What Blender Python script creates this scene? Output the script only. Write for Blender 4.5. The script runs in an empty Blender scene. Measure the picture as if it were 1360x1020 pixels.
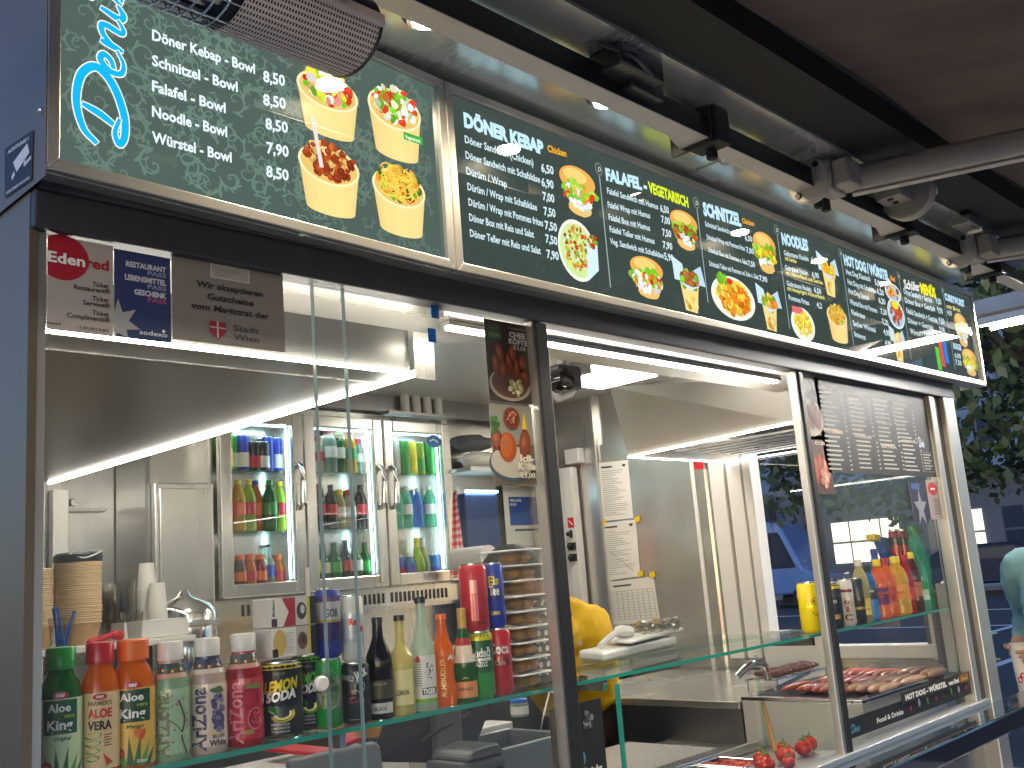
import bpy, bmesh, math, random
from mathutils import Vector, Matrix
R = math.radians
random.seed(7)
S = bpy.context.scene
COL = S.collection
# ------------------------------------------------------------------ camera, sky, sun, exposure
H = 1.6
YAW, PIT, ROL, FPX = R(46.61), R(10.867), R(4.512), 1327.5
cy, sy, cp, sp = math.cos(YAW), math.sin(YAW), math.cos(PIT), math.sin(PIT)
FW = Vector((sy*cp, cy*cp, sp)); R0 = Vector((cy, -sy, 0)); D0 = FW.cross(R0)
RT = R0*math.cos(ROL) + D0*math.sin(ROL); DN = D0*math.cos(ROL) - R0*math.sin(ROL)
cam = bpy.data.cameras.new('camera'); camo = bpy.data.objects.new('camera', cam); COL.objects.link(camo)
m = Matrix((RT, -DN, -FW)).transposed().to_4x4(); m.translation = Vector((0, 0, H)); camo.matrix_world = m
cam.sensor_width = 36; cam.lens = 36*FPX/1360; cam.clip_start = .02; cam.clip_end = 600
S.camera = camo
W = bpy.data.worlds.new('World'); S.world = W; W.use_nodes = True
wn = W.node_tree.nodes; wl = W.node_tree.links
sky = wn.new('ShaderNodeTexSky'); sky.sky_type = 'NISHITA'; sky.sun_disc = False
sky.sun_elevation = R(9); sky.sun_rotation = R(236); sky.ozone_density = 3.5
mx = wn.new('ShaderNodeMixRGB'); mx.blend_type = 'MULTIPLY'; mx.inputs[0].default_value = 1; mx.inputs[2].default_value = (.84, .88, 1.05, 1)
wl.new(sky.outputs[0], mx.inputs[1]); wl.new(mx.outputs[0], wn['Background'].inputs[0]); wn['Background'].inputs[1].default_value = .15
sun = bpy.data.lights.new('dusk_sun', 'SUN'); sun.energy = .02; sun.angle = R(10); sun.color = (1, .85, .7)
so = bpy.data.objects.new('dusk_sun', sun); COL.objects.link(so); so.rotation_euler = (R(81), 0, R(-15))
S.view_settings.view_transform = 'Standard'; S.view_settings.look = 'None'; S.view_settings.gamma = 1; S.view_settings.exposure = 1.2
S.render.engine = 'CYCLES'
cyc = S.cycles; cyc.use_denoising = True; cyc.max_bounces = 8; cyc.transparent_max_bounces = 24; cyc.diffuse_bounces = 4; cyc.glossy_bounces = 4
cyc.caustics_reflective = False; cyc.caustics_refractive = False; cyc.sample_clamp_indirect = 4
LED, LAMP, DOWN, BACK, FRIDGE = 22, 9, 500, .5, 7

# ------------------------------------------------------------------ helpers
def ray(x, y): return RT*((x-680)/FPX) + DN*((y-510)/FPX) + FW
def pY(x, y, Y): v = ray(x, y); v = v*(Y/v.y); return Vector((v.x, v.y, v.z+H))
def pX(x, y, X): v = ray(x, y); v = v*(X/v.x); return Vector((v.x, v.y, v.z+H))
def pZ(x, y, Z): v = ray(x, y); v = v*((Z-H)/v.z); return Vector((v.x, v.y, v.z+H))
def depth(P): return (Vector(P)-Vector((0, 0, H))).dot(FW)
def lin(v): v /= 255; return v/12.92 if v <= .04045 else ((v+.055)/1.055)**2.4
def c(r, g, b): return (lin(r), lin(g), lin(b), 1)
MATS = {}
def nmat(name):
    M = bpy.data.materials.new(name); M.use_nodes = True; MATS[name] = M
    return M, M.node_tree.nodes, M.node_tree.links
def pm(name, col, rough=.5, metal=0, var=0, vscale=8, bump=0, bscale=60, stretch=None, coat=0, rvar=0, spec=.5, trans=0, emit=0, sheen=0):
    M, n, l = nmat(name); b = n['Principled BSDF']
    col = tuple(col)[:3]+(1,)
    b.inputs['Base Color'].default_value = col; b.inputs['Roughness'].default_value = rough; b.inputs['Metallic'].default_value = metal
    b.inputs['Coat Weight'].default_value = coat; b.inputs['Specular IOR Level'].default_value = spec; b.inputs['Transmission Weight'].default_value = trans
    if var or bump or rvar:
        tc = n.new('ShaderNodeTexCoord'); mp = n.new('ShaderNodeMapping'); l.new(tc.outputs['Object'], mp.inputs[0])
        if stretch: mp.inputs['Scale'].default_value = stretch
        nz = n.new('ShaderNodeTexNoise'); nz.inputs['Scale'].default_value = vscale; nz.inputs['Detail'].default_value = 6; l.new(mp.outputs[0], nz.inputs[0])
        if var:
            mr = n.new('ShaderNodeMapRange'); mr.inputs[1].default_value = .3; mr.inputs[2].default_value = .7; mr.inputs[3].default_value = 1-var; mr.inputs[4].default_value = 1+var
            l.new(nz.outputs[0], mr.inputs[0]); mm = n.new('ShaderNodeMixRGB'); mm.blend_type = 'MULTIPLY'; mm.inputs[0].default_value = 1; mm.inputs[1].default_value = col
            l.new(mr.outputs[0], mm.inputs[2]); l.new(mm.outputs[0], b.inputs['Base Color'])
        if rvar:
            mr2 = n.new('ShaderNodeMapRange'); mr2.inputs[1].default_value = .3; mr2.inputs[2].default_value = .7; mr2.inputs[3].default_value = max(.02, rough-rvar); mr2.inputs[4].default_value = rough+rvar
            l.new(nz.outputs[0], mr2.inputs[0]); l.new(mr2.outputs[0], b.inputs['Roughness'])
        if bump:
            nb = n.new('ShaderNodeTexNoise'); nb.inputs['Scale'].default_value = bscale; nb.inputs['Detail'].default_value = 4; l.new(mp.outputs[0], nb.inputs[0])
            bp = n.new('ShaderNodeBump'); bp.inputs['Strength'].default_value = bump; bp.inputs['Distance'].default_value = .004; l.new(nb.outputs[0], bp.inputs['Height']); l.new(bp.outputs[0], b.inputs['Normal'])
    return M
def em(name, col, s, sampled=True):
    M, n, l = nmat(name); n.remove(n['Principled BSDF']); e = n.new('ShaderNodeEmission'); e.inputs[0].default_value = tuple(col)[:3]+(1,); e.inputs[1].default_value = s
    l.new(e.outputs[0], n['Material Output'].inputs[0])
    if not sampled: M.cycles.emission_sampling = 'NONE'
    return M
def glass(name, tint=(.95, .97, .96, 1), f=1.0, rough=.0, dirt=.0):
    M, n, l = nmat(name); n.remove(n['Principled BSDF'])
    t = n.new('ShaderNodeBsdfTransparent'); t.inputs[0].default_value = tint; g = n.new('ShaderNodeBsdfGlossy'); g.inputs['Roughness'].default_value = rough
    fr = fresnel(n, l, 1.45); mu = n.new('ShaderNodeMath'); mu.operation = 'MULTIPLY'; mu.inputs[1].default_value = f; l.new(fr.outputs[0], mu.inputs[0])
    mi = n.new('ShaderNodeMixShader'); l.new(mu.outputs[0], mi.inputs[0]); l.new(t.outputs[0], mi.inputs[1]); l.new(g.outputs[0], mi.inputs[2])
    out = mi
    if dirt:
        d = n.new('ShaderNodeBsdfDiffuse'); d.inputs[0].default_value = (.7, .7, .7, 1)
        tc = n.new('ShaderNodeTexCoord'); nz = n.new('ShaderNodeTexNoise'); nz.inputs['Scale'].default_value = 420; nz.inputs['Detail'].default_value = 1; l.new(tc.outputs['Object'], nz.inputs[0])
        n2 = n.new('ShaderNodeTexNoise'); n2.inputs['Scale'].default_value = 3; l.new(tc.outputs['Object'], n2.inputs[0])
        r1 = n.new('ShaderNodeMapRange'); r1.inputs[1].default_value = .66; r1.inputs[2].default_value = .76; l.new(nz.outputs[0], r1.inputs[0])
        r2 = n.new('ShaderNodeMapRange'); r2.inputs[1].default_value = .35; r2.inputs[2].default_value = .75; r2.inputs[3].default_value = .1; r2.inputs[4].default_value = 1; l.new(n2.outputs[0], r2.inputs[0])
        a = n.new('ShaderNodeMath'); a.operation = 'MULTIPLY_ADD'; a.inputs[1].default_value = .35; a.inputs[2].default_value = .12; l.new(r1.outputs[0], a.inputs[0])
        b = n.new('ShaderNodeMath'); b.operation = 'MULTIPLY'; l.new(a.outputs[0], b.inputs[0]); l.new(r2.outputs[0], b.inputs[1])
        b2 = n.new('ShaderNodeMath'); b2.operation = 'MULTIPLY'; b2.inputs[1].default_value = dirt; l.new(b.outputs[0], b2.inputs[0])
        m2 = n.new('ShaderNodeMixShader'); l.new(b2.outputs[0], m2.inputs[0]); l.new(mi.outputs[0], m2.inputs[1]); l.new(d.outputs[0], m2.inputs[2]); out = m2
    l.new(out.outputs[0], n['Material Output'].inputs[0])
    return M
def liquid(name, col, clear=.3, coat=.6, rough=.08):
    M, n, l = nmat(name); b = n['Principled BSDF']; col = tuple(col)[:3]+(1,)
    b.inputs['Base Color'].default_value = col; b.inputs['Roughness'].default_value = rough; b.inputs['Coat Weight'].default_value = coat; b.inputs['Coat Roughness'].default_value = .03
    tl = n.new('ShaderNodeBsdfTranslucent'); tl.inputs[0].default_value = col; m1 = n.new('ShaderNodeMixShader'); m1.inputs[0].default_value = .4
    l.new(b.outputs[0], m1.inputs[1]); l.new(tl.outputs[0], m1.inputs[2])
    t = n.new('ShaderNodeBsdfTransparent'); t.inputs[0].default_value = tuple(min(1, .25+v*.9) for v in col[:3])+(1,)
    lw = n.new('ShaderNodeLayerWeight'); lw.inputs[0].default_value = .35; mr = n.new('ShaderNodeMapRange'); mr.inputs[3].default_value = clear; mr.inputs[4].default_value = clear*.15; l.new(lw.outputs['Facing'], mr.inputs[0])
    m2 = n.new('ShaderNodeMixShader'); l.new(mr.outputs[0], m2.inputs[0]); l.new(m1.outputs[0], m2.inputs[1]); l.new(t.outputs[0], m2.inputs[2])
    l.new(m2.outputs[0], n['Material Output'].inputs[0]); return M
def inkmat(name, rough=.45, coat=0, metal=0, emit=0, gloss=0, pattern=0):
    M, n, l = nmat(name); b = n['Principled BSDF']; a = n.new('ShaderNodeAttribute'); a.attribute_name = 'Col'
    if emit:
        n.remove(b); e = n.new('ShaderNodeEmission'); l.new(a.outputs['Color'], e.inputs[0]); e.inputs[1].default_value = emit
        g = n.new('ShaderNodeBsdfGlossy'); g.inputs['Roughness'].default_value = .015; fr = fresnel(n, l, 1.5)
        mi = n.new('ShaderNodeMixShader'); l.new(fr.outputs[0], mi.inputs[0]); l.new(e.outputs[0], mi.inputs[1]); l.new(g.outputs[0], mi.inputs[2]); l.new(mi.outputs[0], n['Material Output'].inputs[0])
        M.cycles.emission_sampling = 'NONE'
    else:
        l.new(a.outputs['Color'], b.inputs['Base Color']); b.inputs['Roughness'].default_value = rough; b.inputs['Coat Weight'].default_value = coat; b.inputs['Metallic'].default_value = metal
    return M
WP = {}                                                     # world position of every parent
def fresnel(n, l, ior):
    g = n.new('ShaderNodeNewGeometry'); mr = n.new('ShaderNodeMapRange'); mr.inputs[3].default_value = ior; mr.inputs[4].default_value = 1/ior; l.new(g.outputs['Backfacing'], mr.inputs[0])
    f = n.new('ShaderNodeFresnel'); l.new(mr.outputs[0], f.inputs[0]); return f
class MB:
    def __init__(s): s.v, s.f, s.mi, s.col = [], [], [], []
    def add(s, vs, fs, mi=0, col=None):
        o = len(s.v); s.v += [Vector(p) for p in vs]
        for f in fs: s.f.append([o+i for i in f]); s.mi.append(mi); s.col.append(col)
        return s
    def box(s, x0, x1, y0, y1, z0, z1, mi=0, col=None):
        vs = [(x, y, z) for z in (z0, z1) for y in (y0, y1) for x in (x0, x1)]
        return s.add(vs, [(0, 2, 3, 1), (4, 5, 7, 6), (0, 1, 5, 4), (2, 6, 7, 3), (0, 4, 6, 2), (1, 3, 7, 5)], mi, col)
    def quad(s, a, b, c_, d, mi=0, col=None): return s.add([a, b, c_, d], [(0, 1, 2, 3)], mi, col)
    def slab(s, pts, off, mi=0, col=None):                   # polygon extruded by a vector
        n = len(pts); off = Vector(off); pts = [Vector(p) for p in pts]
        return s.add(pts+[p+off for p in pts], [tuple(range(n))[::-1], tuple(range(n, 2*n))]+[(i, (i+1) % n, n+(i+1) % n, n+i) for i in range(n)], mi, col)
    def lathe(s, prof, cen=(0, 0, 0), seg=24, mi=0, axis='z', col=None, caps=True):
        cen = Vector(cen); vs = []; fs = []
        for r, z in prof:
            for k in range(seg):
                a = 2*math.pi*k/seg; p = (r*math.cos(a), r*math.sin(a), z)
                if axis == 'x': p = (p[2], p[0], p[1])
                if axis == 'y': p = (p[0], p[2], p[1])
                vs.append(cen+Vector(p))
        for i in range(len(prof)-1):
            for k in range(seg):
                a, b = i*seg+k, i*seg+(k+1) % seg; fs.append((a, b, b+seg, a+seg))
        if caps: fs.append(tuple(range(seg))[::-1]); fs.append(tuple(range((len(prof)-1)*seg, len(prof)*seg)))
        return s.add(vs, fs, mi, col)
    def tube(s, path, r, seg=10, mi=0, col=None):
        P = [Vector(p) for p in path]; vs = []; fs = []; rr = r if isinstance(r, (list, tuple)) else [r]*len(P)
        for i, p in enumerate(P):
            t = (P[min(i+1, len(P)-1)]-P[max(i-1, 0)]).normalized(); u = t.cross(Vector((0, 0, 1)) if abs(t.z) < .9 else Vector((1, 0, 0))).normalized(); w = t.cross(u)
            for k in range(seg): a = 2*math.pi*k/seg; vs.append(p+(u*math.cos(a)+w*math.sin(a))*rr[i])
        for i in range(len(P)-1):
            for k in range(seg): a, b = i*seg+k, i*seg+(k+1) % seg; fs.append((a, b, b+seg, a+seg))
        fs.append(tuple(range(seg))[::-1]); fs.append(tuple(range((len(P)-1)*seg, len(P)*seg)))
        return s.add(vs, fs, mi, col)
    def sph(s, cen, rx, ry=None, rz=None, mi=0, seg=14, rings=9, col=None, jit=0):
        ry = ry or rx; rz = rz or rx; cen = Vector(cen); vs = []; fs = []
        for i in range(1, rings):
            th = math.pi*i/rings
            for k in range(seg):
                a = 2*math.pi*k/seg; q = 1+random.uniform(-jit, jit); vs.append(cen+Vector((rx*math.sin(th)*math.cos(a)*q, ry*math.sin(th)*math.sin(a)*q, -rz*math.cos(th)*q)))
        for i in range(rings-2):
            for k in range(seg): a, b = i*seg+k, i*seg+(k+1) % seg; fs.append((a, b, b+seg, a+seg))
        vs += [cen-Vector((0, 0, rz)), cen+Vector((0, 0, rz))]; n = len(vs)
        for k in range(seg): fs.append((n-2, (k+1) % seg, k)); fs.append((n-1, (rings-2)*seg+k, (rings-2)*seg+(k+1) % seg))
        return s.add(vs, fs, mi, col)
    def build(s, name, mats, parent=None, local=False, smooth=False, bevel=0, recalc=True, auto=None):
        vs = s.v
        if parent is not None and not local: vs = [p-WP[parent.name] for p in vs]
        org = None
        if parent is None:
            org = Vector(((min(p.x for p in vs)+max(p.x for p in vs))/2, (min(p.y for p in vs)+max(p.y for p in vs))/2, min(p.z for p in vs))); vs = [p-org for p in vs]
        me = bpy.data.meshes.new(name); me.from_pydata(vs, [], s.f)
        mats = mats if isinstance(mats, (list, tuple)) else [mats]
        for M in mats: me.materials.append(MATS[M] if isinstance(M, str) else M)
        me.polygons.foreach_set('material_index', s.mi)
        if any(q is not None for q in s.col):
            at = me.attributes.new('Col', 'FLOAT_COLOR', 'FACE')
            for i, q in enumerate(s.col): at.data[i].color = q or (.5, .5, .5, 1)
        if recalc:
            bm = bmesh.new(); bm.from_mesh(me); bmesh.ops.recalc_face_normals(bm, faces=bm.faces); bm.to_mesh(me); bm.free()
        if smooth:
            me.polygons.foreach_set('use_smooth', [True]*len(me.polygons))
            me.set_sharp_from_angle(angle=R(auto or 40))
        o = bpy.data.objects.new(name, me); COL.objects.link(o)
        if parent is not None: o.parent = parent
        else: o.location = org; WP[o.name] = org
        if parent is not None: WP[o.name] = Vector(WP[parent.name])
        if bevel:
            b = o.modifiers.new('bevel', 'BEVEL'); b.width = bevel; b.segments = 2; b.limit_method = 'ANGLE'; b.angle_limit = R(40)
        return o
def tag(o, label=None, cat=None, group=None, kind=None):
    if label: o['label'] = label
    if cat: o['category'] = cat
    if group: o['group'] = group
    if kind: o['kind'] = kind
    return o
def thing(name, label, cat, loc, group=None):
    o = bpy.data.objects.new(name, None); COL.objects.link(o); o.location = loc; o.empty_display_size = .05; WP[o.name] = Vector(loc)
    return tag(o, label, cat, group)
def clone(o, loc, label=None, group=None, rz=None):
    q = o.copy(); COL.objects.link(q); q.location = loc
    if rz is not None: q.rotation_euler = (0, 0, rz)
    if label: q['label'] = label
    if group: q['group'] = group
    for ch in list(o.children):
        k = ch.copy(); COL.objects.link(k); k.parent = q
        for g in list(ch.children): kk = g.copy(); COL.objects.link(kk); kk.parent = k
    return q
# ---- lettering and flat artwork (printed things)
_tc = {}
def glyphs(t, bold):
    if (t, bold) not in _tc:
        cu = bpy.data.curves.new('t', 'FONT'); cu.body = t; cu.size = 1; cu.offset = bold; cu.resolution_u = 2
        ob = bpy.data.objects.new('t', cu); COL.objects.link(ob); bpy.context.view_layer.update()
        me = bpy.data.meshes.new_from_object(ob.evaluated_get(bpy.context.evaluated_depsgraph_get()))
        vs = [(v.co.x, v.co.y) for v in me.vertices]; fs = [tuple(p.vertices) for p in me.polygons]
        bpy.data.objects.remove(ob); bpy.data.curves.remove(cu); bpy.data.meshes.remove(me)
        x0 = min(v[0] for v in vs) if vs else 0; x1 = max(v[0] for v in vs) if vs else 1
        _tc[(t, bold)] = ([(v[0]-x0, v[1]) for v in vs], fs, x1-x0)
    return _tc[(t, bold)]
CAP = .729
def cr(pts, n=8):
    P = [Vector(p) for p in pts]; P = [P[0]*2-P[1]]+P+[P[-1]*2-P[-2]]; out = []
    for i in range(1, len(P)-2):
        for k in range(n):
            t = k/n; out.append(.5*((2*P[i])+(P[i+1]-P[i-1])*t+(2*P[i-1]-5*P[i]+4*P[i+1]-P[i+2])*t*t+(3*P[i]-P[i-1]-3*P[i+1]+P[i+2])*t**3))
    return out+[P[-2]]
class Art:
    def __init__(s): s.items = []
    def poly(s, pts, col, L=1):
        pts = [tuple(q) for q in pts]
        if sum(a[0]*b[1]-b[0]*a[1] for a, b in zip(pts, pts[1:]+pts[:1])) < 0: pts = pts[::-1]
        s.items.append(([tuple(p) for p in pts], [tuple(range(len(pts)))], col, L)); return s
    def rect(s, x0, y0, x1, y1, col, L=0, nx=1):
        if x0 > x1: x0, x1 = x1, x0
        for i in range(nx):
            a, b = x0+(x1-x0)*i/nx, x0+(x1-x0)*(i+1)/nx; s.poly([(a, y0), (b, y0), (b, y1), (a, y1)], col, L)
        return s
    def ell(s, x, y, rx, ry, col, L=1, n=20, rot=0, jit=0):
        cr_, sr = math.cos(rot), math.sin(rot); pts = []
        for k in range(n):
            a = 2*math.pi*k/n; q = 1+random.uniform(-jit, jit); u, v = rx*math.cos(a)*q, ry*math.sin(a)*q; pts.append((x+u*cr_-v*sr, y+u*sr+v*cr_))
        return s.poly(pts, col, L)
    def text(s, t, x, y, h, col, w=None, bold=.02, L=3, rot=0, shear=0, align='l', up=None):
        vs, fs, wd = glyphs(t, bold); k = h/CAP; kx = (w/wd if w else k)
        ox = {'l': 0, 'c': -wd*kx/2, 'r': -wd*kx}[align]; a, b = math.cos(rot), math.sin(rot)
        U = Vector((a, b)); V = Vector(up).normalized() if up else Vector((-b, a))
        pts = []
        for u, v in vs: p = Vector((x, y))+U*(ox+u*kx+shear*v*k)+V*(v*k); pts.append((p.x, p.y))
        s.items.append((pts, fs, col, L)); return s
    def stroke(s, pts, w, col, L=2):
        n = len(pts)
        for i in range(n-1):
            a, b = Vector(pts[i]), Vector(pts[i+1]); d = b-a
            if d.length < 1e-7: continue
            nn = Vector((-d.y, d.x)).normalized(); wa = w(i/(n-1)) if callable(w) else w; wb = w((i+1)/(n-1)) if callable(w) else w; e = d.normalized()*min(wa, wb)*.25
            s.poly([a-nn*wa/2-e, b-nn*wb/2+e, b+nn*wb/2+e, a+nn*wa/2-e], col, L+i*.03)
        return s
    def blobs(s, x, y, rx, ry, cols, n, size, L=3, asp=1.6, seed=None):
        rg = random.Random(seed if seed is not None else n*17+int(abs(x)*999))
        n = int(n*1.7); size *= .78
        for i in range(n):
            a = rg.uniform(0, 6.28); q = math.sqrt(rg.random()); sz = size*rg.uniform(.6, 1.3)
            k = rg.uniform(.62, 1.2); cc = rg.choice(cols); u, v = x+rx*q*math.cos(a), y+ry*q*math.sin(a); ro = rg.uniform(0, 3.1)
            s.ell(u, v, sz, sz/rg.uniform(1, asp), tuple(min(1, z*k) for z in cc[:3])+(1,), L+i*.04, n=9, rot=ro, jit=.18)
            if i % 2: s.ell(u-sz*.15, v+sz*.2, sz*.45, sz*.25, tuple(min(1, z*k*1.25+.03) for z in cc[:3])+(1,), L+i*.04+.02, n=7, rot=ro, jit=.2)
        return s
    def build(s, name, mat, mapf, parent=None, step=.00025, local=False):
        b = MB()
        for pts, fs, col, L in s.items: b.add([mapf(p[0], p[1], L*step) for p in pts], fs, 0, col)
        return b.build(name, mat, parent, local=local, recalc=False)
def planeY(Y): return lambda u, v, d: (u, Y-d, v)
def planeXm(X): return lambda u, v, d: (X-d, u, v)           # faces -x, u = y
def uY(Y):
    def f(x, y): p = pY(x, y, Y); return Vector((p.x, p.z))
    return f
def txt(a, U, t, p0, p1, hpx, col, bold=.02, L=4, shear=0):
    A, B = U(*p0), U(*p1); T = U(p0[0], p0[1]-hpx); d = B-A
    a.text(t, A.x, A.y, (T-A).length, col, w=d.length, bold=bold, L=L, rot=math.atan2(d.y, d.x), shear=shear, up=(0, 1))
DEN = [([(-.12, .62), (.0, .9), (.3, 1.05), (.66, .95), (.85, .62), (.72, .25), (.4, .0), (.12, -.02), (-.02, .1), (.1, .2), (.3, .1)], .13),
       ([(.3, .9), (.26, .5), (.16, .05)], .11), ([(.95, .2), (1.16, .28), (1.22, .45), (1.1, .52), (.98, .32), (1.02, .06), (1.2, .0), (1.38, .14)], .1),
       ([(1.44, .5), (1.42, .02)], .11), ([(1.43, .22), (1.56, .46), (1.7, .5), (1.74, .36), (1.72, .06), (1.8, .0), (1.92, .12)], .1),
       ([(2.0, .5), (1.96, .1), (2.05, .0), (2.18, .12)], .11), ([(2.22, .06), (2.42, .52), (2.5, .42), (2.56, .2), (2.46, .02), (2.28, .04)], .1)]
DEN = [([((u+.12)*1.3-.12, v) for u, v in q], w*1.12) for q, w in DEN[:2]]+[([(u+.2, v) for u, v in q], w*1.12) for q, w in DEN[2:]]
def denis(a, x, y, h, col, edge=None, rot=0, L=5, slant=.12, wx=1, only=None):
    ca, sa = math.cos(rot), math.sin(rot)
    def T(p): u, v = (p[0]+slant*p[1])*h*wx, p[1]*h; return (x+u*ca-v*sa, y+u*sa+v*ca)
    for pts, w in DEN if only is None else DEN[only:]:
        q = [T(p) for p in cr(pts, 7)]; wf = lambda t, w=w: h*w*(.55+.75*math.sin(math.pi*min(1, t*.9+.1)))
        if edge: a.stroke(q, lambda t: wf(t)+h*.05, edge, L-.5)
        a.stroke(q, wf, col, L)
    p = T((2.3, .74))
    if edge: a.ell(p[0], p[1], h*.1, h*.1, edge, L-.5)
    a.ell(p[0], p[1], h*.08, h*.08, col, L)
# ------------------------------------------------------------------ materials
pm('steel', (.68, .66, .62), .25, .86, var=.06, vscale=3, bump=.04, bscale=30, stretch=(1, 1, .06), rvar=.06)
pm('steel_h', (.66, .63, .58), .28, .65, var=.05, vscale=3, bump=.05, bscale=40, stretch=(.05, 1, 1), rvar=.06)
pm('steel_soffit', (.80, .78, .72), .24, .72, var=.06, vscale=2, bump=.2, bscale=26, stretch=(1, .08, 1), rvar=.07)
pm('steel_hood', (.90, .87, .81), .24, .42, var=.05, vscale=3, bump=.05, bscale=30, stretch=(1, .06, 1), rvar=.08)
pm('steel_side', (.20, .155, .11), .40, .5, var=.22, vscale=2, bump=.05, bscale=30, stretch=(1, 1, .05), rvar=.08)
pm('steel_dark', (.25, .25, .25), .32, 1, var=.08, vscale=2, rvar=.08)
pm('frame_alu', (.62, .60, .56), .38, .85, var=.05, vscale=5)
pm('panel_grey', (.20, .20, .19), .35, .6, var=.08, vscale=2)
pm('lintel', (.055, .057, .064), .42, .3, var=.1, vscale=3)
pm('black', (.012, .012, .013), .45)
pm('black_gloss', (.01, .01, .012), .06, coat=.5)
pm('arm_grey', (.52, .47, .41), .42, .3, var=.08, vscale=12)
pm('bar_light', (.78, .69, .62), .5, .1, var=.06, vscale=9)
pm('bar_dark', (.02, .019, .018), .5, .2)
pm('fabric', (.17, .125, .108), .9, var=.25, vscale=5, bump=.25, bscale=300, stretch=(1, .25, 1))
pm('roller_shadow', (.008, .008, .008), .6)
pm('white_plastic', (.72, .70, .66), .35, var=.03)
pm('white_frame', (.78, .76, .72), .4)
pm('paper', (.75, .72, .66), .8, var=.04, vscale=10)
pm('kraft', (.52, .34, .17), .75, var=.12, vscale=30)
pm('kraft_rim', (.74, .55, .34), .7)
pm('chrome', (.75, .74, .72), .12, 1)
pm('rubber', (.02, .02, .02), .6)
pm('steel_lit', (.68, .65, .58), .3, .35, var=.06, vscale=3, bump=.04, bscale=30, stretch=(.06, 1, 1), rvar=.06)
pm('grate', (.06, .055, .05), .4, .7)
pm('granite', (.42, .39, .35), .4, var=.45, vscale=160)
pm('tomato', (.55, .03, .015), .15, coat=.5, var=.15, vscale=9)
pm('green_stem', (.09, .18, .03), .6)
pm('sausage_red', (.72, .20, .11), .25, coat=.4, var=.25, vscale=14)
pm('sausage_pale', (.85, .47, .29), .25, coat=.4, var=.2, vscale=14)
pm('sausage_grill', (.14, .05, .03), .3, coat=.3, var=.35, vscale=18)
pm('bread', (.50, .28, .10), .6, var=.35, vscale=22, bump=.5, bscale=60)
pm('yellow_cloth', (.85, .50, .005), .8, var=.06, vscale=6, bump=.35, bscale=9)
pm('shirt_blue', (.17, .33, .36), .85, var=.08, vscale=10, bump=.5, bscale=12)
pm('skin', (.46, .25, .17), .5, var=.06, vscale=20)
pm('hair', (.015, .011, .009), .6)
pm('trousers', (.02, .022, .03), .85)
pm('asphalt', (.045, .046, .05), .75, var=.2, vscale=3, bump=.2, bscale=90)
pm('paving', (.40, .38, .35), .7, var=.15, vscale=4)
pm('road_paint', (.7, .7, .7), .6)
pm('wall_blue', (.11, .16, .25), .6, var=.1, vscale=.6)
pm('wall_grey', (.08, .09, .115), .7, var=.1, vscale=.5)
pm('window_dark', (.02, .03, .05), .35, .0, spec=.2)
em('window_lit', (1, .86, .62), 1.0); em('shop_light', (.75, .95, 1), .9)
pm('car_dark', (.012, .018, .035), .55, 0, spec=.2); pm('car_blue', (.10, .19, .42), .22, .2, coat=1)
pm('tyre', (.01, .01, .01), .8); pm('rim', (.4, .4, .42), .3, .9); pm('tail', (.3, .01, .01), .2, coat=1)
pm('liner', (.20, .22, .22), .5)
pm('leaf', (.035, .055, .02), .6, var=.35, vscale=2); pm('bark', (.05, .04, .03), .9, bump=.6, bscale=14)
pm('red_cloth', (.6, .06, .07), .85); pm('red_plastic', (.55, .02, .03), .3)
pm('navy', (.02, .05, .16), .4); pm('blue_plastic', (.01, .14, .55), .3); pm('yellow_tape', (.85, .55, .02), .5)
pm('grey_plastic', (.10, .11, .12), .4, var=.05, coat=.1); pm('dark_plastic', (.03, .033, .036), .35, coat=.2); pm('screen_back', (.16, .18, .19), .35, coat=.2)
pm('wood', (.40, .20, .08), .6, var=.2, vscale=12, stretch=(1, 1, .1))
pm('clear_box', (.86, .86, .84), .25, trans=0)
pm('tissue', (.8, .78, .75), .9); pm('can_lid', (.7, .69, .66), .25, 1)
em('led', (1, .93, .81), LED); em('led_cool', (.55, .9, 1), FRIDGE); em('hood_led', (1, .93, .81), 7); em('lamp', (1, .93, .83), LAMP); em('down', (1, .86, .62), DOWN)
em('tube', (1, .95, .89), 420); em('backlight', (.30, .44, .40), BACK)
glass('pane', (.975, .985, .98, 1), .55, dirt=.30); glass('pane_clean', (.98, .985, .98, 1), .5); glass('pane_green', (.86, .96, .92, 1), .9)
pm('edge_grey', (.25, .36, .38), .2, coat=.4)
pm('edge_green', (.03, .32, .24), .15, coat=.5, emit=0)
glass('pet', (.86, .9, .88, 1), 1.6, .03); glass('clear_plastic', (.88, .88, .86, 1), 1.8, .08)
inkmat('ink', .5); inkmat('label', .3, coat=.35); inkmat('can_ink', .28, coat=.5, metal=.25); inkmat('lit_print', emit=.56); inkmat('sleeve', .25, coat=.6)
WHITE = c(245, 245, 240); BLK = c(22, 22, 24)
# ------------------------------------------------------------------ ground, street, far side
def struct(mb, name, mat): return tag(mb.build(name, mat), kind='structure')
SHZ = H-.222                                                  # top of the long glass shelf
b = MB(); b.box(-60, 300, -120, 200, -.2, 0); struct(b, 'ground', 'asphalt')
b = MB(); b.box(-6, 7.2, -6, 7, 0.0, .12); tag(b.build('pavement', 'paving', bevel=.02), kind='structure')
b = MB(); b.box(33.5, 60, -60, 120, 0, .14); tag(b.build('far_pavement', 'paving', bevel=.02), kind='structure')
b = MB()
for Y in (6.6, 4.9): b.box(10, 34, Y-.07+ (0), Y+.07, .004, .008)
for X in (20, 24.5): b.box(X-.06, X+.06, -10, 40, .004, .009)
struct(b, 'road_markings', 'road_paint')
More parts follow.
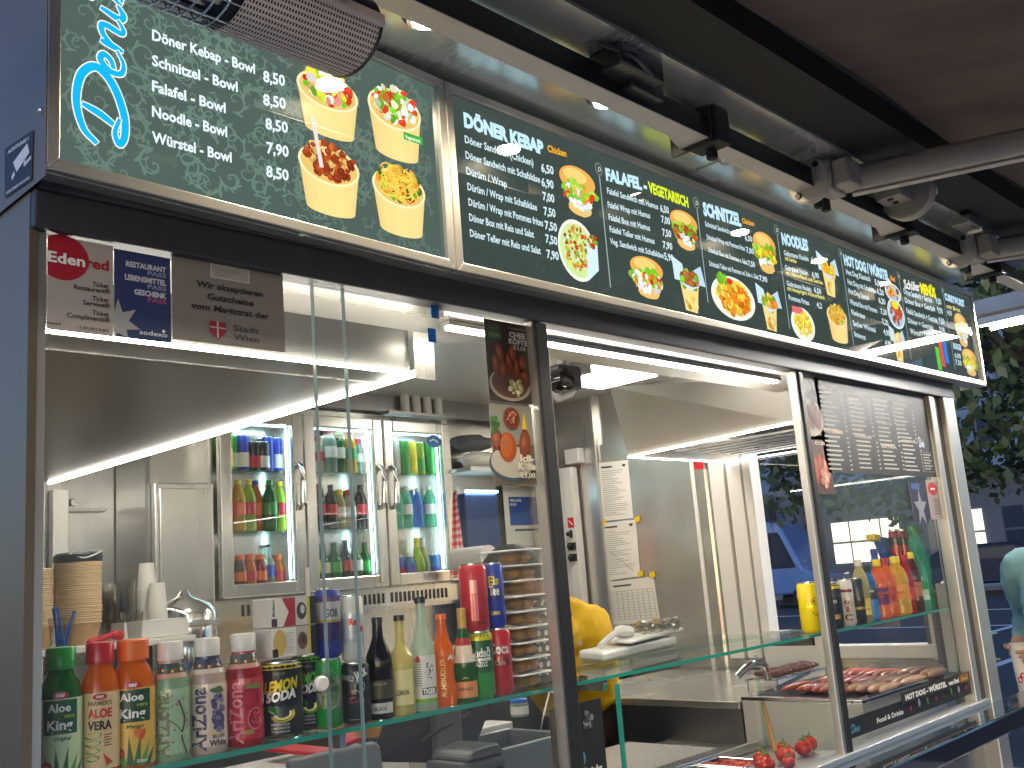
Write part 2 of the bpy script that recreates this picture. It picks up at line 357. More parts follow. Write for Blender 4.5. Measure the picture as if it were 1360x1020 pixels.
# building across the street
X0 = 44
bd = thing('office_building', 'blue panelled office building with lit ground floor windows across the street', 'building', (X0, 18, 0))
b = MB(); b.box(X0, X0+10, -14, 60, 4.4, 22)
b.build('wall', 'wall_blue', bd)
b = MB()
for k in range(62): y = -14+k*1.2; b.box(X0-.06, X0, y, y+.09, 4.4, 22)
for z in (4.4, 8.0, 11.6, 15.2): b.box(X0-.10, X0-.002, -14, 60, z, z+.16)
b.build('panel_rib', 'wall_grey', bd)
b = MB(); b.box(X0+1.2, X0+9, -14, 60, 0, 4.4); b.build('ground_floor', 'wall_grey', bd)
for k, y in enumerate((4, 11, 18, 25, 32, 39, 46)):
    b = MB(); b.box(X0+.1, X0+.9, y-.4, y+.4, 0, 4.398); b.build('column', 'wall_grey', bd)
rw = random.Random(3)
for k in range(14):
    y = 5.2+k*2.6
    if any(abs(y+.8-q) < 1.1 for q in (4, 11, 18, 25, 32, 39, 46)): y += 1.1
    b = MB(); lit = k in (0, 1, 2, 4, 5, 6, 8, 9, 12)
    for i in range(2):
        for j in range(2): b.box(X0+1.14, X0+1.2, y+i*.92, y+i*.92+.82, 1.0+j*1.0, 1.0+j*1.0+.9)
    b.build('window', 'window_lit' if lit else 'window_dark', bd)
for z in (5.6, 9.2, 12.8):
    for k in range(8): y = 2+k*2.3; b = MB(); b.box(X0-.03, X0-.001, y, y+1.5, z, z+1.4); b.build('window', 'window_dark', bd)
sh = thing('shop_front', 'dark shop front with round ceiling lamps and a lit cyan sign across the street', 'building', (33.8+14, 31, 0))
b = MB(); b.box(43.0, 43.6, 24.5, 34, 0, 4.3); b.build('wall', 'window_dark', sh)
for k in range(5): b = MB(); b.sph((42.9, 25.5+k*1.5, 3.0), .11); b.build('lamp', 'window_lit', sh, smooth=True)
b = MB(); b.box(42.9, 42.98, 25.6, 27.6, 1.5, 2.0); b.build('lit_sign', 'shop_light', sh)
b = MB(); b.box(42.9, 42.97, 28.5, 30.5, .9, 2.2); b.build('show_window', 'wall_blue', sh)
for q, X, Y in (('third', 30.2, 16.4), ('broad', 31.5, 21.8)):
    p = thing('concrete_pillar', f'grey concrete pillar across the street, {"left" if q=="broad" else "right"} of the two behind the right window', 'pillar', (X, Y, 0), 'pillars across the street')
    b = MB(); b.lathe([(.62, 0), (.62, .3), (.5, .34), (.5, 6.4)], (X, Y, 0), 20); b.build('shaft', 'wall_grey', p, smooth=True)
    b = MB(); b.box(X-.8, X+.8, Y-.8, Y+.8, 6.4, 6.8); b.build('capital', 'wall_grey', p)
# cars
def car(name, label, cat, loc, mat, L=4.4, Wd=1.8, ht=1.48, van=False, rz=0):
    t = thing(name, label, cat, loc); ly = L/2
    side = [(-ly, .35), (-ly, .75), (-ly+.1, .92), (-ly+.9, 1.0), (-ly+1.55, ht), (ly-1.1, ht), (ly-.25, 1.02), (ly, .92), (ly, .35)] if not van else [(-ly, .4), (-ly, .95), (-ly+.75, 1.15), (-ly+1.35, ht-.06), (-ly+1.8, ht), (ly-.12, ht), (ly, ht-.15), (ly, .4)]
    b = MB(); b.slab([(-Wd/2, y, z) for y, z in side], (Wd, 0, 0)); b.build('body', mat, t, local=True, bevel=.07, smooth=True)
    z0, z1 = (1.05, ht-.12) if not van else (1.2, ht-.35)
    for s in (-1, 1):
        b = MB(); x = s*(Wd/2+.004)
        if not van: b.slab([(x, -ly+1.15, z0), (x, -ly+1.6, z1), (x, ly-1.2, z1), (x, ly-.75, z0)], (s*.012, 0, 0))
        else: b.slab([(x, -ly+.95, z0), (x, -ly+1.4, z1), (x, -ly+2.0, z1), (x, -ly+2.0, z0)], (s*.012, 0, 0))
        b.build('side_window', 'window_dark', t, local=True)
        for y in (-ly+.85, ly-.85):
            w = MB(); w.lathe([(.22, -.11), (.32, -.1), (.33, 0), (.32, .1), (.22, .11)], (s*(Wd/2-.1), y, .33), 22, axis='x'); o = w.build('wheel', 'tyre', t, local=True, smooth=True)
            w = MB(); w.lathe([(.03, 0), (.2, .012), (.2, -.02)], (s*(Wd/2+.012), y, .33), 14, axis='x'); w.build('rim', 'rim', o, local=True)
        b = MB(); b.box(s*.55-.22, s*.55+.22, ly-.005, ly+.015, .8, .93); b.build('tail_light', 'tail', t, local=True)
        b = MB(); b.box(s*.55-.22, s*.55+.22, -ly-.015, -ly+.01, .66, .8); b.build('headlight', 'chrome', t, local=True)
    t.rotation_euler.z = rz; return t
P = pZ(1322, 789, 0); car('parked_car', 'dark blue parked car beyond the right corner post', 'car', (P.x, P.y, 0), 'car_dark', rz=R(25))
P = pZ(1050, 806, 0); car('parked_van', 'light blue delivery van seen through the right side window', 'van', (P.x, P.y+1.2, 0), 'car_blue', 5.6, 2.0, 2.65, True, rz=R(8))
# street tree
T = pX(1325, 560, 11.5); T = (T.x-.6, T.y+.5, 0); tr = thing('street_tree', 'dark leafy street tree beyond the right end of the kiosk', 'tree', T)
b = MB(); b.tube([(T[0]+1.6, T[1]-1.2, 0), (T[0]+1.5, T[1]-1.1, 2), (T[0]+1.2, T[1]-.8, 3.4), (T[0]+.8, T[1]-.3, 5.5)], [.2, .16, .13, .07], 10)
for k in range(7):
    a = k*.9; b.tube([(T[0]+1.2, T[1]-.8, 3.2), (T[0]+1.2+math.cos(a)*1.1, T[1]-.8+math.sin(a)*1.1, 4.0+.15*k), (T[0]+1.2+math.cos(a)*1.9, T[1]-.8+math.sin(a)*1.9, 3.9+.25*k)], [.07, .045, .02], 6)
b.build('trunk', 'bark', tr, smooth=True)
b = MB(); rl = random.Random(5)
cl = [(T[0]+rl.uniform(-1.6, 3.0), T[1]+rl.uniform(-2.6, 1.6), rl.uniform(2.35, 5.6), rl.uniform(.35, .8)) for _ in range(85)]
for cx_, cy_, cz_, rr in cl:
    for k in range(130):
        d = Vector((rl.gauss(0, 1), rl.gauss(0, 1), rl.gauss(0, .8))).normalized()*rr*rl.random()**.4; p = Vector((cx_, cy_, cz_))+d
        u = Vector((rl.gauss(0, 1), rl.gauss(0, 1), rl.gauss(0, 1))).normalized(); w = u.cross(Vector((rl.gauss(0, 1), rl.gauss(0, 1), rl.gauss(0, 1)))).normalized(); s_ = rl.uniform(.05, .1)
        b.add([p-u*s_, p+w*s_*.55, p+u*s_, p-w*s_*.55], [(0, 1, 2, 3)])
b.build('crown', 'leaf', tr, recalc=False)
# ------------------------------------------------------------------ the kiosk
XL, XR, YF, YB = .515, 3.85, 1.35, 3.6
k = thing('snack_kiosk', 'stainless steel kebab kiosk with glass front and lit menu boards', 'kiosk', (2.2, 1.35, .12))
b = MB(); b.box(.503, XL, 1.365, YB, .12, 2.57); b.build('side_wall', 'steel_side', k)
b = MB(); b.box(XL-.03, XR, YB, YB+.05, .12, 2.62); b.build('back_wall', 'steel', k)
b = MB(); b.box(XL-.03, XR+.05, 1.42, YB+.05, .12, .2); b.build('floor', 'panel_grey', k)
b = MB(); b.box(XL, XR, 1.60, YB, 2.45, 2.5); b.build('ceiling', 'white_plastic', k)
b = MB(); b.box(XL-.03, XR+.05, .985, YB+.05, 2.575, 2.63); b.build('soffit', 'steel_soffit', k)
b = MB(); b.box(2.14-.05, 2.14+.05, 1.0, 1.30, 2.571, 2.575, 0); b.build('soffit_joint', 'steel_h', k)
b = MB(); b.box(.504, 3.83, YF, YF+.045, 2.121, 2.30); b.box(.506, 3.82, YF-.008, YF, 2.175, 2.3); b.build('lintel', 'lintel', k, bevel=.003)
b = MB(); b.box(XL, XR, YF+.05, 1.60, 2.125, 2.14); b.box(XL, XR, 1.585, 1.60, 2.14, 2.45); b.build('inner_lintel', 'steel_h', k)
# front frame
b = MB(); b.box(1.518, 1.555, 1.355, 1.385, 1.0, 2.12); b.build('mullion', 'black', k, bevel=.003)
b = MB(); b.box(1.512, 1.518, 1.36, 1.384, 1.0, 2.12); b.build('mullion_trim', 'frame_alu', k)
b = MB(); b.box(2.625, 2.645, 1.362, 1.384, 1.0, 2.12); b.build('mullion_trim', 'frame_alu', k, bevel=.002)
b = MB(); b.box(2.6455, 2.672, 1.357, 1.385, 1.0, 2.12); b.build('mullion', 'black', k, bevel=.003)
b = MB(); b.box(3.60, 3.645, 1.358, 1.40, .95, 2.12); b.build('corner_post', 'frame_alu', k, bevel=.003)
b = MB(); b.box(3.646, 3.70, 1.365, 1.42, .95, 2.12); b.build('corner_seal', 'black', k)
b = MB(); b.box(3.701, 3.80, 1.345, 1.45, .12, 2.12); b.build('corner_post', 'frame_alu', k, bevel=.004)
b = MB(); b.box(XL, XL+.012, 1.367, 1.40, 1.0, 2.12); b.build('corner_seal', 'frame_alu', k)
b = MB(); b.box(XL-.03, 3.70, 1.35, 1.40, 1.035, 1.062); b.build('sill', 'frame_alu', k, bevel=.003)
b = MB(); b.box(XL-.03, 3.70, 1.352, 1.40, .995, 1.034); b.build('sill_seal', 'black', k)
b = MB(); b.box(XL-.03, 3.80, 1.40, 1.43, .12, 1.034); b.build('front_panel', 'steel_dark', k)
b = MB(); b.box(XL, 3.6, 1.404, 1.44, 1.0, 1.04); b.build('inner_sill', 'steel_h', k)
# glass panes of the front
b = MB(); b.box(.528, 1.035, 1.367, 1.373, 1.06, 2.12); b.build('glass_pane', 'pane', k)
b = MB(); b.box(.978, 1.516, 1.378, 1.384, 1.06, 2.12); b.build('glass_pane', 'pane', k)
for X in (.978, 1.035):
    b = MB(); b.box(X-.0007, X+.0007, 1.366 if X > 1 else 1.377, 1.3745 if X > 1 else 1.3855, 1.06, 2.12); b.build('pane_edge', 'edge_grey', k)
b = MB(); P = pY(427, 908, 1.366); b.lathe([(.009, -.006), (.012, -.003), (.012, .004)], (P.x, 1.366, P.z), 18, axis='y'); b.build('pane_lock', 'white_plastic', k, smooth=True)
b = MB(); b.box(2.673, 3.60, 1.374, 1.380, 1.06, 2.12); b.build('glass_pane', 'pane', k)
b = MB(); b.box(1.72, 2.25, 1.387, 1.393, 1.06, 1.355); b.build('glass_pane', 'pane_clean', k)
b = MB(); b.box(2.262, 2.62, 1.374, 1.380, 1.06, 1.37); b.build('glass_pane', 'pane_clean', k)
for X, Y in ((1.72, 1.387), (2.262, 1.374)):
    b = MB(); b.box(X-.0035, X+.0035, Y-.001, Y+.0075, 1.06, 1.36); b.build('pane_edge', 'pane_green' if X > 2 else 'edge_green', k)
# right end wall with its window and the steel service door
b = MB(); b.box(XR, XR+.05, 2.455, YB, .2, 2.5); b.box(XR, XR+.05, 1.46, 2.4548, .2, 1.178); b.box(XR, XR+.05, 1.46, 2.4548, 2.222, 2.5); b.build('end_wall', 'steel', k)
P1, P2 = 1.46, 2.44
for y0, y1 in ((P1-.03, P1), (2.25, 2.29), (2.30, 2.37), (2.38, 2.452)):
    b = MB(); b.box(XR-.02-.01*(y0 > 2.3), XR+.06, y0, y1, 1.18, 2.22); b.build('window_frame', 'white_frame', k, bevel=.004)
b = MB(); b.box(XR-.02, XR+.06, P1, 2.25, 1.18, 1.23); b.build('window_sill', 'white_frame', k, bevel=.004)
b = MB(); b.box(XR+.02, XR+.026, P1, 2.25, 1.23, 2.22); b.build('window_pane', 'pane_clean', k)
b = MB(); b.box(XR-.012, XR, 2.49, 3.08, .2, 2.2); dr = b.build('service_door', 'steel', k)
b = MB(); b.box(XR-.02, XR-.012, 2.535, 2.555, .3, 2.2)
for z in range(14): b.sph((XR-.021, 2.545, 1.0+z*.09), .004)
b.build('hinge_strip', 'white_frame', dr)
b = MB(); b.box(XR-.03, XR, 3.085, 3.10, .2, 2.45); b.build('door_jamb', 'frame_alu', k)
# glossy serving ledge under the front, running along the kiosk
b = MB(); b.box(2.40, 4.12, 1.24, 1.349, 1.02, 1.046); b.box(2.40, 4.12, 1.215, 1.2395, .99, 1.05)
led_ = b.build('serving_ledge', 'black_gloss', bevel=.006); tag(led_, 'glossy black serving ledge below the hot dog strip, mirroring it', 'ledge')
# ------------------------------------------------------------------ illuminated menu boards
def board(name, label, Pc, d=.10):
    bl, br, trr, tl = [Vector(p) for p in Pc]
    t = thing(name, label, 'menu board', (bl+br)/2, 'illuminated menu boards over the counter')
    Y0 = 1.30; fw = .018
    def ins(p, sx, sz): return Vector((p.x+sx*fw, p.y, p.z+sz*fw))
    ibl, ibr, itr, itl = ins(bl, 1, 1), ins(br, -1, 1), ins(trr, -1, -1), ins(tl, 1, -1)
    back = Vector((0, d, 0)); f = MB()
    for a, b_, c_, d_ in ((bl, br, ibr, ibl), (br, trr, itr, ibr), (trr, tl, itl, itr), (tl, bl, ibl, itl)): f.slab([a, b_, c_, d_], back*.15)
    for a, b_ in ((bl, br), (trr, tl)): f.slab([a+back*.151, b_+back*.151, b_+back*.6, a+back*.6], (0, 0, .006 if a is bl else -.006))
    f.slab([bl+back*.151, tl+back*.151, tl+back, bl+back], (.006, 0, 0)); f.slab([br+back*.151, trr+back*.151, trr+back, br+back], (-.006, 0, 0))
    f.build('frame', 'frame_alu', t, bevel=.0015)
    g = MB(); n = Vector((0, .011, 0)); g.quad(ibl+n, ibr+n, itr+n, itl+n); g.build('backlit_panel', 'backlight', t, recalc=False)
    return t, (ibl, ibr, itr, itl)
U = uY(1.30)
JX = U(600, 250).x
BL = board('lit_menu_board', 'lit green menu board with blue Denis lettering and four bowls', [(.5, 1.3, H+.587), (JX-.001, 1.3, H+.5715), (JX-.001, 1.3, H+.9585), (.5, 1.3, H+.99)])
BR = board('lit_menu_board', 'long lit menu board headed DÖNER KEBAP with seven columns of dishes', [(JX+.001, 1.3, H+.5715), (4.047, 1.3, H+.5795), (4.06, 1.3, H+.961), (JX+.001, 1.3, H+.9585)])
# food pictures, drawn flat as on the printed panels
CREAM, CR2 = c(242, 214, 140), c(225, 188, 108)
GR, YE, RD, OR, BR_, PK = c(120, 190, 40), c(240, 225, 60), c(215, 60, 30), c(235, 140, 40), c(120, 60, 30), c(225, 150, 130)
rg = random.Random(11)
def bowl(a, cx, cy, w, h, cols, n=60, extra=None, lean=.1):
    A, B, C = U(cx-w/2, cy), U(cx+w/2, cy), U(cx, cy); wm = (B.x-A.x)*.92; T, Bo = U(cx, cy-h/2), U(cx, cy+h/2); hm = T.y-Bo.y; x, z = C.x, (T.y+Bo.y)/2
    rim = z+hm*.16; r = wm/2; bt = z-hm*.5
    side = [(x-r, rim)]+[(x-r*.80+0, bt+hm*.07)]+[(x-r*.80*math.cos(t), bt+hm*.08-hm*.08*math.sin(t)) for t in [i*math.pi/10 for i in range(11)]]+[(x+r, rim)]
    a.poly(side, CREAM, 2)
    for j in range(12):
        t0, t1 = -math.cos(math.pi*j/12), -math.cos(math.pi*(j+1)/12); k_ = .80+.22*math.sin(math.pi*(j+.2)/12)+rg.uniform(-.015, .015); a.poly([(x+r*t0, rim), (x+r*t1, rim), (x+r*.8*t1, bt+hm*.08-hm*.075*math.sqrt(max(0, 1-t1*t1))), (x+r*.8*t0, bt+hm*.08-hm*.075*math.sqrt(max(0, 1-t0*t0)))], tuple(min(1, q*k_) for q in CREAM[:3])+(1,), 2.1)
    a.ell(x, rim, r*1.02, hm*.26, c(250, 232, 180), 2.3, 28); a.ell(x, rim, r*.94, hm*.23, CR2, 2.6, 28)
    a.blobs(x, rim+hm*.06, r*.78, hm*.23, cols, n, r*.17, L=3)
    return x, rim, r, hm
def burger(a, cx, cy, w, h, pal):
    A, B = U(cx-w/2, cy), U(cx+w/2, cy); r = (B.x-A.x)/2; x = U(cx, cy).x; T, Bo = U(cx, cy-h/2).y, U(cx, cy+h/2).y; hm = T-Bo; z = (T+Bo)/2
    a.ell(x, z+hm*.22, r*.92, hm*.27, c(228, 170, 80), 2, 24); a.ell(x-.1*r, z+hm*.3, r*.6, hm*.14, c(245, 205, 120), 2.4, 20)
    a.blobs(x, z+hm*.02, r*.95, hm*.16, [GR, c(160, 205, 70)], 16, r*.2, 2.5); a.blobs(x, z-hm*.08, r*.85, hm*.18, pal, 34, r*.17, 3.2)
    a.ell(x, z-hm*.33, r*.6, hm*.15, c(232, 190, 110), 2.2, 20, jit=.05); a.blobs(x, z-hm*.24, r*.6, hm*.1, [WHITE, c(220, 235, 225)], 7, r*.16, 5)
def plate(a, cx, cy, w, h, col, cols, n=60, size=.13):
    A, B = U(cx-w/2, cy), U(cx+w/2, cy); r = (B.x-A.x)/2; x, z = U(cx, cy); hm = (U(cx, cy-h/2).y-U(cx, cy+h/2).y)/2
    a.ell(x, z, r, hm, c(235, 240, 225), 2, 30); a.ell(x, z, r*.9, hm*.88, col, 2.3, 30); a.blobs(x, z+hm*.05, r*.72, hm*.72, cols, n, r*size, 3)
    return x, z, r, hm
def box(a, cx, cy, w, h, cols):
    A, B = U(cx-w/2, cy), U(cx+w/2, cy); r = (B.x-A.x)/2; x, z = U(cx, cy); hm = (U(cx, cy-h/2).y-U(cx, cy+h/2).y)/2; lb = c(200, 228, 245)
    a.poly([(x-r*.9, z+hm*.1), (x-r*.95, z+hm*.95), (x-r*.35, z+hm*.75), (x-r*.2, z+hm*.1)], lb, 2); a.poly([(x+r*.2, z+hm*.1), (x+r*.3, z+hm*.6), (x+r*.8, z+hm*.85), (x+r, z+hm*.1)], c(185, 215, 238), 2)
    a.poly([(x-r*.6, z+hm*.15), (x-r*.42, z-hm*.95), (x+r*.3, z-hm*.98), (x+r*.55, z+hm*.15)], CREAM, 2.2); a.blobs(x, z+hm*.22, r*.55, hm*.3, cols, 26, r*.2, 3)
    a.poly([(x-r*.65, z+hm*.05), (x, z-hm*.2), (x+r*.6, z+hm*.05), (x+r*.1, z-hm*.05)], lb, 7)
    a.blobs(x-r*.05, z-hm*.65, r*.32, hm*.26, [c(240, 200, 90), CREAM, c(215, 160, 70)], 12, r*.15, 4)
def scroll(a, x, z, s, rot, flip, col, L=.5):
    pts = []
    for i in range(26): t = i/25; an = rot+flip*t*7.6; q = s*(1-t)**1.2; pts.append((x+q*math.cos(an), z+q*math.sin(an)))
    a.stroke(pts, lambda t: s*(.16-.10*t), col, L)
    for i in range(3):
        an = rot+flip*(.5+i*.9); q = s*(1.12-.2*i); a.ell(x+q*math.cos(an), z+q*math.sin(an), s*.30, s*.11, col, L+.2, 10, rot=an+flip*1.0)
A1 = Art(); ib = BL[1]
A1.poly([(p.x, p.z) for p in ib], c(76, 93, 86), 0)
rg = random.Random(11)
for i in range(330):
    u, v = rg.random(), rg.random(); x = ib[0].x+.02+u*(ib[1].x-ib[0].x-.04); z = 2.198+v*.36-.014*u; q = rg.uniform(.012, .027)
    g = 8+10*(1-abs(u-.35)*1.2); scroll(A1, x, min(max(z, 2.20-.012*u), 2.54), min(q, (x-ib[0].x)*.8, (ib[1].x-x)*.8), rg.uniform(0, 6.3), rg.choice((-1, 1)), c(76+g*1.4, 93+g*1.7, 86+g*1.4), .4+.3*(i % 5)/5)
LT = c(225, 243, 250)
for t, p0, p1 in (('Döner Kebap - Bowl', (206, 49), (343, 95)), ('Schnitzel - Bowl', (206, 83), (320, 119)), ('Falafel - Bowl', (206, 117), (304, 147)), ('Noodle - Bowl', (206, 151), (306, 179)), ('Würstel - Bowl', (206, 185), (312, 213))): txt(A1, U, t, p0, p1, 14.5, LT, .028)
for t, p0, p1 in (('8,50', (354, 105), (383, 111.5)), ('8,50', (354, 136), (384, 142)), ('8,50', (357, 168), (387, 174)), ('7,90', (358.5, 200), (388, 206)), ('8,50', (358, 231.5), (388, 237.5))): txt(A1, U, t, p0, p1, 15, LT, .028)
p = U(170, 203); q = U(170, 20); denis(A1, p.x-.002, p.y+.012, (U(170, 110).x-U(106, 110).x)*.93, c(20, 175, 245), WHITE, rot=R(90), L=6, wx=1.42)
bowl(A1, 441, 134, 86, 92, [YE, GR, c(200, 225, 60), RD, WHITE, PK], 80)
x, z, r, hm = bowl(A1, 530, 160, 74, 100, [GR, WHITE, c(190, 120, 50), RD, c(215, 230, 180)], 70); A1.rect(x+r*.25, z-hm*.36, x+r*1.0, z-hm*.26, c(60, 170, 50), 12); A1.text('Vegetarisch', x+r*.3, z-hm*.34, hm*.05, WHITE, w=r*.6, L=13)
x, z, r, hm = bowl(A1, 443, 234, 86, 100, [c(140, 50, 25), c(165, 70, 35), c(190, 95, 45), c(225, 190, 110)], 70); A1.stroke([(x-.3*r, z-.05*hm), (x-r*.52, z+hm*.55)], r*.13, c(225, 215, 205), 14)
x, z, r, hm = bowl(A1, 536, 264, 74, 95, [c(240, 200, 80), c(225, 170, 50), GR, c(70, 110, 40), OR, RD], 60)
for i in range(40):
    a0 = rg.uniform(0, 6.28); cx_, cz_ = x+rg.uniform(-.5, .5)*r, z+hm*rg.uniform(-.06, .22); A1.stroke([(cx_+r*.28*math.cos(a0+t*.5), cz_+hm*.10*math.sin(a0+t*.5)) for t in range(7)], r*.045, rg.choice([c(250, 215, 90), c(240, 195, 75), c(225, 175, 60)]), 8+.1*i)
A1.build('printed_panel', 'lit_print', planeY(1.3105), BL[0])
A2 = Art(); ib = BR[1]; A2.poly([(p.x, p.z) for p in ib], c(58, 70, 66), 0)
for i in range(420):
    u = rg.random(); x = ib[0].x+.03+u*(ib[1].x-ib[0].x-.06); z = rg.uniform(2.215, 2.52); g = rg.uniform(2, 7); scroll(A2, x, z, rg.uniform(.012, .024), rg.uniform(0, 6.3), rg.choice((-1, 1)), c(58+g, 70+g*1.2, 66+g), .4+.3*(i % 5)/5)
HB = c(190, 228, 248); SM = c(205, 228, 235); YG = c(215, 235, 40); YL = c(235, 225, 130)
def T2(t, p0, p1, h, col=SM, bold=.022): txt(A2, U, t, p0, p1, h, col, bold)
T2('DÖNER KEBAP', (621, 165), (727, 203), 18, HB, .06); T2('Chicken', (732, 199), (757, 206.5), 9, c(240, 170, 30), .03)
for t, p0, p1, pr, q0, q1 in (('Döner Sandwich (Chicken)', (622, 187), (713, 218.5), '6,50', (723.5, 226), (740, 230)), ('Döner Sandwich mit Schafskäse', (623, 208), (722, 241), '6,90', (724, 245), (740, 249)), ('Dürüm / Wrap', (624, 229), (678, 247), '7,00', (725.5, 263.5), (741, 267.5)),
    ('Dürüm / Wrap mit Schafskäse', (625.6, 250), (718, 278), '7,50', (727, 283.5), (742.6, 287)), ('Dürüm / Wrap mit Pommes frites', (627, 270.6), (726, 299), '7,50', (728.5, 302), (744.7, 306)), ('Döner Box mit Reis und Salat', (628, 291), (714, 314), '7,50', (729.4, 320), (745, 324)), ('Döner Teller mit Reis und Salat', (629, 312), (723, 336), '7,90', (731, 340.5), (747, 344)),
    ('Falafel Sandwich mit Humus', (811, 255), (878.5, 276.5), '6,50', (881.5, 279), (893, 282.5)), ('Falafel Wrap mit Humus', (811.8, 273.5), (868, 288.5), '7,00', (883, 293.5), (894.7, 297)), ('Falafel Box mit Humus', (813, 290), (868, 305), '7,50', (884.4, 311), (896, 314)), ('Falafel Teller mit Humus', (814.4, 306), (874, 322.6), '7,90', (885, 327.5), (897.6, 330.5)), ('Veg. Sandwich mit Schafskäse', (815, 322), (886, 341.7), '5,90', (887, 343), (899, 346)),
    ('Schnitzel Sandwich mit Salat', (941, 298.7), (988, 314), '6,50', (993.8, 317.5), (1003.5, 320)), ('Schnitzel Wrap mit Pommes frites', (943, 316), (993.8, 332), '7,00', (995.4, 333.5), (1005.7, 336.5)), ('Schnitzel Box mit Pommes o. Salat', (945, 333), (997, 350.4), '7,50', (997.8, 351.5), (1007, 354)), ('Schnitzel Teller mit Pommes od. Reis o. Salat', (946.5, 351.4), (1012, 370), '7,90', (1013, 371), (1023.5, 374)),
    ('Gebratene Nudeln', (1045.5, 337.5), (1078, 346), '6,90', (1082, 347), (1091.5, 350)), ('Gebratene Nudeln', (1047, 357), (1077.5, 365), '6,90', (1082.7, 366.6), (1092, 369)), ('Gebratene Nudeln', (1049.4, 378), (1082, 386.7), '6,50', (1085.6, 387), (1095, 390)), ('Pommes Frites', (1052, 396.7), (1079, 404.5), '4,2', (1089, 407), (1096, 409)),
    ('Hot Dog Klassisch', (1128, 363), (1160, 373), '5,90', (1166, 377), (1175, 380)), ('Hot Dog mit Schafskäse', (1130, 376), (1168, 389), '6,20', (1169, 389), (1178, 392)), ('Hot Dog Spezial', (1131, 388), (1158, 398), '6,20', (1171, 401), (1180, 404)), ('Würstel Box mit Pommes', (1133, 402.6), (1169, 414.8), '7,20', (1173.6, 415.6), (1182, 418)), ('Käsekrainer', (1135, 416), (1153.4, 423), '5,20', (1176, 429), (1184, 432)), ('Sacher Würstel', (1137, 431), (1167, 440.7), '4,90', (1177.7, 443), (1186, 446)), ('Bratwurst', (1139, 445.5), (1154, 451), '4,90', (1179.6, 457.7), (1188, 460)),
    ('Döner Sandwich + Getränk', (1204.4, 389), (1242, 401.5), '9,50', (1247, 402), (1254, 404)), ('Döner Box + Getränk', (1206, 401), (1246, 413), '9,90', (1249, 414), (1256, 416.5)), ('Falafel Sandwich + Getränk', (1208, 414.8), (1249, 428), '9,50', (1251, 428), (1258, 430)), ('Döner + Getränk', (1210, 427.7), (1244, 438), '9,90', (1252, 440), (1259, 442)), ('Würstel + Getränk', (1212.8, 442), (1245, 451), '8,50', (1247, 452), (1254, 454))):
    T2(t, p0, p1, 10 if p0[0] < 700 else (8 if p0[0] < 900 else 6.6)); T2(pr, q0, q1, 11 if p0[0] < 700 else (9 if p0[0] < 900 else 7), SM, .028)
for t, p0, p1 in (('mit Gemüse', (1047, 344), (1062, 348.5)), ('mit Hühnerfleisch und Gemüse', (1048, 363.4), (1097, 377)), ('mit knusprigem Hühnerfleisch', (1050, 384), (1099.5, 397))): T2(t, p0, p1, 5.5, YL)
T2('FALAFEL -', (809.4, 236.7), (864, 252), 15, HB, .06); T2('VEGETARISCH', (866, 253), (919, 274), 13.5, YG, .05)
T2('SCHNITZEL', (938.8, 283.5), (989, 299), 16, HB, .06); T2('Chicken', (990, 294.5), (1006, 299), 6.5, c(240, 170, 30), .03)
T2('NOODLES', (1043, 322.5), (1078, 332), 14, HB, .06); T2('HOT DOG / WÜRSTEL', (1125.4, 350), (1185, 372), 12.5, HB, .06); T2('Beef', (1187, 371), (1193, 373.5), 6, c(240, 140, 30), .05)
T2('Schüler', (1205, 382), (1226, 386), 11, WHITE, .03); T2('MENÜS', (1227, 388), (1247, 395), 12, c(250, 240, 20), .06); T2('CURRYWURST', (1258.6, 397), (1285, 407), 8, HB, .06)
T2('mit Brot', (1261, 408), (1279, 414), 5, YL); T2('4,90', (1262, 417), (1268, 419), 6); T2('BURGER', (1270, 462), (1281, 465), 7, HB, .04); T2('6,90', (1272, 474), (1280, 476), 6); T2('7,50', (1273, 483), (1281, 485), 6)
for p0, p1 in (((800.6, 232), (812, 379)), ((930, 276), (944, 400)), ((1036.5, 311.6), (1051, 434.5)), ((1121, 342), (1137, 459)), ((1198, 372), (1213, 475.5)), ((1256, 390.5), (1271.5, 490))):
    a_, b_ = U(*p0), U(*p1); A2.stroke([a_, (a_.x, b_.y)], .0035, c(150, 170, 170), 3); A2.ell(a_.x, a_.y+.017, .013, .015, c(150, 165, 160), 3, 22); A2.ell(a_.x, a_.y+.017, .0115, .0135, c(58, 70, 66), 3.3, 22); A2.text('D', a_.x-.004, a_.y+.011, .012, c(200, 210, 205), L=4, shear=.2)
SAL = [GR, c(190, 215, 70), RD, WHITE, OR, c(200, 150, 80)]
burger(A2, 773, 253, 50, 66, SAL+[WHITE, c(225, 160, 90)]); x, z, r, hm = plate(A2, 772, 331, 50, 80, c(200, 225, 150), SAL+[c(150, 90, 40)], 70, .1)
A2.poly([(x+r*.35, z-hm*.95), (x+r*.5, z+hm*.4), (x+r*1.05, z+hm*.35), (x+r*1.0, z-hm*.5)], c(205, 230, 240), 10); A2.blobs(x+r*.78, z+hm*.42, r*.25, hm*.22, [GR, BR_, RD], 18, r*.1, 10.5)
burger(A2, 914, 305, 38, 52, [c(150, 85, 35), c(165, 100, 45), GR, RD]); burger(A2, 865, 368, 46, 56, SAL); box(A2, 921, 378, 42, 70, [c(150, 90, 40), c(170, 105, 50), GR])
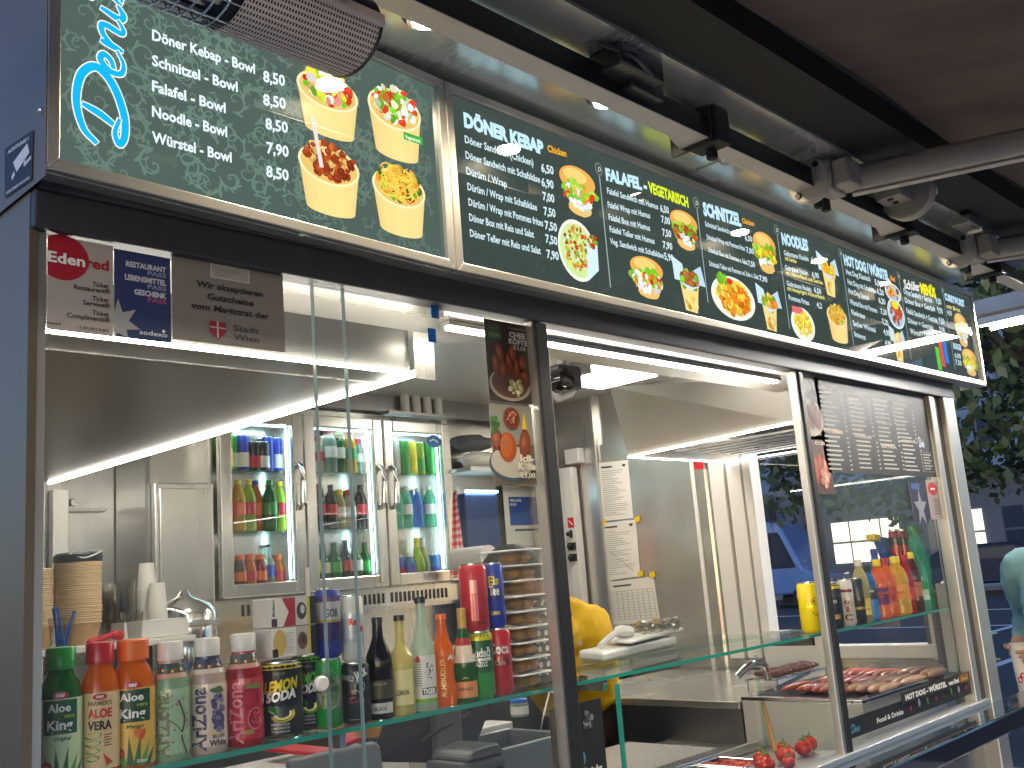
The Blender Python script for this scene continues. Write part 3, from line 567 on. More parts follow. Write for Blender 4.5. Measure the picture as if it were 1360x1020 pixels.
burger(A2, 1021, 335, 31, 54, [YE, c(240, 200, 40), OR, GR]); x, z, r, hm = plate(A2, 979, 395, 56, 56, c(240, 235, 210), [OR, c(225, 120, 25), c(240, 200, 60), c(245, 215, 90)], 80, .16); A2.blobs(x-r*.45, z+hm*.75, r*.2, hm*.2, [GR, c(140, 200, 50)], 10, r*.13, 11); A2.ell(x-r*.15, z+hm*.72, r*.14, hm*.15, RD, 12.5)
box(A2, 1027, 408, 32, 60, [OR, GR, c(240, 200, 90)]); box(A2, 1105, 364, 27, 56, [c(245, 205, 60), c(235, 180, 50)]); plate(A2, 1071, 430, 30, 44, c(240, 238, 225), [YE, c(240, 200, 60)], 50, .14); a_ = U(1056, 408); A2.rect(a_.x, a_.y-.012, a_.x+.06, a_.y+.008, c(225, 110, 120), 5); bowl(A2, 1117, 428, 27, 52, [OR, c(220, 160, 60), GR, c(240, 200, 80)], 40)
x, z, r, hm = plate(A2, 1190, 388, 20, 24, c(160, 205, 235), [OR, c(235, 200, 120), BR_], 20, .2); x, z, r, hm = plate(A2, 1194, 416, 21, 38, c(160, 205, 235), [c(200, 90, 40), c(180, 70, 30)], 24, .2); A2.ell(x, z+hm*.6, r*.4, hm*.3, YE, 9); box(A2, 1197, 456, 20, 46, [c(235, 190, 160), YE, c(240, 215, 190)])
for i, cc in enumerate((c(90, 205, 60), c(225, 80, 70), c(40, 130, 220))): a_ = U(1250+i*5.5, 490); A2.rect(a_.x, a_.y+.012*i, a_.x+.034, a_.y+.085+.022*i, cc, 5+i*.4)
burger(A2, 1281, 438, 17, 44, [c(235, 220, 150), c(225, 180, 130), WHITE]); burger(A2, 1292, 481, 19, 36, [YE, c(240, 220, 80)])
A2.build('printed_panel', 'lit_print', planeY(1.3105), BR[0])
# ------------------------------------------------------------------ downlights in the soffit
for i in range(6):
    X = 1.09+.5*i
    t = thing('ceiling_downlight', f'round recessed downlight over the boards, {["first", "second", "third", "fourth", "fifth", "sixth"][i]} from the left', 'downlight', (X, 1.165, 2.575), 'downlights recessed in the steel soffit')
    b = MB(); b.lathe([(.030, -.0006), (.030, -.014), (.036, -.014), (.044, -.005), (.046, 0)], (X, 1.165, 2.575), 28, caps=False); b.build('ring', 'chrome', t, smooth=True)
    b = MB(); b.lathe([(.0001, -.0008), (.027, -.0008)], (X, 1.165, 2.575), 20, caps=False); b.build('lamp', 'down', t, recalc=False)
# ------------------------------------------------------------------ folding-arm awning
aw = thing('folding_awning', 'dark brown fabric awning with grey folding arms on a square bar', 'awning', (2.2, 1.08, 2.5))
b = MB(); b.box(.3, 4.6, 1.06, 1.108, 2.5, 2.502); b.build('bar_lit_underside', 'bar_light', aw)  # paler sheet paints the glow from below onto the bar's underside
b = MB(); b.box(.3, 4.6, 1.06, 1.108, 2.5021, 2.552); b.build('square_bar', 'bar_dark', aw, bevel=.002)
b = MB(); b.lathe([(.085, .3), (.085, 5.2)], (0, .895, 2.72), 24, axis='x'); b.box(.3, 5.2, .85, .9848, 2.583, 2.66); b.build('roller_shadow', 'roller_shadow', aw, smooth=True)  # near-black roller and box put in for the shadow band on the fabric
b = MB(); n = 24
for i in range(n):
    for j in range(16):
        def fz(u, v): return Vector((-.6+u*6.0, .86-v*3.4, 2.655-.62*v-.05*math.sin(math.pi*v)+.006*math.sin(u*31)))
        b.quad(fz(i/n, j/16), fz((i+1)/n, j/16), fz((i+1)/n, (j+1)/16), fz(i/n, (j+1)/16))
b.build('canopy', 'fabric', aw, smooth=True)
b = MB(); b.lathe([(.035, -.6), (.035, 5.4)], (0, -2.68, 2.03), 14, axis='x'); b.build('front_bar', 'arm_grey', aw, smooth=True)
def shoulder(px_, py_, X):
    Y = 1.055; s_ = MB()
    s_.lathe([(.052, -.013), (.06, -.008), (.06, .008), (.052, .013)], (X, 1.075, 2.522), 30, axis='x')
    s_.box(X-.002, X+.085, 1.02, 1.062, 2.482, 2.566); s_.box(X+.01, X+.09, .975, 1.02, 2.49, 2.56)
    br_ = s_.build('shoulder_bracket', 'arm_grey', aw, bevel=.006, smooth=True)
    for dy, dz in ((-.028, .034), (.028, -.034)):
        q = MB(); q.lathe([(.003, -.0185), (.008, -.018), (.0085, -.012)], (X, 1.075+dy, 2.522+dz), 12, axis='x'); q.build('bolt', 'rubber', br_)
    for d in (.055, .095):
        q = MB(); q.lathe([(.010, -.034), (.0125, -.030), (.0125, 0)], (X+d, 1.085, 2.50), 14); q.build('bolt', 'rubber', br_, smooth=True)
shoulder(0, 0, 2.29); shoulder(0, 0, 3.285)
def arm(x0, y0, x1, y1, z=2.525):
    a_, b_ = Vector((x0, y0, z)), Vector((x1, y1, z-.02)); d = (b_-a_).normalized(); s_ = d.cross(Vector((0, 0, 1))).normalized(); pr = []
    for k_ in range(16): t_ = 2*math.pi*k_/16; pr.append(s_*.026*math.copysign(abs(math.cos(t_))**.7, math.cos(t_))+Vector((0, 0, 1))*.036*math.copysign(abs(math.sin(t_))**.7, math.sin(t_)))
    q = MB(); q.slab([a_+p for p in pr], b_-a_); o = q.build('folding_arm', 'arm_grey', aw, smooth=True)
    q = MB(); e = Vector((0, 0, -.0375)); q.slab([a_+e-s_*.012, b_+e-s_*.012, b_+e+s_*.012, a_+e+s_*.012], (0, 0, -.003)); q.build('arm_strip', 'bar_light', o)
    q = MB(); q.slab([a_-d*.035+p*.82 for p in pr], d*.034); q.build('arm_joint', 'arm_grey', o, smooth=True)
arm(2.385, 1.01, 2.72, -.06); arm(3.38, 1.02, 3.86, -.12)
# wall brackets, cable box and tension fittings on the bar
for X in (1.83, 2.86, 3.6):
    q = MB(); q.box(X-.02, X+.035, 1.04, 1.12, 2.492, 2.575); q.box(X-.028, X-.02, 1.05, 1.16, 2.488, 2.575); q.lathe([(.011, -.022), (.013, -.018), (.013, 0)], (X+.02, 1.085, 2.492), 14); q.build('wall_bracket', 'rubber' if X < 2 else 'bar_dark', aw, bevel=.004)
    q = MB(); q.slab([(X-.12, 1.1085, 2.50), (X, 1.1085, 2.50), (X+.03, 1.135, 2.50), (X-.03, 1.135, 2.50)], (0, 0, .05)); q.build('bracket_plate', 'bar_light', aw, bevel=.003)
q = MB(); P = pZ(835, 95, 2.56); q.box(P.x-.09, P.x+.05, P.y-.05, P.y+.03, 2.53, 2.575); q.box(P.x-.02, P.x+.09, P.y-.02, P.y+.045, 2.515, 2.56)
q.tube([(P.x-.12, P.y-.02, 2.57), (P.x-.06, P.y-.06, 2.545), (P.x, P.y-.05, 2.535), (P.x+.08, P.y, 2.55)], .006); q.build('motor_box', 'dark_plastic', aw, bevel=.006)
P = pZ(1205, 262, 2.55)
q = MB(); q.lathe([(.055, -.02), (.075, -.018), (.075, .018), (.055, .02)], (P.x, P.y, 2.56), 26, axis='x'); q.box(P.x-.10, P.x-.02, P.y-.02, P.y+.05, 2.53, 2.57); q.tube([(P.x+.05, P.y-.06, 2.57), (P.x+.02, P.y-.02, 2.555), (P.x-.06, P.y+.03, 2.55)], .02, 10); q.build('tension_roller', 'arm_grey', aw, bevel=.003, smooth=True)
for dx in (-.085, -.05):
    q = MB(); q.lathe([(.008, -.004), (.008, .002)], (P.x+dx, P.y+.015, 2.53), 10); q.build('bolt', 'rubber', aw)
P = pZ(1285, 297, 2.56); q = MB(); q.box(P.x-.06, P.x+.05, P.y-.03, P.y+.03, 2.545, 2.575); q.box(P.x+.05, P.x+.075, P.y-.025, P.y+.025, 2.54, 2.575); q.build('end_fitting', 'chrome', aw, bevel=.003)
# end rafter and tube light at the far end of the canopy
b = MB(); b.box(4.39, 4.46, -2.6, 1.42, 2.535, 2.6); tag(b.build('canopy_rafter', 'arm_grey', bevel=.004), 'grey rafter closing the far end of the awning', 'rafter')
b = MB(); b.lathe([(.010, -2.6), (.010, 1.50)], (4.85, 0, 2.56), 16, axis='y'); t = thing('tube_light', 'long white tube light beyond the far end of the long menu board', 'tube light', (4.85, 0, 2.56)); b.build('tube', 'tube', t, smooth=True)
b = MB(); b.box(4.82, 4.88, -2.65, 1.55, 2.578, 2.61); b.build('housing', 'arm_grey', t)
# ------------------------------------------------------------------ infrared heater
YH, ZH, RH = 1.02, 2.335, .075
ZH = pY(440, 40, YH).z; xr = pY(470, 62, YH).x
ht = thing('patio_heater', 'black infrared heater with perforated steel reflector in front of the left board', 'heater', (.5, YH, ZH))
pr = [(YH+.066*math.cos(t), ZH+.056*math.sin(t)) for t in [i*math.pi/14 for i in range(15)]]
b = MB(); b.slab([(xr-.9, y, z) for y, z in pr], (.9, 0, 0))
for i in range(9):                                            # cooling ribs on the housing
    q = [(YH+.069*math.cos(t), ZH+.059*math.sin(t)) for t in [j*math.pi/14 for j in range(15)]]; b.slab([(xr-.12-i*.07, y, z) for y, z in q], (.012, 0, 0))
b.build('housing', 'dark_plastic', ht, smooth=True, bevel=.004)
def arcp(t, rr=.061): return YH+rr*1.05*math.cos(t), ZH-.004-rr*.78*math.sin(t)
g = MB(); nu, nv = 44, 22; x0, x1 = xr-.20, xr-.004; hs = .30
for i in range(nu):                                           # perforated plate: cells with square-ish holes
    for j in range(nv):
        ta, tb = math.pi*j/nv, math.pi*(j+1)/nv; xa, xb = x0+(x1-x0)*i/nu, x0+(x1-x0)*(i+1)/nu; off = .5*(xb-xa) if j % 2 else 0
        o4 = [(xa, ta), (xb, ta), (xb, tb), (xa, tb)]; cm, tm = (xa+xb)/2, (ta+tb)/2
        vs = [(x, *arcp(t)) for x, t in o4]+[(cm+(x-cm)*.52, *arcp(tm+(t-tm)*.52)) for x, t in o4]
        g.add(vs, [(0, 1, 5, 4), (1, 2, 6, 5), (2, 3, 7, 6), (3, 0, 4, 7)])
g.build('perforated_reflector', 'bar_light', ht, recalc=False)
b = MB(); b.slab([(x0, *arcp(t, .05)) for t in [i*math.pi/14 for i in range(15)]], (x1-x0, 0, 0)); b.build('inner_shell', 'black', ht)
b = MB(); b.slab([(xr-.003, *arcp(t, .062)) for t in [i*math.pi/14 for i in range(15)]], (.004, 0, 0)); b.build('end_cap', 'dark_plastic', ht)
for s in (-1, 1): b = MB(); b.box(xr-.9, xr, YH+s*.067-.004, YH+s*.067+.004, ZH-.012, ZH+.004); b.build('edge_rail', 'bar_light', ht, bevel=.001)
b = MB()
for i in range(26): x = xr-.215-i*.018; b.tube([(x, *arcp(t, .059)) for t in [j*math.pi/12 for j in range(13)]], .0014, 5)
for t in (.5, 1.0, 1.57, 2.14, 2.64): y, z = arcp(t, .059); b.tube([(xr-.9, y, z), (xr-.2, y, z)], .0014, 5)
b.build('wire_guard', 'chrome', ht)
b = MB(); b.slab([(xr-.89, *[YH+.05*math.cos(t), ZH-.001][0:2]) for t in (0, math.pi)]+[(xr-.2, YH-.05, ZH-.001), (xr-.2, YH+.05, ZH-.001)], (0, 0, -.002)); b.build('heat_reflector', 'chrome', ht)
b = MB(); b.lathe([(.008, xr-.88), (.008, xr-.21)], (0, YH, ZH-.02), 10, axis='x'); b.build('heating_tube', 'bar_light', ht, smooth=True)
b = MB(); b.tube([(xr-.075, YH-.073, ZH-.005)]+[(xr-.075, YH-.074*math.cos(t), ZH+.063*math.sin(t)) for t in [j*math.pi/10 for j in range(11)]], .006, 8); b.build('clamp', 'chrome', ht, smooth=True)
b = MB(); b.box(xr-.095, xr-.05, YH-.03, YH+.03, ZH+.05, ZH+.075); b.tube([(xr-.07, YH, ZH+.08), (xr-.07, YH+.02, 2.575)], .009, 8); b.build('mount', 'rubber', ht)
# ------------------------------------------------------------------ inside: low ceiling box with LED strips, lamp, hood
lb = thing('lowered_ceiling_box', 'dark grey lowered ceiling box edged with glowing LED strips behind the vouchers', 'ceiling box', (.95, 2.5, 2.03))
b = MB(); b.box(XL+.02, 1.345, 1.56, 3.46, 2.032, 2.45); b.build('box', 'panel_grey', lb, bevel=.003)
b = MB(); b.box(XL+.02, 1.348, 1.548, 1.556, 2.028, 2.035); b.build('led_strip', 'led', lb)
b = MB(); b.box(1.346, 1.355, 1.55, 3.46, 2.026, 2.038); b.build('led_strip', 'led', lb)
b = MB(); b.box(XL+.02, 1.342, 1.66, 1.664, 2.029, 2.0318); b.build('seam', 'steel', lb)
b = MB(); b.box(1.345, 1.40, 1.545, 1.5475, 2.02, 2.12); b.build('trim', 'steel', lb)
t = thing('ceiling_led_strip', 'glowing LED strip along the steel ceiling behind the lintel', 'LED strip', (2.2, 1.46, 2.12))
b = MB(); b.box(1.37, 2.70, 1.455, 1.472, 2.109, 2.1135); b.build('led', 'led', t)
b = MB(); b.box(1.36, 2.71, 1.448, 1.479, 2.114, 2.124); b.build('profile', 'frame_alu', t)
t = thing('ceiling_lamp', 'bright rectangular ceiling lamp behind the security camera', 'ceiling lamp', (2.75, 2.35, 2.43)); P = pZ(790, 502, 2.42)
b = MB(); b.box(P.x-.2, P.x+.24, P.y-.16, P.y+.16, 2.418, 2.424); b.build('diffuser', 'lamp', t)
b = MB(); b.box(P.x-.22, P.x+.26, P.y-.18, P.y+.18, 2.4245, 2.448); b.build('housing', 'white_plastic', t)
t = thing('ceiling_lamp', 'ceiling lamp over the back shelves left of the köfte poster', 'ceiling lamp', (1.8, 2.6, 2.43))
b = MB(); b.box(1.42, 1.66, 2.3, 2.62, 2.418, 2.424); b.build('diffuser', 'lamp', t)
b = MB(); b.box(1.40, 1.68, 2.28, 2.64, 2.4245, 2.448); b.build('housing', 'white_plastic', t)
# security camera hanging from the ceiling
P = pY(748, 505, 2.0); t = thing('security_camera', 'grey and white security camera under the ceiling by the black mullion', 'camera', P)
b = MB(); b.box(P.x-.045, P.x+.06, P.y-.03, P.y+.05, P.z-.03, P.z+.045); b.build('body', 'grey_plastic', t, bevel=.01)
b = MB(); b.lathe([(.012, -.05), (.034, -.045), (.038, 0), (.03, .02)], (P.x-.045, P.y-.01, P.z-.01), 20, axis='y'); b.build('lens', 'black_gloss', t, smooth=True)
b = MB(); b.tube([(P.x+.08, P.y, P.z+.03), (P.x+.03, P.y, P.z-.04), (P.x-.03, P.y, P.z-.06), (P.x-.06, P.y, P.z-.03)], .012); b.box(P.x+.03, P.x+.12, P.y-.02, P.y+.06, P.z+.03, P.z+.06); b.build('bracket', 'white_plastic', t, smooth=True)
b = MB(); b.tube([(P.x, P.y, P.z+.045), (P.x, P.y, 2.449)], .014); b.build('stem', 'white_plastic', t, smooth=True)
# extractor hood
hd = thing('extractor_hood', 'brushed steel extractor hood with lit lower edges', 'extractor hood', (3.4, 1.95, 2.02))
x0, x1, y0, y1, zl = 2.97, 3.835, 1.56, 2.36, H+.42
fl, bl_, br_, fr_ = (x0, y0, zl), (x0+.15, y1, zl), (x1, y1, zl), (x1, y0, zl); ful, bul = (x0-.02, y0, zl+.15), (x0+.08, y1, zl+.275)
b = MB(); b.quad(fl, bl_, bul, ful); b.quad(fl, ful, (x1, y0, zl+.15), fr_); b.quad(ful, bul, (x1, y1, zl+.275), (x1, y0, zl+.15)); b.quad(bl_, br_, (x1, y1, zl+.275), bul)
b.quad((x0+.02, y0+.015, zl+.02), (x0+.16, y1-.02, zl+.06), (x1, y1-.02, zl+.06), (x1, y0+.015, zl+.02)); b.build('canopy', 'steel_hood', hd, recalc=False)
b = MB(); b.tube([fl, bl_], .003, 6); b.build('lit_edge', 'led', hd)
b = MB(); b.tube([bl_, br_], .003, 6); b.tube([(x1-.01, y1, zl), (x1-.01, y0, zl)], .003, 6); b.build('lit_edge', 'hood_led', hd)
b = MB()
for i in range(7): b.box(x0+.3+i*.08, x0+.34+i*.08, y0+.1, y1-.12, zl+.012, zl+.02)
b.build('grease_filter', 'steel_dark', hd)
# ------------------------------------------------------------------ drinks cooler on the back wall
YC = 3.5
fx = [pY(287, 690, YC).x, pY(402, 690, YC).x, pY(509, 690, YC).x, pY(600, 690, YC).x]; zb, zt = H+.0, H+.735
fr = thing('drinks_cooler', 'steel three door drinks cooler with lit shelves on the back wall', 'cooler', ((fx[0]+fx[3])/2, YC+.2, zb-.1))
b = MB(); b.box(fx[0]-.02, fx[3]+.03, YC+.41, YC+.43, zb-.09, zt+.03); b.box(fx[0]-.02, fx[3]+.03, YC+.02, YC+.41, zt+.005, zt+.03); b.box(fx[0]-.02, fx[3]+.03, YC+.02, YC+.41, zb-.1, zb-.005)
b.box(fx[0]-.02, fx[0], YC+.02, YC+.41, zb-.005, zt+.005); b.box(fx[3]+.01, fx[3]+.03, YC+.02, YC+.41, zb-.005, zt+.005); b.build('cabinet', 'steel', fr)
b = MB(); b.box(fx[0]+.001, fx[3], YC+.40, YC+.408, zb, zt); b.build('liner', 'liner', fr)
b = MB(); b.box(fx[0]-.02, fx[3]+.03, YC+.0, YC+.018, zb-.085, zb-.012); v = b.build('vent_panel', 'steel', fr)
b = MB()
for i in range(44):
    x = fx[0]+.10+i*.0245
    if i % 15 != 14: b.box(x, x+.011, YC-.0035, YC-.001, zb-.07, zb-.028)
b.build('vent_slots', 'black', v)
shz = [zb+.015, zb+.255, zb+.50]
for i in range(3):
    a_, c_ = fx[i]+.004, fx[i+1]-.004; fw_ = .052
    d = MB()
    for q in ((a_, a_+fw_, zb, zt), (c_-fw_, c_, zb, zt), (a_+fw_, c_-fw_, zb, zb+fw_), (a_+fw_, c_-fw_, zt-fw_, zt)): d.box(q[0], q[1], YC-.03, YC, q[2], q[3])
    do = d.build('door', 'steel', fr, bevel=.005)
    g = MB(); g.box(a_+fw_, c_-fw_, YC-.018, YC-.013, zb+fw_, zt-fw_); g.build('door_glass', 'pane_clean', do)
    hx = c_-.03 if i < 2 else a_+.03
    h = MB(); h.tube([(hx, YC-.032, zb+.52), (hx, YC-.062, zb+.50), (hx, YC-.066, zb+.45), (hx, YC-.06, zb+.36), (hx, YC-.034, zb+.34)], [.012, .014, .013, .014, .012], 10); h.build('handle', 'chrome', do, smooth=True)
    for z in shz[1:]: s_ = MB(); s_.box(fx[i]+.02, fx[i+1]-.02, YC+.03, YC+.38, z-.008, z); s_.build('shelf', 'pane_green', fr)
    L_ = MB(); L_.box(c_-fw_-.008, c_-fw_-.003, YC+.004, YC+.014, zb+.06, zt-.06); L_.build('light_strip', 'led_cool', fr)
    L_ = MB(); L_.box(a_+fw_, c_-fw_, YC+.006, YC+.018, zt-.055, zt-.052); L_.build('light_strip', 'led_cool', fr)
b = MB(); b.box(fx[2]-.055, fx[2]-.035, YC-.0335, YC-.031, zb+.02, zb+.14); b.box(fx[1]-.02, fx[1]+.0, YC-.0335, YC-.031, zb-.03, zb+.10); b.build('door_sticker', 'white_plastic', fr)
# drinks in the cooler -------------------------------------------------------
liquid('d_yellow', c(250, 205, 40)); liquid('d_orange', c(245, 130, 20)); liquid('d_cola', c(52, 20, 12), .15); liquid('d_green', c(30, 130, 50), .35); liquid('d_lime', c(190, 225, 60)); liquid('d_red', c(200, 25, 35)); liquid('d_teal', c(120, 225, 190), .45)
liquid('d_blue', c(60, 150, 230), .4); liquid('d_pale', c(225, 215, 150), .5); liquid('d_black', c(20, 20, 24), .05); liquid('d_clear', c(205, 225, 215), .6); liquid('d_brown', c(110, 50, 15), .2); liquid('d_mint', c(165, 205, 165), .1); liquid('d_pinkish', c(225, 200, 185), .1)
for n_, q in (('k_green', (40, 150, 60)), ('k_red', (190, 25, 45)), ('k_orange', (235, 110, 30)), ('k_yellow', (240, 215, 30)), ('k_white', (225, 222, 215)), ('k_black', (25, 25, 28)), ('k_pink', (225, 60, 110)), ('k_blue', (35, 60, 170)), ('k_gold', (190, 150, 70))): pm(n_, c(*q), .35, 0, coat=.2)
PROF = {'pet': [(.80, 0), (.98, .03), (.96, .22), (.86, .30), (.98, .42), (1, .56), (.95, .66), (.72, .78), (.45, .86), (.40, .90), (.40, .92)],
 'aloe': [(.90, 0), (1, .02), (1, .60), (.97, .66), (.86, .73), (.66, .80), (.56, .835), (.56, .85)],
 'fuze': [(.90, 0), (1, .03), (.97, .30), (1, .55), (.96, .66), (.74, .76), (.62, .82), (.60, .86)],
 'can': [(.78, 0), (.84, .012), (1, .06), (1, .92), (.90, .965), (.86, .975)],
 'beer': [(.92, 0), (1, .02), (1, .55), (.95, .62), (.62, .72), (.42, .80), (.36, .95), (.36, .96)],
 'soda': [(.92, 0), (1, .03), (1, .20), (.84, .36), (.98, .52), (.95, .62), (.62, .72), (.42, .86), (.40, .95)],
 'sekt': [(.92, 0), (1, .02), (1, .38), (.94, .50), (.62, .64), (.40, .78), (.36, .94)],
 'sharp': [(.92, 0), (1, .02), (1, .50), (.94, .58), (.50, .68), (.40, .74), (.38, .95)]}
CAPS = {'pet': (.46, .905, 1.0), 'aloe': (.70, .852, 1.0), 'fuze': (.66, .86, 1.0), 'can': None, 'beer': (.42, .945, 1.0), 'soda': (.47, .94, 1.0), 'sekt': (.40, .72, 1.0), 'sharp': (.46, .94, 1.0)}
def drink(kind, x, y, z, r, h, body, cap='k_white', lab=None, label='', group=None, name='drink_bottle', cat='bottle', labz=(.30, .58), seg=16):
    t = thing(name, label, cat, (x, y, z), group)
    b = MB(); b.lathe([(q*r, v*h) for q, v in PROF[kind]], (x, y, z), seg); b.build('body', body, t, smooth=True)
    if CAPS[kind]:
        cr_, c0, c1 = CAPS[kind]; b = MB(); b.lathe([(cr_*r, c0*h), (cr_*r, c1*h-.002), (cr_*r*.9, c1*h)], (x, y, z), seg); b.build('cap', cap, t, smooth=True)
    else:
        b = MB(); b.lathe([(.86*r, h*.976), (.84*r, h*.995), (.78*r, h), (.76*r, h*.985), (.02*r, h*.982)], (x, y, z), seg); b.build('lid', 'can_lid', t, smooth=True)
    if lab:
        b = MB(); b.lathe([(r*1.012, labz[0]*h), (r*1.012, labz[1]*h)], (x, y, z), seg, caps=False); b.build('wrap_label', lab, t, smooth=True)
    return t
ROWN = ['bottom', 'middle', 'top']; DN_ = ['left', 'middle', 'right']
ST = {  # door, shelf -> list of (kind, r, h, body, cap, label material, description)
 (0, 2): [('can', .033, .17, 'd_lime', None, 'k_yellow', 'tall yellow green can'), ('can', .028, .15, 'k_green', None, 'k_white', 'slim green and white can'), ('can', .028, .15, 'k_blue', None, 'k_white', 'slim blue and silver can'), ('can', .033, .125, 'k_black', None, 'k_red', 'black can with red band'), ('can', .033, .125, 'k_black', None, 'k_white', 'black can with white band'), ('can', .030, .15, 'k_blue', None, 'k_blue', 'slim plain blue can')],
 (0, 1): [('pet', .032, .215, 'd_cola', 'k_pink', 'k_pink', 'pink labelled cola bottle with pink cap'), ('pet', .034, .215, 'd_yellow', 'k_yellow', 'k_orange', 'yellow lemonade bottle with yellow cap'), ('pet', .034, .215, 'd_lime', 'k_yellow', 'k_red', 'lime bottle with red label and yellow cap'), ('pet', .032, .215, 'd_orange', 'k_blue', 'k_orange', 'orange soda bottle with blue cap'), ('pet', .032, .215, 'd_green', 'k_green', 'k_green', 'green capped soda bottle')],
 (0, 0): [('beer', .034, .20, 'd_green', 'k_gold', 'k_white', 'dark green beer bottle with gold cap'), ('fuze', .030, .155, 'd_brown', 'k_orange', 'k_orange', 'small iced tea bottle with orange cap'), ('fuze', .030, .157, 'd_orange', 'k_orange', 'k_red', 'small peach drink bottle with orange cap'), ('fuze', .030, .156, 'd_red', 'k_orange', 'k_orange', 'small red tea bottle with orange cap'), ('beer', .032, .195, 'd_clear', 'k_black', 'k_blue', 'clear bottle with blue and white label')],
 (1, 2): [('fuze', .03, .15, 'd_mint', 'k_white', 'k_green', 'pale mint bottle with white cap'), ('fuze', .032, .165, 'd_pinkish', 'k_red', 'k_red', 'pinkish drink bottle with red cap'), ('aloe', .036, .21, 'd_clear', 'k_pink', 'k_white', 'tall clear aloe bottle with pink cap'), ('aloe', .034, .205, 'd_green', 'k_green', 'k_white', 'green aloe bottle with green cap'), ('aloe', .034, .20, 'd_yellow', 'k_orange', 'k_green', 'mango aloe bottle with orange cap')],
 (1, 1): [('pet', .032, .205, 'd_cola', 'k_red', 'k_red', 'cola bottle with red label'), ('pet', .032, .205, 'd_cola', 'k_red', 'k_red', 'cola bottle with red label'), ('pet', .032, .20, 'd_cola', 'k_black', 'k_red', 'cola bottle with black cap'), ('fuze', .033, .18, 'd_pale', 'k_yellow', 'k_white', 'squat pale drink bottle with yellow cap'), ('fuze', .033, .18, 'd_pinkish', 'k_red', 'k_white', 'squat pinkish drink bottle with red cap')],
 (1, 0): [('beer', .030, .215, 'd_brown', 'k_white', 'k_yellow', 'slim beer bottle with yellow label'), ('beer', .034, .19, 'd_green', 'k_black', 'k_white', 'green mineral water bottle with pale label'), ('beer', .034, .19, 'd_green', 'k_black', 'k_green', 'green beer bottle with bright green label'), ('beer', .032, .20, 'd_black', 'k_black', 'k_red', 'dark bottle with red and white label'), ('beer', .034, .195, 'd_green', 'k_green', 'k_white', 'green bottle with green cap')],
 (2, 2): [('can', .033, .16, 'k_black', None, 'k_black', 'black can'), ('can', .033, .17, 'k_white', None, 'k_white', 'tall white can with red lettering'), ('can', .031, .165, 'k_green', None, 'k_green', 'dark green can'), ('can', .033, .165, 'k_yellow', None, 'k_yellow', 'bright yellow can'), ('can', .030, .16, 'd_lime', None, 'k_green', 'slim lime can')],
 (2, 1): [('pet', .034, .20, 'd_blue', 'k_blue', 'k_blue', 'blue water bottle'), ('pet', .034, .205, 'd_teal', 'k_green', None, 'clear teal water bottle'), ('pet', .032, .20, 'd_teal', 'k_white', 'k_white', 'pale teal water bottle with white cap'), ('pet', .03, .19, 'd_blue', 'k_white', None, 'slim pale blue water bottle')],
 (2, 0): [('fuze', .036, .15, 'd_blue', 'k_blue', 'k_white', 'squat blue bottle with white label'), ('can', .033, .12, 'k_blue', None, 'k_red', 'blue can with red band'), ('fuze', .031, .13, 'd_blue', 'k_white', 'k_blue', 'small blue bottle with white cap'), ('sekt', .036, .20, 'd_lime', 'k_yellow', None, 'bulbous lime yellow bottle'), ('sekt', .034, .20, 'd_pale', 'k_white', None, 'pale yellow bottle with white neck')]}
seen = {}
for (dr_, lv), items in ST.items():
    items = items+[(items[1][0], items[1][1], items[1][2]*.98)+items[2][3:]]; a_, c_ = fx[dr_]+.052, fx[dr_+1]-.05; n = len(items)
    for row in range(2):
        for i, (kd, r, h, bo, ca, la, ds) in enumerate(items):
            if row and (i*7+dr_*3+lv*5) % 6 == 0: continue
            x = a_+.03+(c_-a_-.05)*i/(n-1)+.012*row+random.uniform(-.005, .005); y = YC+.062+row*.09+random.uniform(-.012, .02)
            is_can = kd == 'can'
            q = 'front' if row == 0 else 'second'
            lab = f'{ds}, {q} row, {ROWN[lv]} shelf, {DN_[dr_]} cooler door'
            if seen.get(lab): lab = lab.replace(ds, 'second '+ds)
            seen[lab] = 1
            drink(kd, x, y, shz[lv], r*.90, h*.97, bo, ca or 'k_white', la, lab, f'drinks behind the {DN_[dr_]} cooler door', 'drink_can' if is_can else 'drink_bottle', 'can' if is_can else 'bottle', (.1, .5) if is_can else (.32, .56), 14)
A = Art(); P = (fx[3]-.10, zt-.085); A.ell(P[0], P[1], .045, .03, c(20, 90, 170), 1, 26); A.ell(P[0], P[1], .04, .026, c(30, 120, 200), 2, 26); A.stroke(cr([(P[0]-.025, P[1]), (P[0], P[1]+.008), (P[0]+.025, P[1]-.004)]), .006, WHITE, 3)
tag(A.build('round_sticker', 'ink', planeY(YC-.0195)), 'oval blue sticker on the glass of the right cooler door', 'sticker')
# things above and beside the cooler
t = thing('cooler_top_fascia', 'speckled dark steel fascia above the drinks cooler', 'fascia', ((fx[0]+fx[3])/2, YC-.2, zt+.04))
b = MB(); b.box(1.40, XR-.05, YC-.02, YC+.02, zt+.04, 2.45); b.build('panel', 'steel_dark', t)
for i in range(4):
    P = pY(535+i*14.5, 549, YC-.03); tt = thing('paper_roll', ['first', 'second', 'third', 'fourth'][i]+' white paper roll from the left standing above the right cooler door', 'paper roll', (P.x, P.y, zt+.035), 'paper rolls above the cooler')
    b = MB(); b.lathe([(.02, 0), (.021, .004), (.021, .085), (.019, .09)], (P.x, YC-.05, zt+.035), 16); b.build('sheet', 'tissue', tt, smooth=True)
b = MB(); b.box(fx[2]+.0, fx[3]+.03, YC-.08, YC-.021, zt+.02, zt+.034); tag(b.build('ledge_board', 'steel_dark'), 'narrow steel ledge on top of the right cooler door carrying paper rolls', 'ledge')
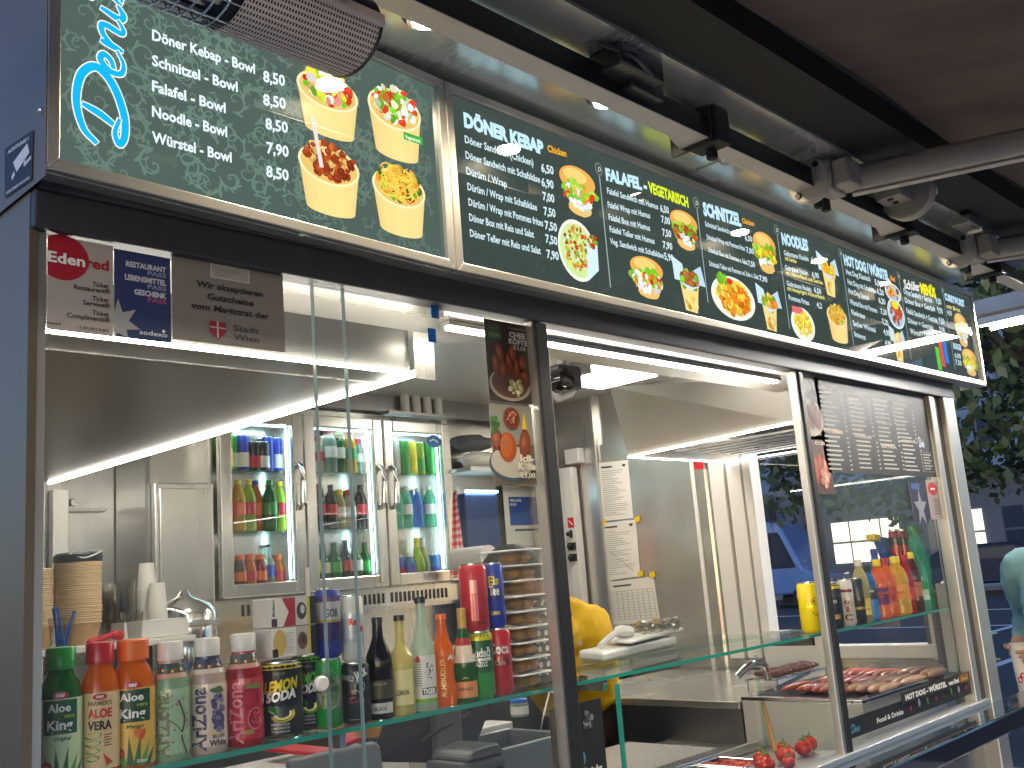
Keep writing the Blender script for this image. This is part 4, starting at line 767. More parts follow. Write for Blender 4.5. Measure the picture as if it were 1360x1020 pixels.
# tall steel cabinet, left back corner
t = thing('tall_steel_cabinet', 'tall brushed steel cabinet between the cup shelf and the cooler', 'cabinet', (1.8, 3.45, .2))
cxa, cxb = pY(206, 700, 3.33).x, pY(284, 700, 3.33).x
b = MB(); b.box(cxa, cxb, 3.33, 3.59, .2, 2.02); b.build('cabinet_body', 'steel', t, bevel=.004)
b = MB(); b.box(cxa+.015, cxb-.008, 3.322, 3.3295, 1.60, 2.0); b.build('cabinet_door', 'steel', t, bevel=.003)
b = MB(); b.box(cxa-.02, cxa-.002, 3.36, 3.59, 1.3, 2.45); b.build('corner_strip', 'steel_dark', t)
t = thing('wall_rail', 'pale vertical door frame in the left back corner', 'frame', (1.37, 3.55, .2))
b = MB(); b.box(1.355, 1.372, 3.545, 3.595, .2, 2.4); b.box(1.40, 1.455, 3.55, 3.59, .2, 2.02); b.build('upright', 'white_frame', t, bevel=.004)
b = MB(); b.box(1.456, 1.60, 3.575, 3.59, 1.80, 1.812); b.box(1.456, 1.60, 3.575, 3.59, 1.945, 1.955); b.build('crossbar', 'frame_alu', t)
b = MB(); b.lathe([(.012, -.012), (.016, 0)], (1.475, 3.565, 1.975), 14, axis='y'); b.build('knob', 'chrome', t, smooth=True)
# cup shelf with stacks of bowls and cups
YS = 3.08
zs = pY(150, 852, YS).z
t = thing('cup_shelf', 'white cup shelf below the stacks of bowls and cups', 'shelf', (1.5, YS, zs-.02)); b = MB(); b.box(.9, pY(234, 840, YS).x, YS-.13, YS+.28, zs-.02, zs); b.build('shelf_board', 'white_plastic', t, bevel=.004)
b = MB(); b.box(1.2, 1.215, YS+.1, YS+.25, .6, zs-.02); b.build('shelf_leg', 'frame_alu', t)
def paperbowl(x, y, z, r, label, group):
    t = thing('paper_bowl', label, 'paper bowl', (x, y, z), group); b = MB(); b.lathe([(r*.80, 0), (r*.985, .062)], (x, y, z), 26, caps=False); b.build('bowl_wall', 'kraft', t, smooth=True, recalc=False)
    b = MB(); b.lathe([(r*.985, .0615), (r*1.03, .063), (r*1.035, .066), (r*.985, .068)], (x, y, z), 26); b.build('rim', 'kraft_rim', t, smooth=True); return t
for nm, px0, px1, ytop, seed, sz in (('tall', 73, 133, 747, 1, 0), ('left', 36, 72, 755, 2, .03)):
    x0_, x1_ = pY(px0, 800, YS).x, pY(px1, 800, YS).x; r = (x1_-x0_)/2/1.03*(1 if nm == 'tall' else 1.25); x = (x0_+x1_)/2; y = YS+sz; top = pY((px0+px1)/2, ytop, YS).z; n = 28; st = (top-zs-.068)/(n-1)
    first = paperbowl(x, y, zs, r, f'brown paper bowl nested in the {"tall right" if nm=="tall" else "left"} bowl stack on the cup shelf', f'paper bowls in the {nm} stack')
    rb = random.Random(seed)
    for i in range(1, n): clone(first, (x+rb.uniform(-.0012, .0012), y+rb.uniform(-.001, .001), zs+st*i), rz=rb.uniform(0, 6))
    if nm == 'tall':
        t = thing('black_bowl_lid', 'black domed plastic lid with a modelled rim highlight on top of the tall bowl stack', 'lid', (x, y, top)); zz = top+.002
        b = MB(); b.lathe([(r*1.05, 0), (r*1.08, .006), (r*1.06, .02), (r*.92, .026), (r*.8, .022), (.001, .02)], (x, y, zz), 26, caps=False); b.build('lid_shell', 'black', t, smooth=True)
        b = MB(); b.tube(cr([(x-r*.7, y-r*.75, zz+.022), (x-r*.2, y-r*1.04, zz+.008), (x+r*.4, y-r*.98, zz+.018), (x+r*.85, y-r*.5, zz+.028)], 6), .0025, 6); b.build('rim_highlight', 'white_plastic', t)  # white tube modelled as a highlight along the lid's front edge
def cupstack(px0, px1, ytop, ybot, mat, n, lab, grp, y, taper=.8, hc=.085):
    x0_, x1_ = pY(px0, (ytop+ybot)/2, y).x, pY(px1, (ytop+ybot)/2, y).x; r = (x1_-x0_)/2; x = (x0_+x1_)/2; top = pY((px0+px1)/2, ytop, y).z; st = (top-zs-hc)/max(1, n-1)
    t = thing('drinking_cup', lab, 'cup', (x, y, zs), grp); b = MB(); b.lathe([(r*taper, 0), (r*.97, hc-.003), (r, hc-.002), (r, hc), (r*.95, hc)], (x, y, zs), 22, caps=False); b.build('cup_wall', mat, t, smooth=True, recalc=False)
    for i in range(1, n): clone(t, (x+random.uniform(-.0008, .0008), y, zs+st*i))
cupstack(133, 178, 772, 850, 'clear_plastic', 12, 'clear plastic cup nested in the stack beside the brown bowls', 'clear cups in a stack', YS+.04)
cupstack(160, 190, 815, 850, 'clear_plastic', 2, 'low clear plastic cup before the clear stack', 'low clear cups', YS-.06)
def upcups(pxc, w, ytop, n, lab, grp, y):
    x = pY(pxc, 800, y).x; r = (pY(pxc+w/2, 800, y).x-pY(pxc-w/2, 800, y).x)/2; top = pY(pxc, ytop, y).z; hc = .09; z0 = zs+.055; st = (top-z0-hc)/max(1, n-1)
    t = thing('upturned_cup', lab, 'cup', (x, y, z0), grp); b = MB(); b.lathe([(r, 0), (r, .004), (r*.97, .004), (r*.72, hc), (.001, hc)], (x, y, z0), 22, caps=False); b.build('cup_wall', 'white_plastic', t, smooth=True, recalc=False)
    for i in range(1, n): clone(t, (x, y, z0+st*i))
upcups(195, 25, 748, 6, 'white cup upturned in the taller white stack', 'white cups in the taller stack', YS+.06); upcups(209, 25, 774, 5, 'white cup upturned in the shorter white stack', 'white cups in the shorter stack', YS-.0)
P = pY(205, 840, YS-.03); t = thing('white_cup_tray', 'white plastic tray under the upturned white cups', 'tray', (P.x, YS-.02, zs)); w_ = .12
b = MB(); b.box(P.x-w_, P.x+w_*.75, YS-.08, YS-.07, zs+.001, zs+.05); b.box(P.x-w_, P.x+w_*.75, YS+.11, YS+.12, zs+.001, zs+.05); b.box(P.x-w_, P.x-w_+.01, YS-.07, YS+.11, zs+.001, zs+.05); b.box(P.x+w_*.75-.01, P.x+w_*.75, YS-.07, YS+.11, zs+.001, zs+.05); b.box(P.x-w_, P.x+w_*.75, YS-.08, YS+.12, zs+.0505, zs+.054); b.build('tray_box', 'white_plastic', t, bevel=.003)
P = pY(78, 850, YS-.08); t = thing('straw_cup', 'clear cup holding blue straws in front of the brown bowls', 'cup', (P.x, YS-.1, zs)); b = MB(); b.lathe([(.028, 0), (.036, .085)], (P.x, YS-.1, zs), 20, caps=False); b.build('cup_wall', 'clear_plastic', t, smooth=True)
for i in range(5): b = MB(); a_ = i*1.25; b.tube([(P.x+.012*math.cos(a_), YS-.1+.012*math.sin(a_), zs+.004), (P.x+.034*math.cos(a_*1.7), YS-.1+.02*math.sin(a_), zs+.10+.012*(i % 3))], .0035, 8); b.build('straw', 'blue_plastic', t)
P = pY(142, 846, YS-.1); b = MB(); b.tube(cr([(P.x-.06, YS-.1, zs+.008), (P.x-.02, YS-.1, zs+.014), (P.x+.02, YS-.1, zs+.022), (P.x+.05, YS-.1, zs+.014)], 5), [.004]+[.009]*9+[.014]*5+[.006], 8); tag(b.build('red_spoon', 'red_plastic', smooth=True), 'red plastic spoon lying on the cup shelf', 'spoon')
# steel bain marie pot under the cabinet and back counter
t = thing('steel_urn', 'round polished steel urn standing in front of the tall cabinet', 'urn', (1.62, 3.2, 1.3)); P = pY(245, 800, 3.22)
b = MB(); b.lathe([(.10, 1.30), (.105, 1.32), (.105, 1.56), (.09, 1.59), (.03, 1.62), (.012, 1.64)], (P.x, 3.22, 0), 30); b.build('urn_body', 'chrome', t, smooth=True)
b = MB(); b.lathe([(.115, 1.52), (.12, 1.525), (.12, 1.535), (.105, 1.54)], (P.x, 3.22, 0), 30); b.build('rim', 'steel', t, smooth=True)
t = thing('wall_counter', 'steel back counter along the rear wall', 'counter', (2.2, 3.3, .2)); b = MB(); b.box(.55, XR-.02, 3.0, 3.59, 1.14, 1.18); b.build('worktop', 'steel_h', t, bevel=.004); b = MB(); b.box(.56, XR-.05, 3.03, 3.58, .2, 1.139); b.build('cabinet', 'steel_dark', t)
# shelf right of the cooler with bags, blue crate and paper roll, checked towel
Y5 = 3.45
t = thing('storage_shelf', 'white storage shelf right of the cooler with folded bags', 'shelf', (3.5, Y5, 1.98)); z5 = pY(640, 622, Y5).z
b = MB(); b.box(fx[3]+.04, XR-.005, Y5-.06, YB, z5-.02, z5); b.build('shelf_board', 'white_plastic', t, bevel=.002)
rb = random.Random(4)
for i, (mt, nm) in enumerate((('grey_plastic', 'dark folded bag on the storage shelf, topmost of the heap'), ('paper', 'white crumpled bag on the storage shelf, lowest of the heap'), ('red_cloth', 'red folded bag squeezed into the heap on the storage shelf'))):
    b = MB(); zz = z5+.045+(.085 if i == 0 else 0); b.sph((fx[3]+.17+i*.05, Y5+.05, zz), .13, .08, .04, seg=18, rings=10, jit=.12); tag(b.build('folded_bag', mt, smooth=True), nm, 'bag')
t = thing('blue_crate', 'tall dark blue crate under the storage shelf', 'crate', (3.38, Y5+.03, 1.3)); b = MB(); b.box(fx[3]+.045, fx[3]+.27, Y5, Y5+.12, 1.3, z5-.12); b.build('crate_wall', 'navy', t, bevel=.01); b = MB(); b.box(fx[3]+.05, fx[3]+.26, Y5-.012, Y5-.001, z5-.119, z5-.108); b.build('glow_rim', 'led_cool', t)  # crate rim made to glow, using the cooler strips' emission
P = pY(628, 742, 3.1); t = thing('kitchen_roll', 'white kitchen roll on its side beside the checked towel', 'kitchen roll', P)
b = MB(); b.lathe([(.016, -.10), (.05, -.10), (.05, .1), (.016, .1)], (P.x, P.y, P.z), 26, axis='y', caps=False); b.build('paper_sheet', 'tissue', t, smooth=True); b = MB(); b.lathe([(.0158, -.1015), (.0158, .1015)], (P.x, P.y, P.z), 20, axis='y'); b.build('core', 'kraft', t)
A = Art(); q0, q1, q2, q3 = pY(603, 655, 3.38), pY(598, 768, 3.38), pY(622, 768, 3.38), pY(606, 650, 3.38)
def tow(u, v, d): a_ = q3.lerp(q2, v); c_ = q0.lerp(q1, v); p = c_.lerp(a_, u); return (p.x, 3.38+.012*math.sin(u*9)-d, p.z)
for i in range(8):
    for j in range(24): A.rect(i/8, j/24, (i+1)/8, (j+1)/24, [c(205, 40, 50), c(225, 120, 125), c(235, 215, 210)][(i % 2)+(j % 2)], 0)
tag(A.build('checked_towel', 'ink', tow), 'red checked towel hanging at the right side of the cooler', 'towel')
# electrical cabinet, notices and switches on the end wall
def onwall(name, lab, cat, px_, mat, X=XR-.012, th=.002, grp=None):
    ps = [pX(*q, X) for q in px_]; b = MB(); b.slab([(X-th, p.y, p.z) for p in ps], (th*.9, 0, 0)); return tag(b.build(name, mat), lab, cat, grp), ps
ec = thing('electrical_cabinet', 'white electrical cabinet with notices and rotary switches in the rear corner', 'electrical cabinet', (XR-.06, 3.3, 1.5))
a_, d_ = pX(735, 640, XR-.05), pX(778, 825, XR-.05)
b = MB(); b.box(XR-.06, XR-.012, d_.y, a_.y+.12, d_.z, a_.z+.06); b.build('cabinet_box', 'white_plastic', ec, bevel=.006)
b = MB(); b.box(XR-.064, XR-.0605, d_.y-.0, d_.y+.055, d_.z+.005, a_.z+.055); b.build('cabinet_edge', 'white_frame', ec, bevel=.001)
A = Art(); y0, z0 = d_.y+.12, a_.z; A.rect(y0, z0-.19, y0+.11, z0, c(225, 190, 120), 1); A.rect(y0+.02, z0-.035, y0+.06, z0-.02, c(210, 60, 40), 2); A.rect(y0-.0, z0-.42, y0+.12, z0-.26, c(205, 200, 190), 1)
for i in range(9): A.rect(y0+.015, z0-.06-i*.012, y0+.1-(i % 3)*.012, z0-.058-i*.012, c(190, 150, 90), 2)
for i in range(11): A.rect(y0+.012, z0-.28-i*.012, y0+.11-(i % 4)*.012, z0-.278-i*.012, c(150, 148, 142), 2)
A.build('notice', 'ink', lambda u, v, d: (XR-.0605-d, u, v), ec)
yb_ = d_.y+.028
A = Art(); A.rect(yb_-.02, z0-.24, yb_+.02, z0-.19, c(200, 45, 40), 1); A.stroke([(yb_-.01, z0-.225), (yb_+.01, z0-.205)], .006, WHITE, 2); A.build('warning_sticker', 'ink', lambda u, v, d: (XR-.0645-d, u, v), ec)
for i, z in enumerate((z0-.27, z0-.33, z0-.385)):
    b = MB(); b.box(XR-.078, XR-.0645, yb_-.016*(i > 0)-.006, yb_+.016*(i > 0)+.006, z-.018, z+.018); b.lathe([(.009, -.034), (.011, -.03), (.011, -.012)], (XR-.066, yb_, z), 14, axis='x'); b.build('rotary_switch', 'rubber', ec, bevel=.002)
b = MB(); b.box(XR-.05, XR-.0, 3.18, 3.27, a_.z+.075, a_.z+.15); tag(b.build('junction_box', 'white_plastic', bevel=.004), 'small white junction box above the electrical cabinet', 'junction box')
b = MB(); b.box(XR-.03, XR, 3.09, 3.16, d_.z-.16, d_.z-.01); tag(b.build('cable_cover', 'white_plastic', bevel=.004), 'white cable cover below the electrical cabinet', 'cable cover')
for i, (px_, lab) in enumerate((([(795, 615), (834, 611), (841, 688), (801, 692)], 'printed notice with dense text, topmost of three on the steel door'), ([(800, 695), (845, 690), (851, 765), (807, 771)], 'ruled notice with yellow tape, middle of three on the steel door'), ([(808, 773), (868, 766), (877, 826), (814, 830)], 'wide table notice held by yellow tape, lowest of three on the steel door'))):
    t = thing('paper_notice', lab, 'notice', pX(*px_[3], XR-.0125), 'notices taped to the service door'); X = XR-.0125; ps = [pX(*q, X) for q in px_]
    b = MB(); b.slab([(X-.001-.002*(i == 1), p.y, p.z) for p in ps], (.0008, 0, 0)); b.build('sheet', 'paper', t)
    A = Art(); M4 = lambda u, v: ps[3].lerp(ps[2], u).lerp(ps[0].lerp(ps[1], u), v)
    rr_ = random.Random(i)
    if i < 2:
        A.rect(.08, .90, .45, .93, c(60, 60, 60), 1); A.ell(.85, .92, .06, .025, c(60, 60, 70), 1, 10)
        for j in range(22): A.rect(.08, .84-j*.036, .3+rr_.random()*.6, .848-j*.036, c(130, 128, 124), 1)
        if i: A.stroke([(.15, .5), (.8, .12)], .012, c(150, 148, 140), 2)
    else:
        A.rect(.1, .86, .5, .9, c(70, 70, 70), 1)
        for j in range(11): A.rect(.05, .1+j*.065, .95, .106+j*.065, c(120, 120, 116), 1)
        for j in range(9): A.rect(.05+j*.112, .1, .058+j*.112, .75, c(120, 120, 116), 1)
    A.build('print', 'ink', lambda u, v, d: (X-.0012-.002*(i == 1)-d, M4(u, v).y, M4(u, v).z), t)
for i, (x, y, lab) in enumerate(((846, 690, 'yellow tape at the top right of the middle notice'), (801, 694, 'yellow tape at the top left of the middle notice'), (850, 762, 'yellow tape at the lower right of the middle notice'), (866, 763, 'yellow tape at the top right of the lowest notice'), (847, 829, 'yellow tape at the bottom middle of the lowest notice'), (871, 825, 'yellow tape at the lower right corner of the lowest notice'))):
    p = pX(x, y, XR-.02); s_ = .016; b = MB(); b.slab([(XR-.0172, p.y-s_, p.z-s_*.6), (XR-.0172, p.y+s_, p.z-s_), (XR-.0172, p.y+s_, p.z+s_*.6), (XR-.0172, p.y-s_, p.z+s_)], (-.0008, 0, 0)); tag(b.build('tape_strip', 'yellow_tape'), lab, 'tape', 'yellow tape strips on the service door')
onwall('warning_sticker', 'small red and white sticker at the top of the steel door', 'sticker', [(921, 612), (934, 612), (935, 623), (922, 624)], 'red_plastic')
onwall('grey_wall_panel', 'grey panel beside the electrical cabinet behind the poster', 'panel', [(640, 640), (678, 640), (682, 760), (642, 760)], 'panel_grey', X=XR+.0)
# leaflets on the rear corner, seen between the towel and the mullion
t = thing('wall_poster', 'blue and white notice on the rear wall beside the black mullion', 'poster', pY(700, 760, 3.58)); Yp = 3.575; A = Art(); Up = uY(Yp)
a_, c_ = Up(676, 762), Up(712, 650); A.rect(a_.x, a_.y-.1, c_.x+.05, c_.y+.02, c(215, 214, 205), 0); a_, c_ = Up(678, 698), Up(706, 660); A.rect(a_.x, a_.y, c_.x, c_.y, c(30, 70, 150), 1); A.rect(c_.x-.02, a_.y+.04, c_.x+.045, a_.y+.10, c(40, 95, 180), 1.5); A.text('WE LOVE', a_.x+.01, c_.y-.025, .014, WHITE, L=2); A.text('FOOD', a_.x+.01, c_.y-.045, .012, WHITE, L=2)
A.rect(a_.x+.03, a_.y-.03, c_.x+.02, a_.y-.018, c(90, 90, 92), 2); A.rect(c_.x-.0, a_.y-.09, c_.x+.04, a_.y-.075, c(190, 70, 50), 2)
for i in range(12): A.rect(a_.x+.02, a_.y-.11-i*.016, c_.x+.03-(i % 3)*.02, a_.y-.106-i*.016, c(150, 150, 146), 2)
A.build('sheet', 'ink', planeY(Yp), t)
# ------------------------------------------------------------------ grill with sausages, salad counter, tomatoes
gx0, gx1, gy0, gy1 = 2.60, 3.62, 1.66, 2.16
gz = 1.153; gy0, gy1 = 1.46, pZ(985, 925, gz).y; gx0, gx1 = pZ(1050, 927, gz).x, 3.60
gr = thing('sausage_grill', 'steel sausage grill with dark cooking plate behind the right glass', 'grill', (3.1, 1.9, 1.0))
b = MB(); b.box(gx0, gx1, gy0, gy1, 1.0, gz-.012); b.build('grill_body', 'steel_lit', gr, bevel=.003)
b = MB(); b.box(gx0-.004, gx1, gy0-.004, gy0+.03, gz-.012, gz); b.box(gx0-.004, gx0+.03, gy0+.03, gy1, gz-.012, gz); b.box(gx0+.03, gx1, gy1-.03, gy1, gz-.012, gz); b.build('rim', 'chrome', gr, bevel=.002)
b = MB(); b.box(gx0+.03, gx1, gy0+.03, gy1-.03, gz-.0119, gz-.006); b.build('cooking_plate', 'grate', gr)
b = MB(); b.tube([(gx0+.05, gy1-.10, gz+.02), (gx0+.40, gy1-.04, gz+.03)], .006, 8); b.build('guard_rail', 'chrome', gr, smooth=True)
b = MB(); b.tube(cr([(gx0+.02, gy1+.02, gz+.06), (gx0+.08, gy1+.0, gz+.095), (gx0+.17, gy1-.0, gz+.08), (gx0+.18, gy1, gz+.03)], 5), .012, 10); b.build('handle', 'chrome', gr, smooth=True)
def sausage(name, lab, grp, x, y, z, mat, L, r, a):
    b = MB(); n = 9; L *= random.uniform(.86, 1.08); r *= random.uniform(.9, 1.08); bw = random.uniform(-.012, .012); x += random.uniform(-.012, .012); pts = [(x+math.sin(a)*(i/(n-1)-.5)*L, bw*math.sin(i/(n-1)*3.14)+y+math.cos(a)*(i/(n-1)-.5)*L, z) for i in range(n)]; rr_ = [r*q for q in (.25, .72, .95, 1, 1, 1, .95, .72, .25)]; b.tube(pts, rr_, 12); return tag(b.build(name, mat, smooth=True), lab, 'sausage', grp)
rs = random.Random(2)
for cl_ in range(3):
    for i in range(7): q = pZ(1046+11*i, 914+.7*i, gz+.012); sausage('sausage', 'reddish sausage at the back of the grill, '+['left', 'middle', 'right'][cl_]+' column', 'reddish sausages on the grill', q.x+.08+cl_*.20, q.y+rs.uniform(-.003, .003), gz+.010, 'sausage_red', .18, .0125, R(90)+rs.uniform(-.08, .08))
    for i in range(4): q = pZ(1126+13*i, 916+.7*i, gz+.012); sausage('sausage', 'pale bratwurst at the front of the grill, '+['left', 'middle', 'right'][cl_]+' column', 'pale sausages on the grill', q.x+.08+cl_*.20, q.y+rs.uniform(-.003, .003), gz+.012, 'sausage_pale', .18, .0145, R(90)+rs.uniform(-.08, .08))
for i in range(16): sausage('sausage', 'dark roasted sausage on the wire rack behind the grill', 'dark sausages on the rack', 3.30+(i % 8)*.042, 1.945+.05*(i//8), gz+.032, 'sausage_grill', .06, .0125, R(-20)+rs.uniform(-.1, .1))
t = thing('wire_rack', 'chromed wire rack with dark sausages at the back of the grill', 'rack', (3.45, 2.27, gz)); b = MB()
for i in range(13): b.tube([(3.26+i*.03, 1.91, gz+.015), (3.26+i*.03, 2.03, gz+.015)], .0018, 5)
for y in (1.91, 2.03): b.tube([(3.25, y, gz+.015), (3.63, y, gz+.015)], .003, 6)
for x in (3.26, 3.62):
    for y in (1.91, 2.03): b.tube([(x, y, gz-.015), (x, y, gz+.015)], .003, 6)
b.build('grid', 'chrome', t)
# salad counter in front of the grill
zc = 1.025
sc = thing('salad_counter', 'refrigerated salad counter with granite slab and steel wells behind the lower glass', 'salad counter', (2.2, 1.6, .3))
b = MB(); b.box(1.70, gx0+.0, 1.445, 2.2, .3, zc-.025); b.build('counter_body', 'steel', sc)
b = MB(); b.box(1.70, 2.69, 1.81, 2.15, zc-.024, zc+.018); b.build('granite_slab', 'granite', sc, bevel=.003)
b = MB(); b.box(1.70, gx0-.01, 1.445, 1.46, zc-.024, zc+.004); b.box(1.70, gx0-.01, 1.80, 1.809, zc-.024, zc+.004); b.build('well_rim', 'steel_h', sc, bevel=.003)
for i in range(5):
    x = 1.98+i*.139; t = thing('gastro_pan', f'steel pan of {["pale sauce", "sliced onions", "red cabbage", "cut salad", "chopped tomato"][i]} in the salad counter', 'food pan', (x+.065, 1.71, zc-.02), 'steel pans in the salad counter')
    b = MB(); b.box(x, x+.13, 1.615, 1.627, zc-.024, zc); b.box(x, x+.13, 1.785, 1.797, zc-.024, zc); b.box(x, x+.012, 1.627, 1.785, zc-.024, zc); b.box(x+.118, x+.13, 1.627, 1.785, zc-.024, zc); b.build('pan_rim', 'chrome', t, bevel=.003)
    b = MB(); rr_ = random.Random(i)
    cols = [[c(230, 205, 160), c(215, 170, 110)], [c(235, 225, 205), c(220, 205, 190)], [c(140, 50, 80), c(165, 70, 100)], [c(150, 180, 70), c(110, 150, 50), c(210, 220, 150)], [c(200, 60, 35), c(225, 100, 60)]][i]
    for j in range(90): b.sph((x+.065+rr_.uniform(-.045, .045), 1.705+rr_.uniform(-.07, .07), zc-.018+rr_.uniform(0, .012)), .014, .008, .006, seg=7, rings=5, col=rr_.choice(cols), jit=.2)
    b.build('filling', 'label', t, smooth=True)
tmx, tmy = pY(1012, 1012, 1.53).x, 1.53; zt0 = zc-.01
t = thing('tomato_tray', 'shallow steel tray holding tomatoes on the vine', 'tray', (tmx+.1, tmy, zt0)); b = MB(); b.box(tmx-.10, tmx+.34, 1.47, 1.60, zc+.0005, zc+.006); b.build('tray_base', 'steel_h', t, bevel=.002)
for i, (dx, dy, r, lab) in enumerate(((-.02, -.02, .028, 'big ripe tomato, leftmost on the tray'), (.05, .03, .025, 'tomato on the vine behind the leftmost one'), (.11, -.01, .027, 'tomato in the middle of the vine'), (.17, .03, .026, 'tomato behind the middle one'), (.23, .0, .026, 'tomato right of the middle one'), (.30, .02, .024, 'small tomato, rightmost on the tray'), (.06, -.045, .019, 'small half hidden tomato at the front of the tray'))):
    q = thing('tomato', lab, 'tomato', (tmx+dx, tmy+dy, zc+.006), 'tomatoes on the vine'); b = MB(); b.sph((tmx+dx, tmy+dy, zc+.006+r*.9), r, r, r*.9, seg=20, rings=12); b.build('fruit', 'tomato', q, smooth=True)
    b = MB()
    for k_ in range(5): a_ = k_*1.256; b.tube([(tmx+dx, tmy+dy, zc+.006+r*1.78), (tmx+dx+r*.5*math.cos(a_), tmy+dy+r*.5*math.sin(a_), zc+.006+r*1.82)], [.004, .001], 5)
    b.tube([(tmx+dx, tmy+dy, zc+.006+r*1.75), (tmx+dx+.006, tmy+dy, zc+.006+r*2.25)], .0025, 6); b.build('calyx', 'green_stem', q)
b = MB(); p, q = pY(1013, 932, 1.6), pY(1030, 998, 1.56); b.tube([p, q], [.006, .0075], 8); tag(b.build('wooden_spoon', 'wood', smooth=True), 'wooden spoon handle standing in the salad counter', 'spoon')
t = thing('serving_tongs', 'steel serving tongs lying across the salad pans', 'tongs', (2.0, 1.6, zc))
for s in (-1, 1): b = MB(); b.tube([(1.96, 1.50, zc+.012), (2.10, 1.58+s*.014, zc+.016), (2.22, 1.66+s*.03, zc+.014)], .004, 8); b.build('arm', 'chrome', t, smooth=True)
# panel behind the counter and the grey sheet beside the end window
t = thing('steel_counter', 'dark steel side counter behind the sausage grill', 'counter', (3.3, 2.2, .3)); b = MB(); b.box(gx0, 3.80, gy1+.004, 2.75, .3, gz-.04); b.build('cabinet', 'steel_dark', t); b = MB(); b.box(gx0-.012, 3.80, gy1+.004, 2.76, gz-.0395, gz-.015); b.build('worktop', 'steel', t, bevel=.003)
b = MB(); P = pX(1030, 890, 3.79); b.box(3.785, 3.797, 1.98, 2.26, P.z-.02, P.z+.16); tag(b.build('white_board', 'white_plastic', bevel=.004), 'white plastic board below the side window', 'board')
# ------------------------------------------------------------------ the long glass shelf and everything on it
YSF = 1.402
t = thing('glass_shelf', 'long clear glass shelf with green edge carrying the drinks', 'glass shelf', (2.1, 1.55, SHZ))
b = MB(); b.box(XL+.01, 3.60, YSF+.003, YSF+.165, SHZ-.008, SHZ); b.build('shelf_pane', 'pane_green', t)
b = MB(); b.box(XL+.01, 3.60, YSF, YSF+.0025, SHZ-.008, SHZ); b.build('front_edge', 'edge_green', t)
b = MB(); b.box(1.74, 2.60, YSF+.166, YSF+.36, SHZ+.0, SHZ+.006); b.build('shelf_pane', 'pane_green', t)
for X in (1.02, 1.70, 2.62, 3.2): b = MB(); b.box(X-.006, X+.006, YSF+.004, YSF+.16, SHZ-.03, SHZ-.0082); b.build('shelf_clip', 'chrome', t)
def place(xl, xr_, yt, ybase=None, dy=0):
    xc = (xl+xr_)/2
    r = .03
    for _ in range(4):
        Y = YSF+.006+r+dy; P = pY(xc, 900, Y); base = pZ(xc, 900, SHZ)
        X = P.x
        # project base point and refine the column through the axis
        for _ in range(6):
            q = Vector((X, Y, SHZ)); v = q-Vector((0, 0, H)); u = 680+FPX*v.dot(RT)/v.dot(FW); w = 510+FPX*v.dot(DN)/v.dot(FW)
            tx = xc+(w-(yt+w)/2)*.03; X += (tx-u)*v.dot(FW)/FPX*.9
        r = (xr_-xl)/2*depth((X, Y, SHZ))/FPX
    top = pY(xc, yt, Y).z
    return X, Y, r, top-SHZ
def face(x, y): return math.atan2(-y, -x)
def wrap(x, y, z, r, a0, pr=None, h=1):
    def f(u, v, d):
        rr = r
        if pr:
            t_ = v/h
            for (r0, z0), (r1, z1) in zip(pr, pr[1:]):
                if z0 <= t_ <= z1: rr = r*(r0+(r1-r0)*(t_-z0)/max(1e-6, z1-z0)); break
        a = a0+u/max(rr, 1e-4); q = rr+.0004+d*1.0; return (x+q*math.cos(a), y+q*math.sin(a), z+v)
    return f
def bottle(kind, xl, xr_, yt, body, cap, lab, draw=None, cat='bottle', name=None, dy=0, z0=None, xyrh=None, turn=0, inkm='label', extra=None, seg=32):
    X, Y, r, h = xyrh or place(xl, xr_, yt, dy=dy); z = z0 if z0 is not None else SHZ
    t = thing(name or ('drink_can' if kind == 'can' else 'drink_bottle'), lab, cat, (X, Y, z))
    b = MB(); b.lathe([(q*r, v*h) for q, v in PROF[kind]], (X, Y, z), seg); b.build('body', body, t, smooth=True)
    if CAPS[kind]:
        q, c0, c1 = CAPS[kind]; b = MB(); n = 36
        prof = [(q*r, c0*h), (q*r, c1*h-.002), (q*r*.93, c1*h)]
        b.lathe(prof, (X, Y, z), n)
        if kind in ('aloe', 'fuze', 'pet'):
            for k_ in range(n): b.v[k_*1] = Vector((X+(b.v[k_].x-X)*(1+.035*(k_ % 2)), Y+(b.v[k_].y-Y)*(1+.035*(k_ % 2)), b.v[k_].z)); j = n+k_; b.v[j] = Vector((X+(b.v[j].x-X)*(1+.035*(k_ % 2)), Y+(b.v[j].y-Y)*(1+.035*(k_ % 2)), b.v[j].z))
            b.lathe([(q*r*1.05, c0*h-.003), (q*r*1.05, c0*h-.0002)], (X, Y, z), n)
        b.build('cap', cap, t, smooth=True)
    else:
        b = MB(); b.lathe([(.86*r, h*.976), (.85*r, h*.997), (.80*r, h), (.77*r, h*.985), (.02*r, h*.98)], (X, Y, z), seg); b.build('lid', 'can_lid', t, smooth=True)
        b = MB(); b.box(X-.006, X+.014, Y-.008, Y+.008, z+h*.985, z+h*.99); b.build('pull_tab', 'can_lid', t)
    if draw:
        A = Art(); draw(A, r, h); A.build('printed_label', inkm, wrap(X, Y, z, r*1.002, face(X, Y)+turn, PROF[kind], h), t)
    return X, Y, r, h
DG, LG, AG = c(20, 70, 40), c(225, 235, 205), c(85, 150, 60)
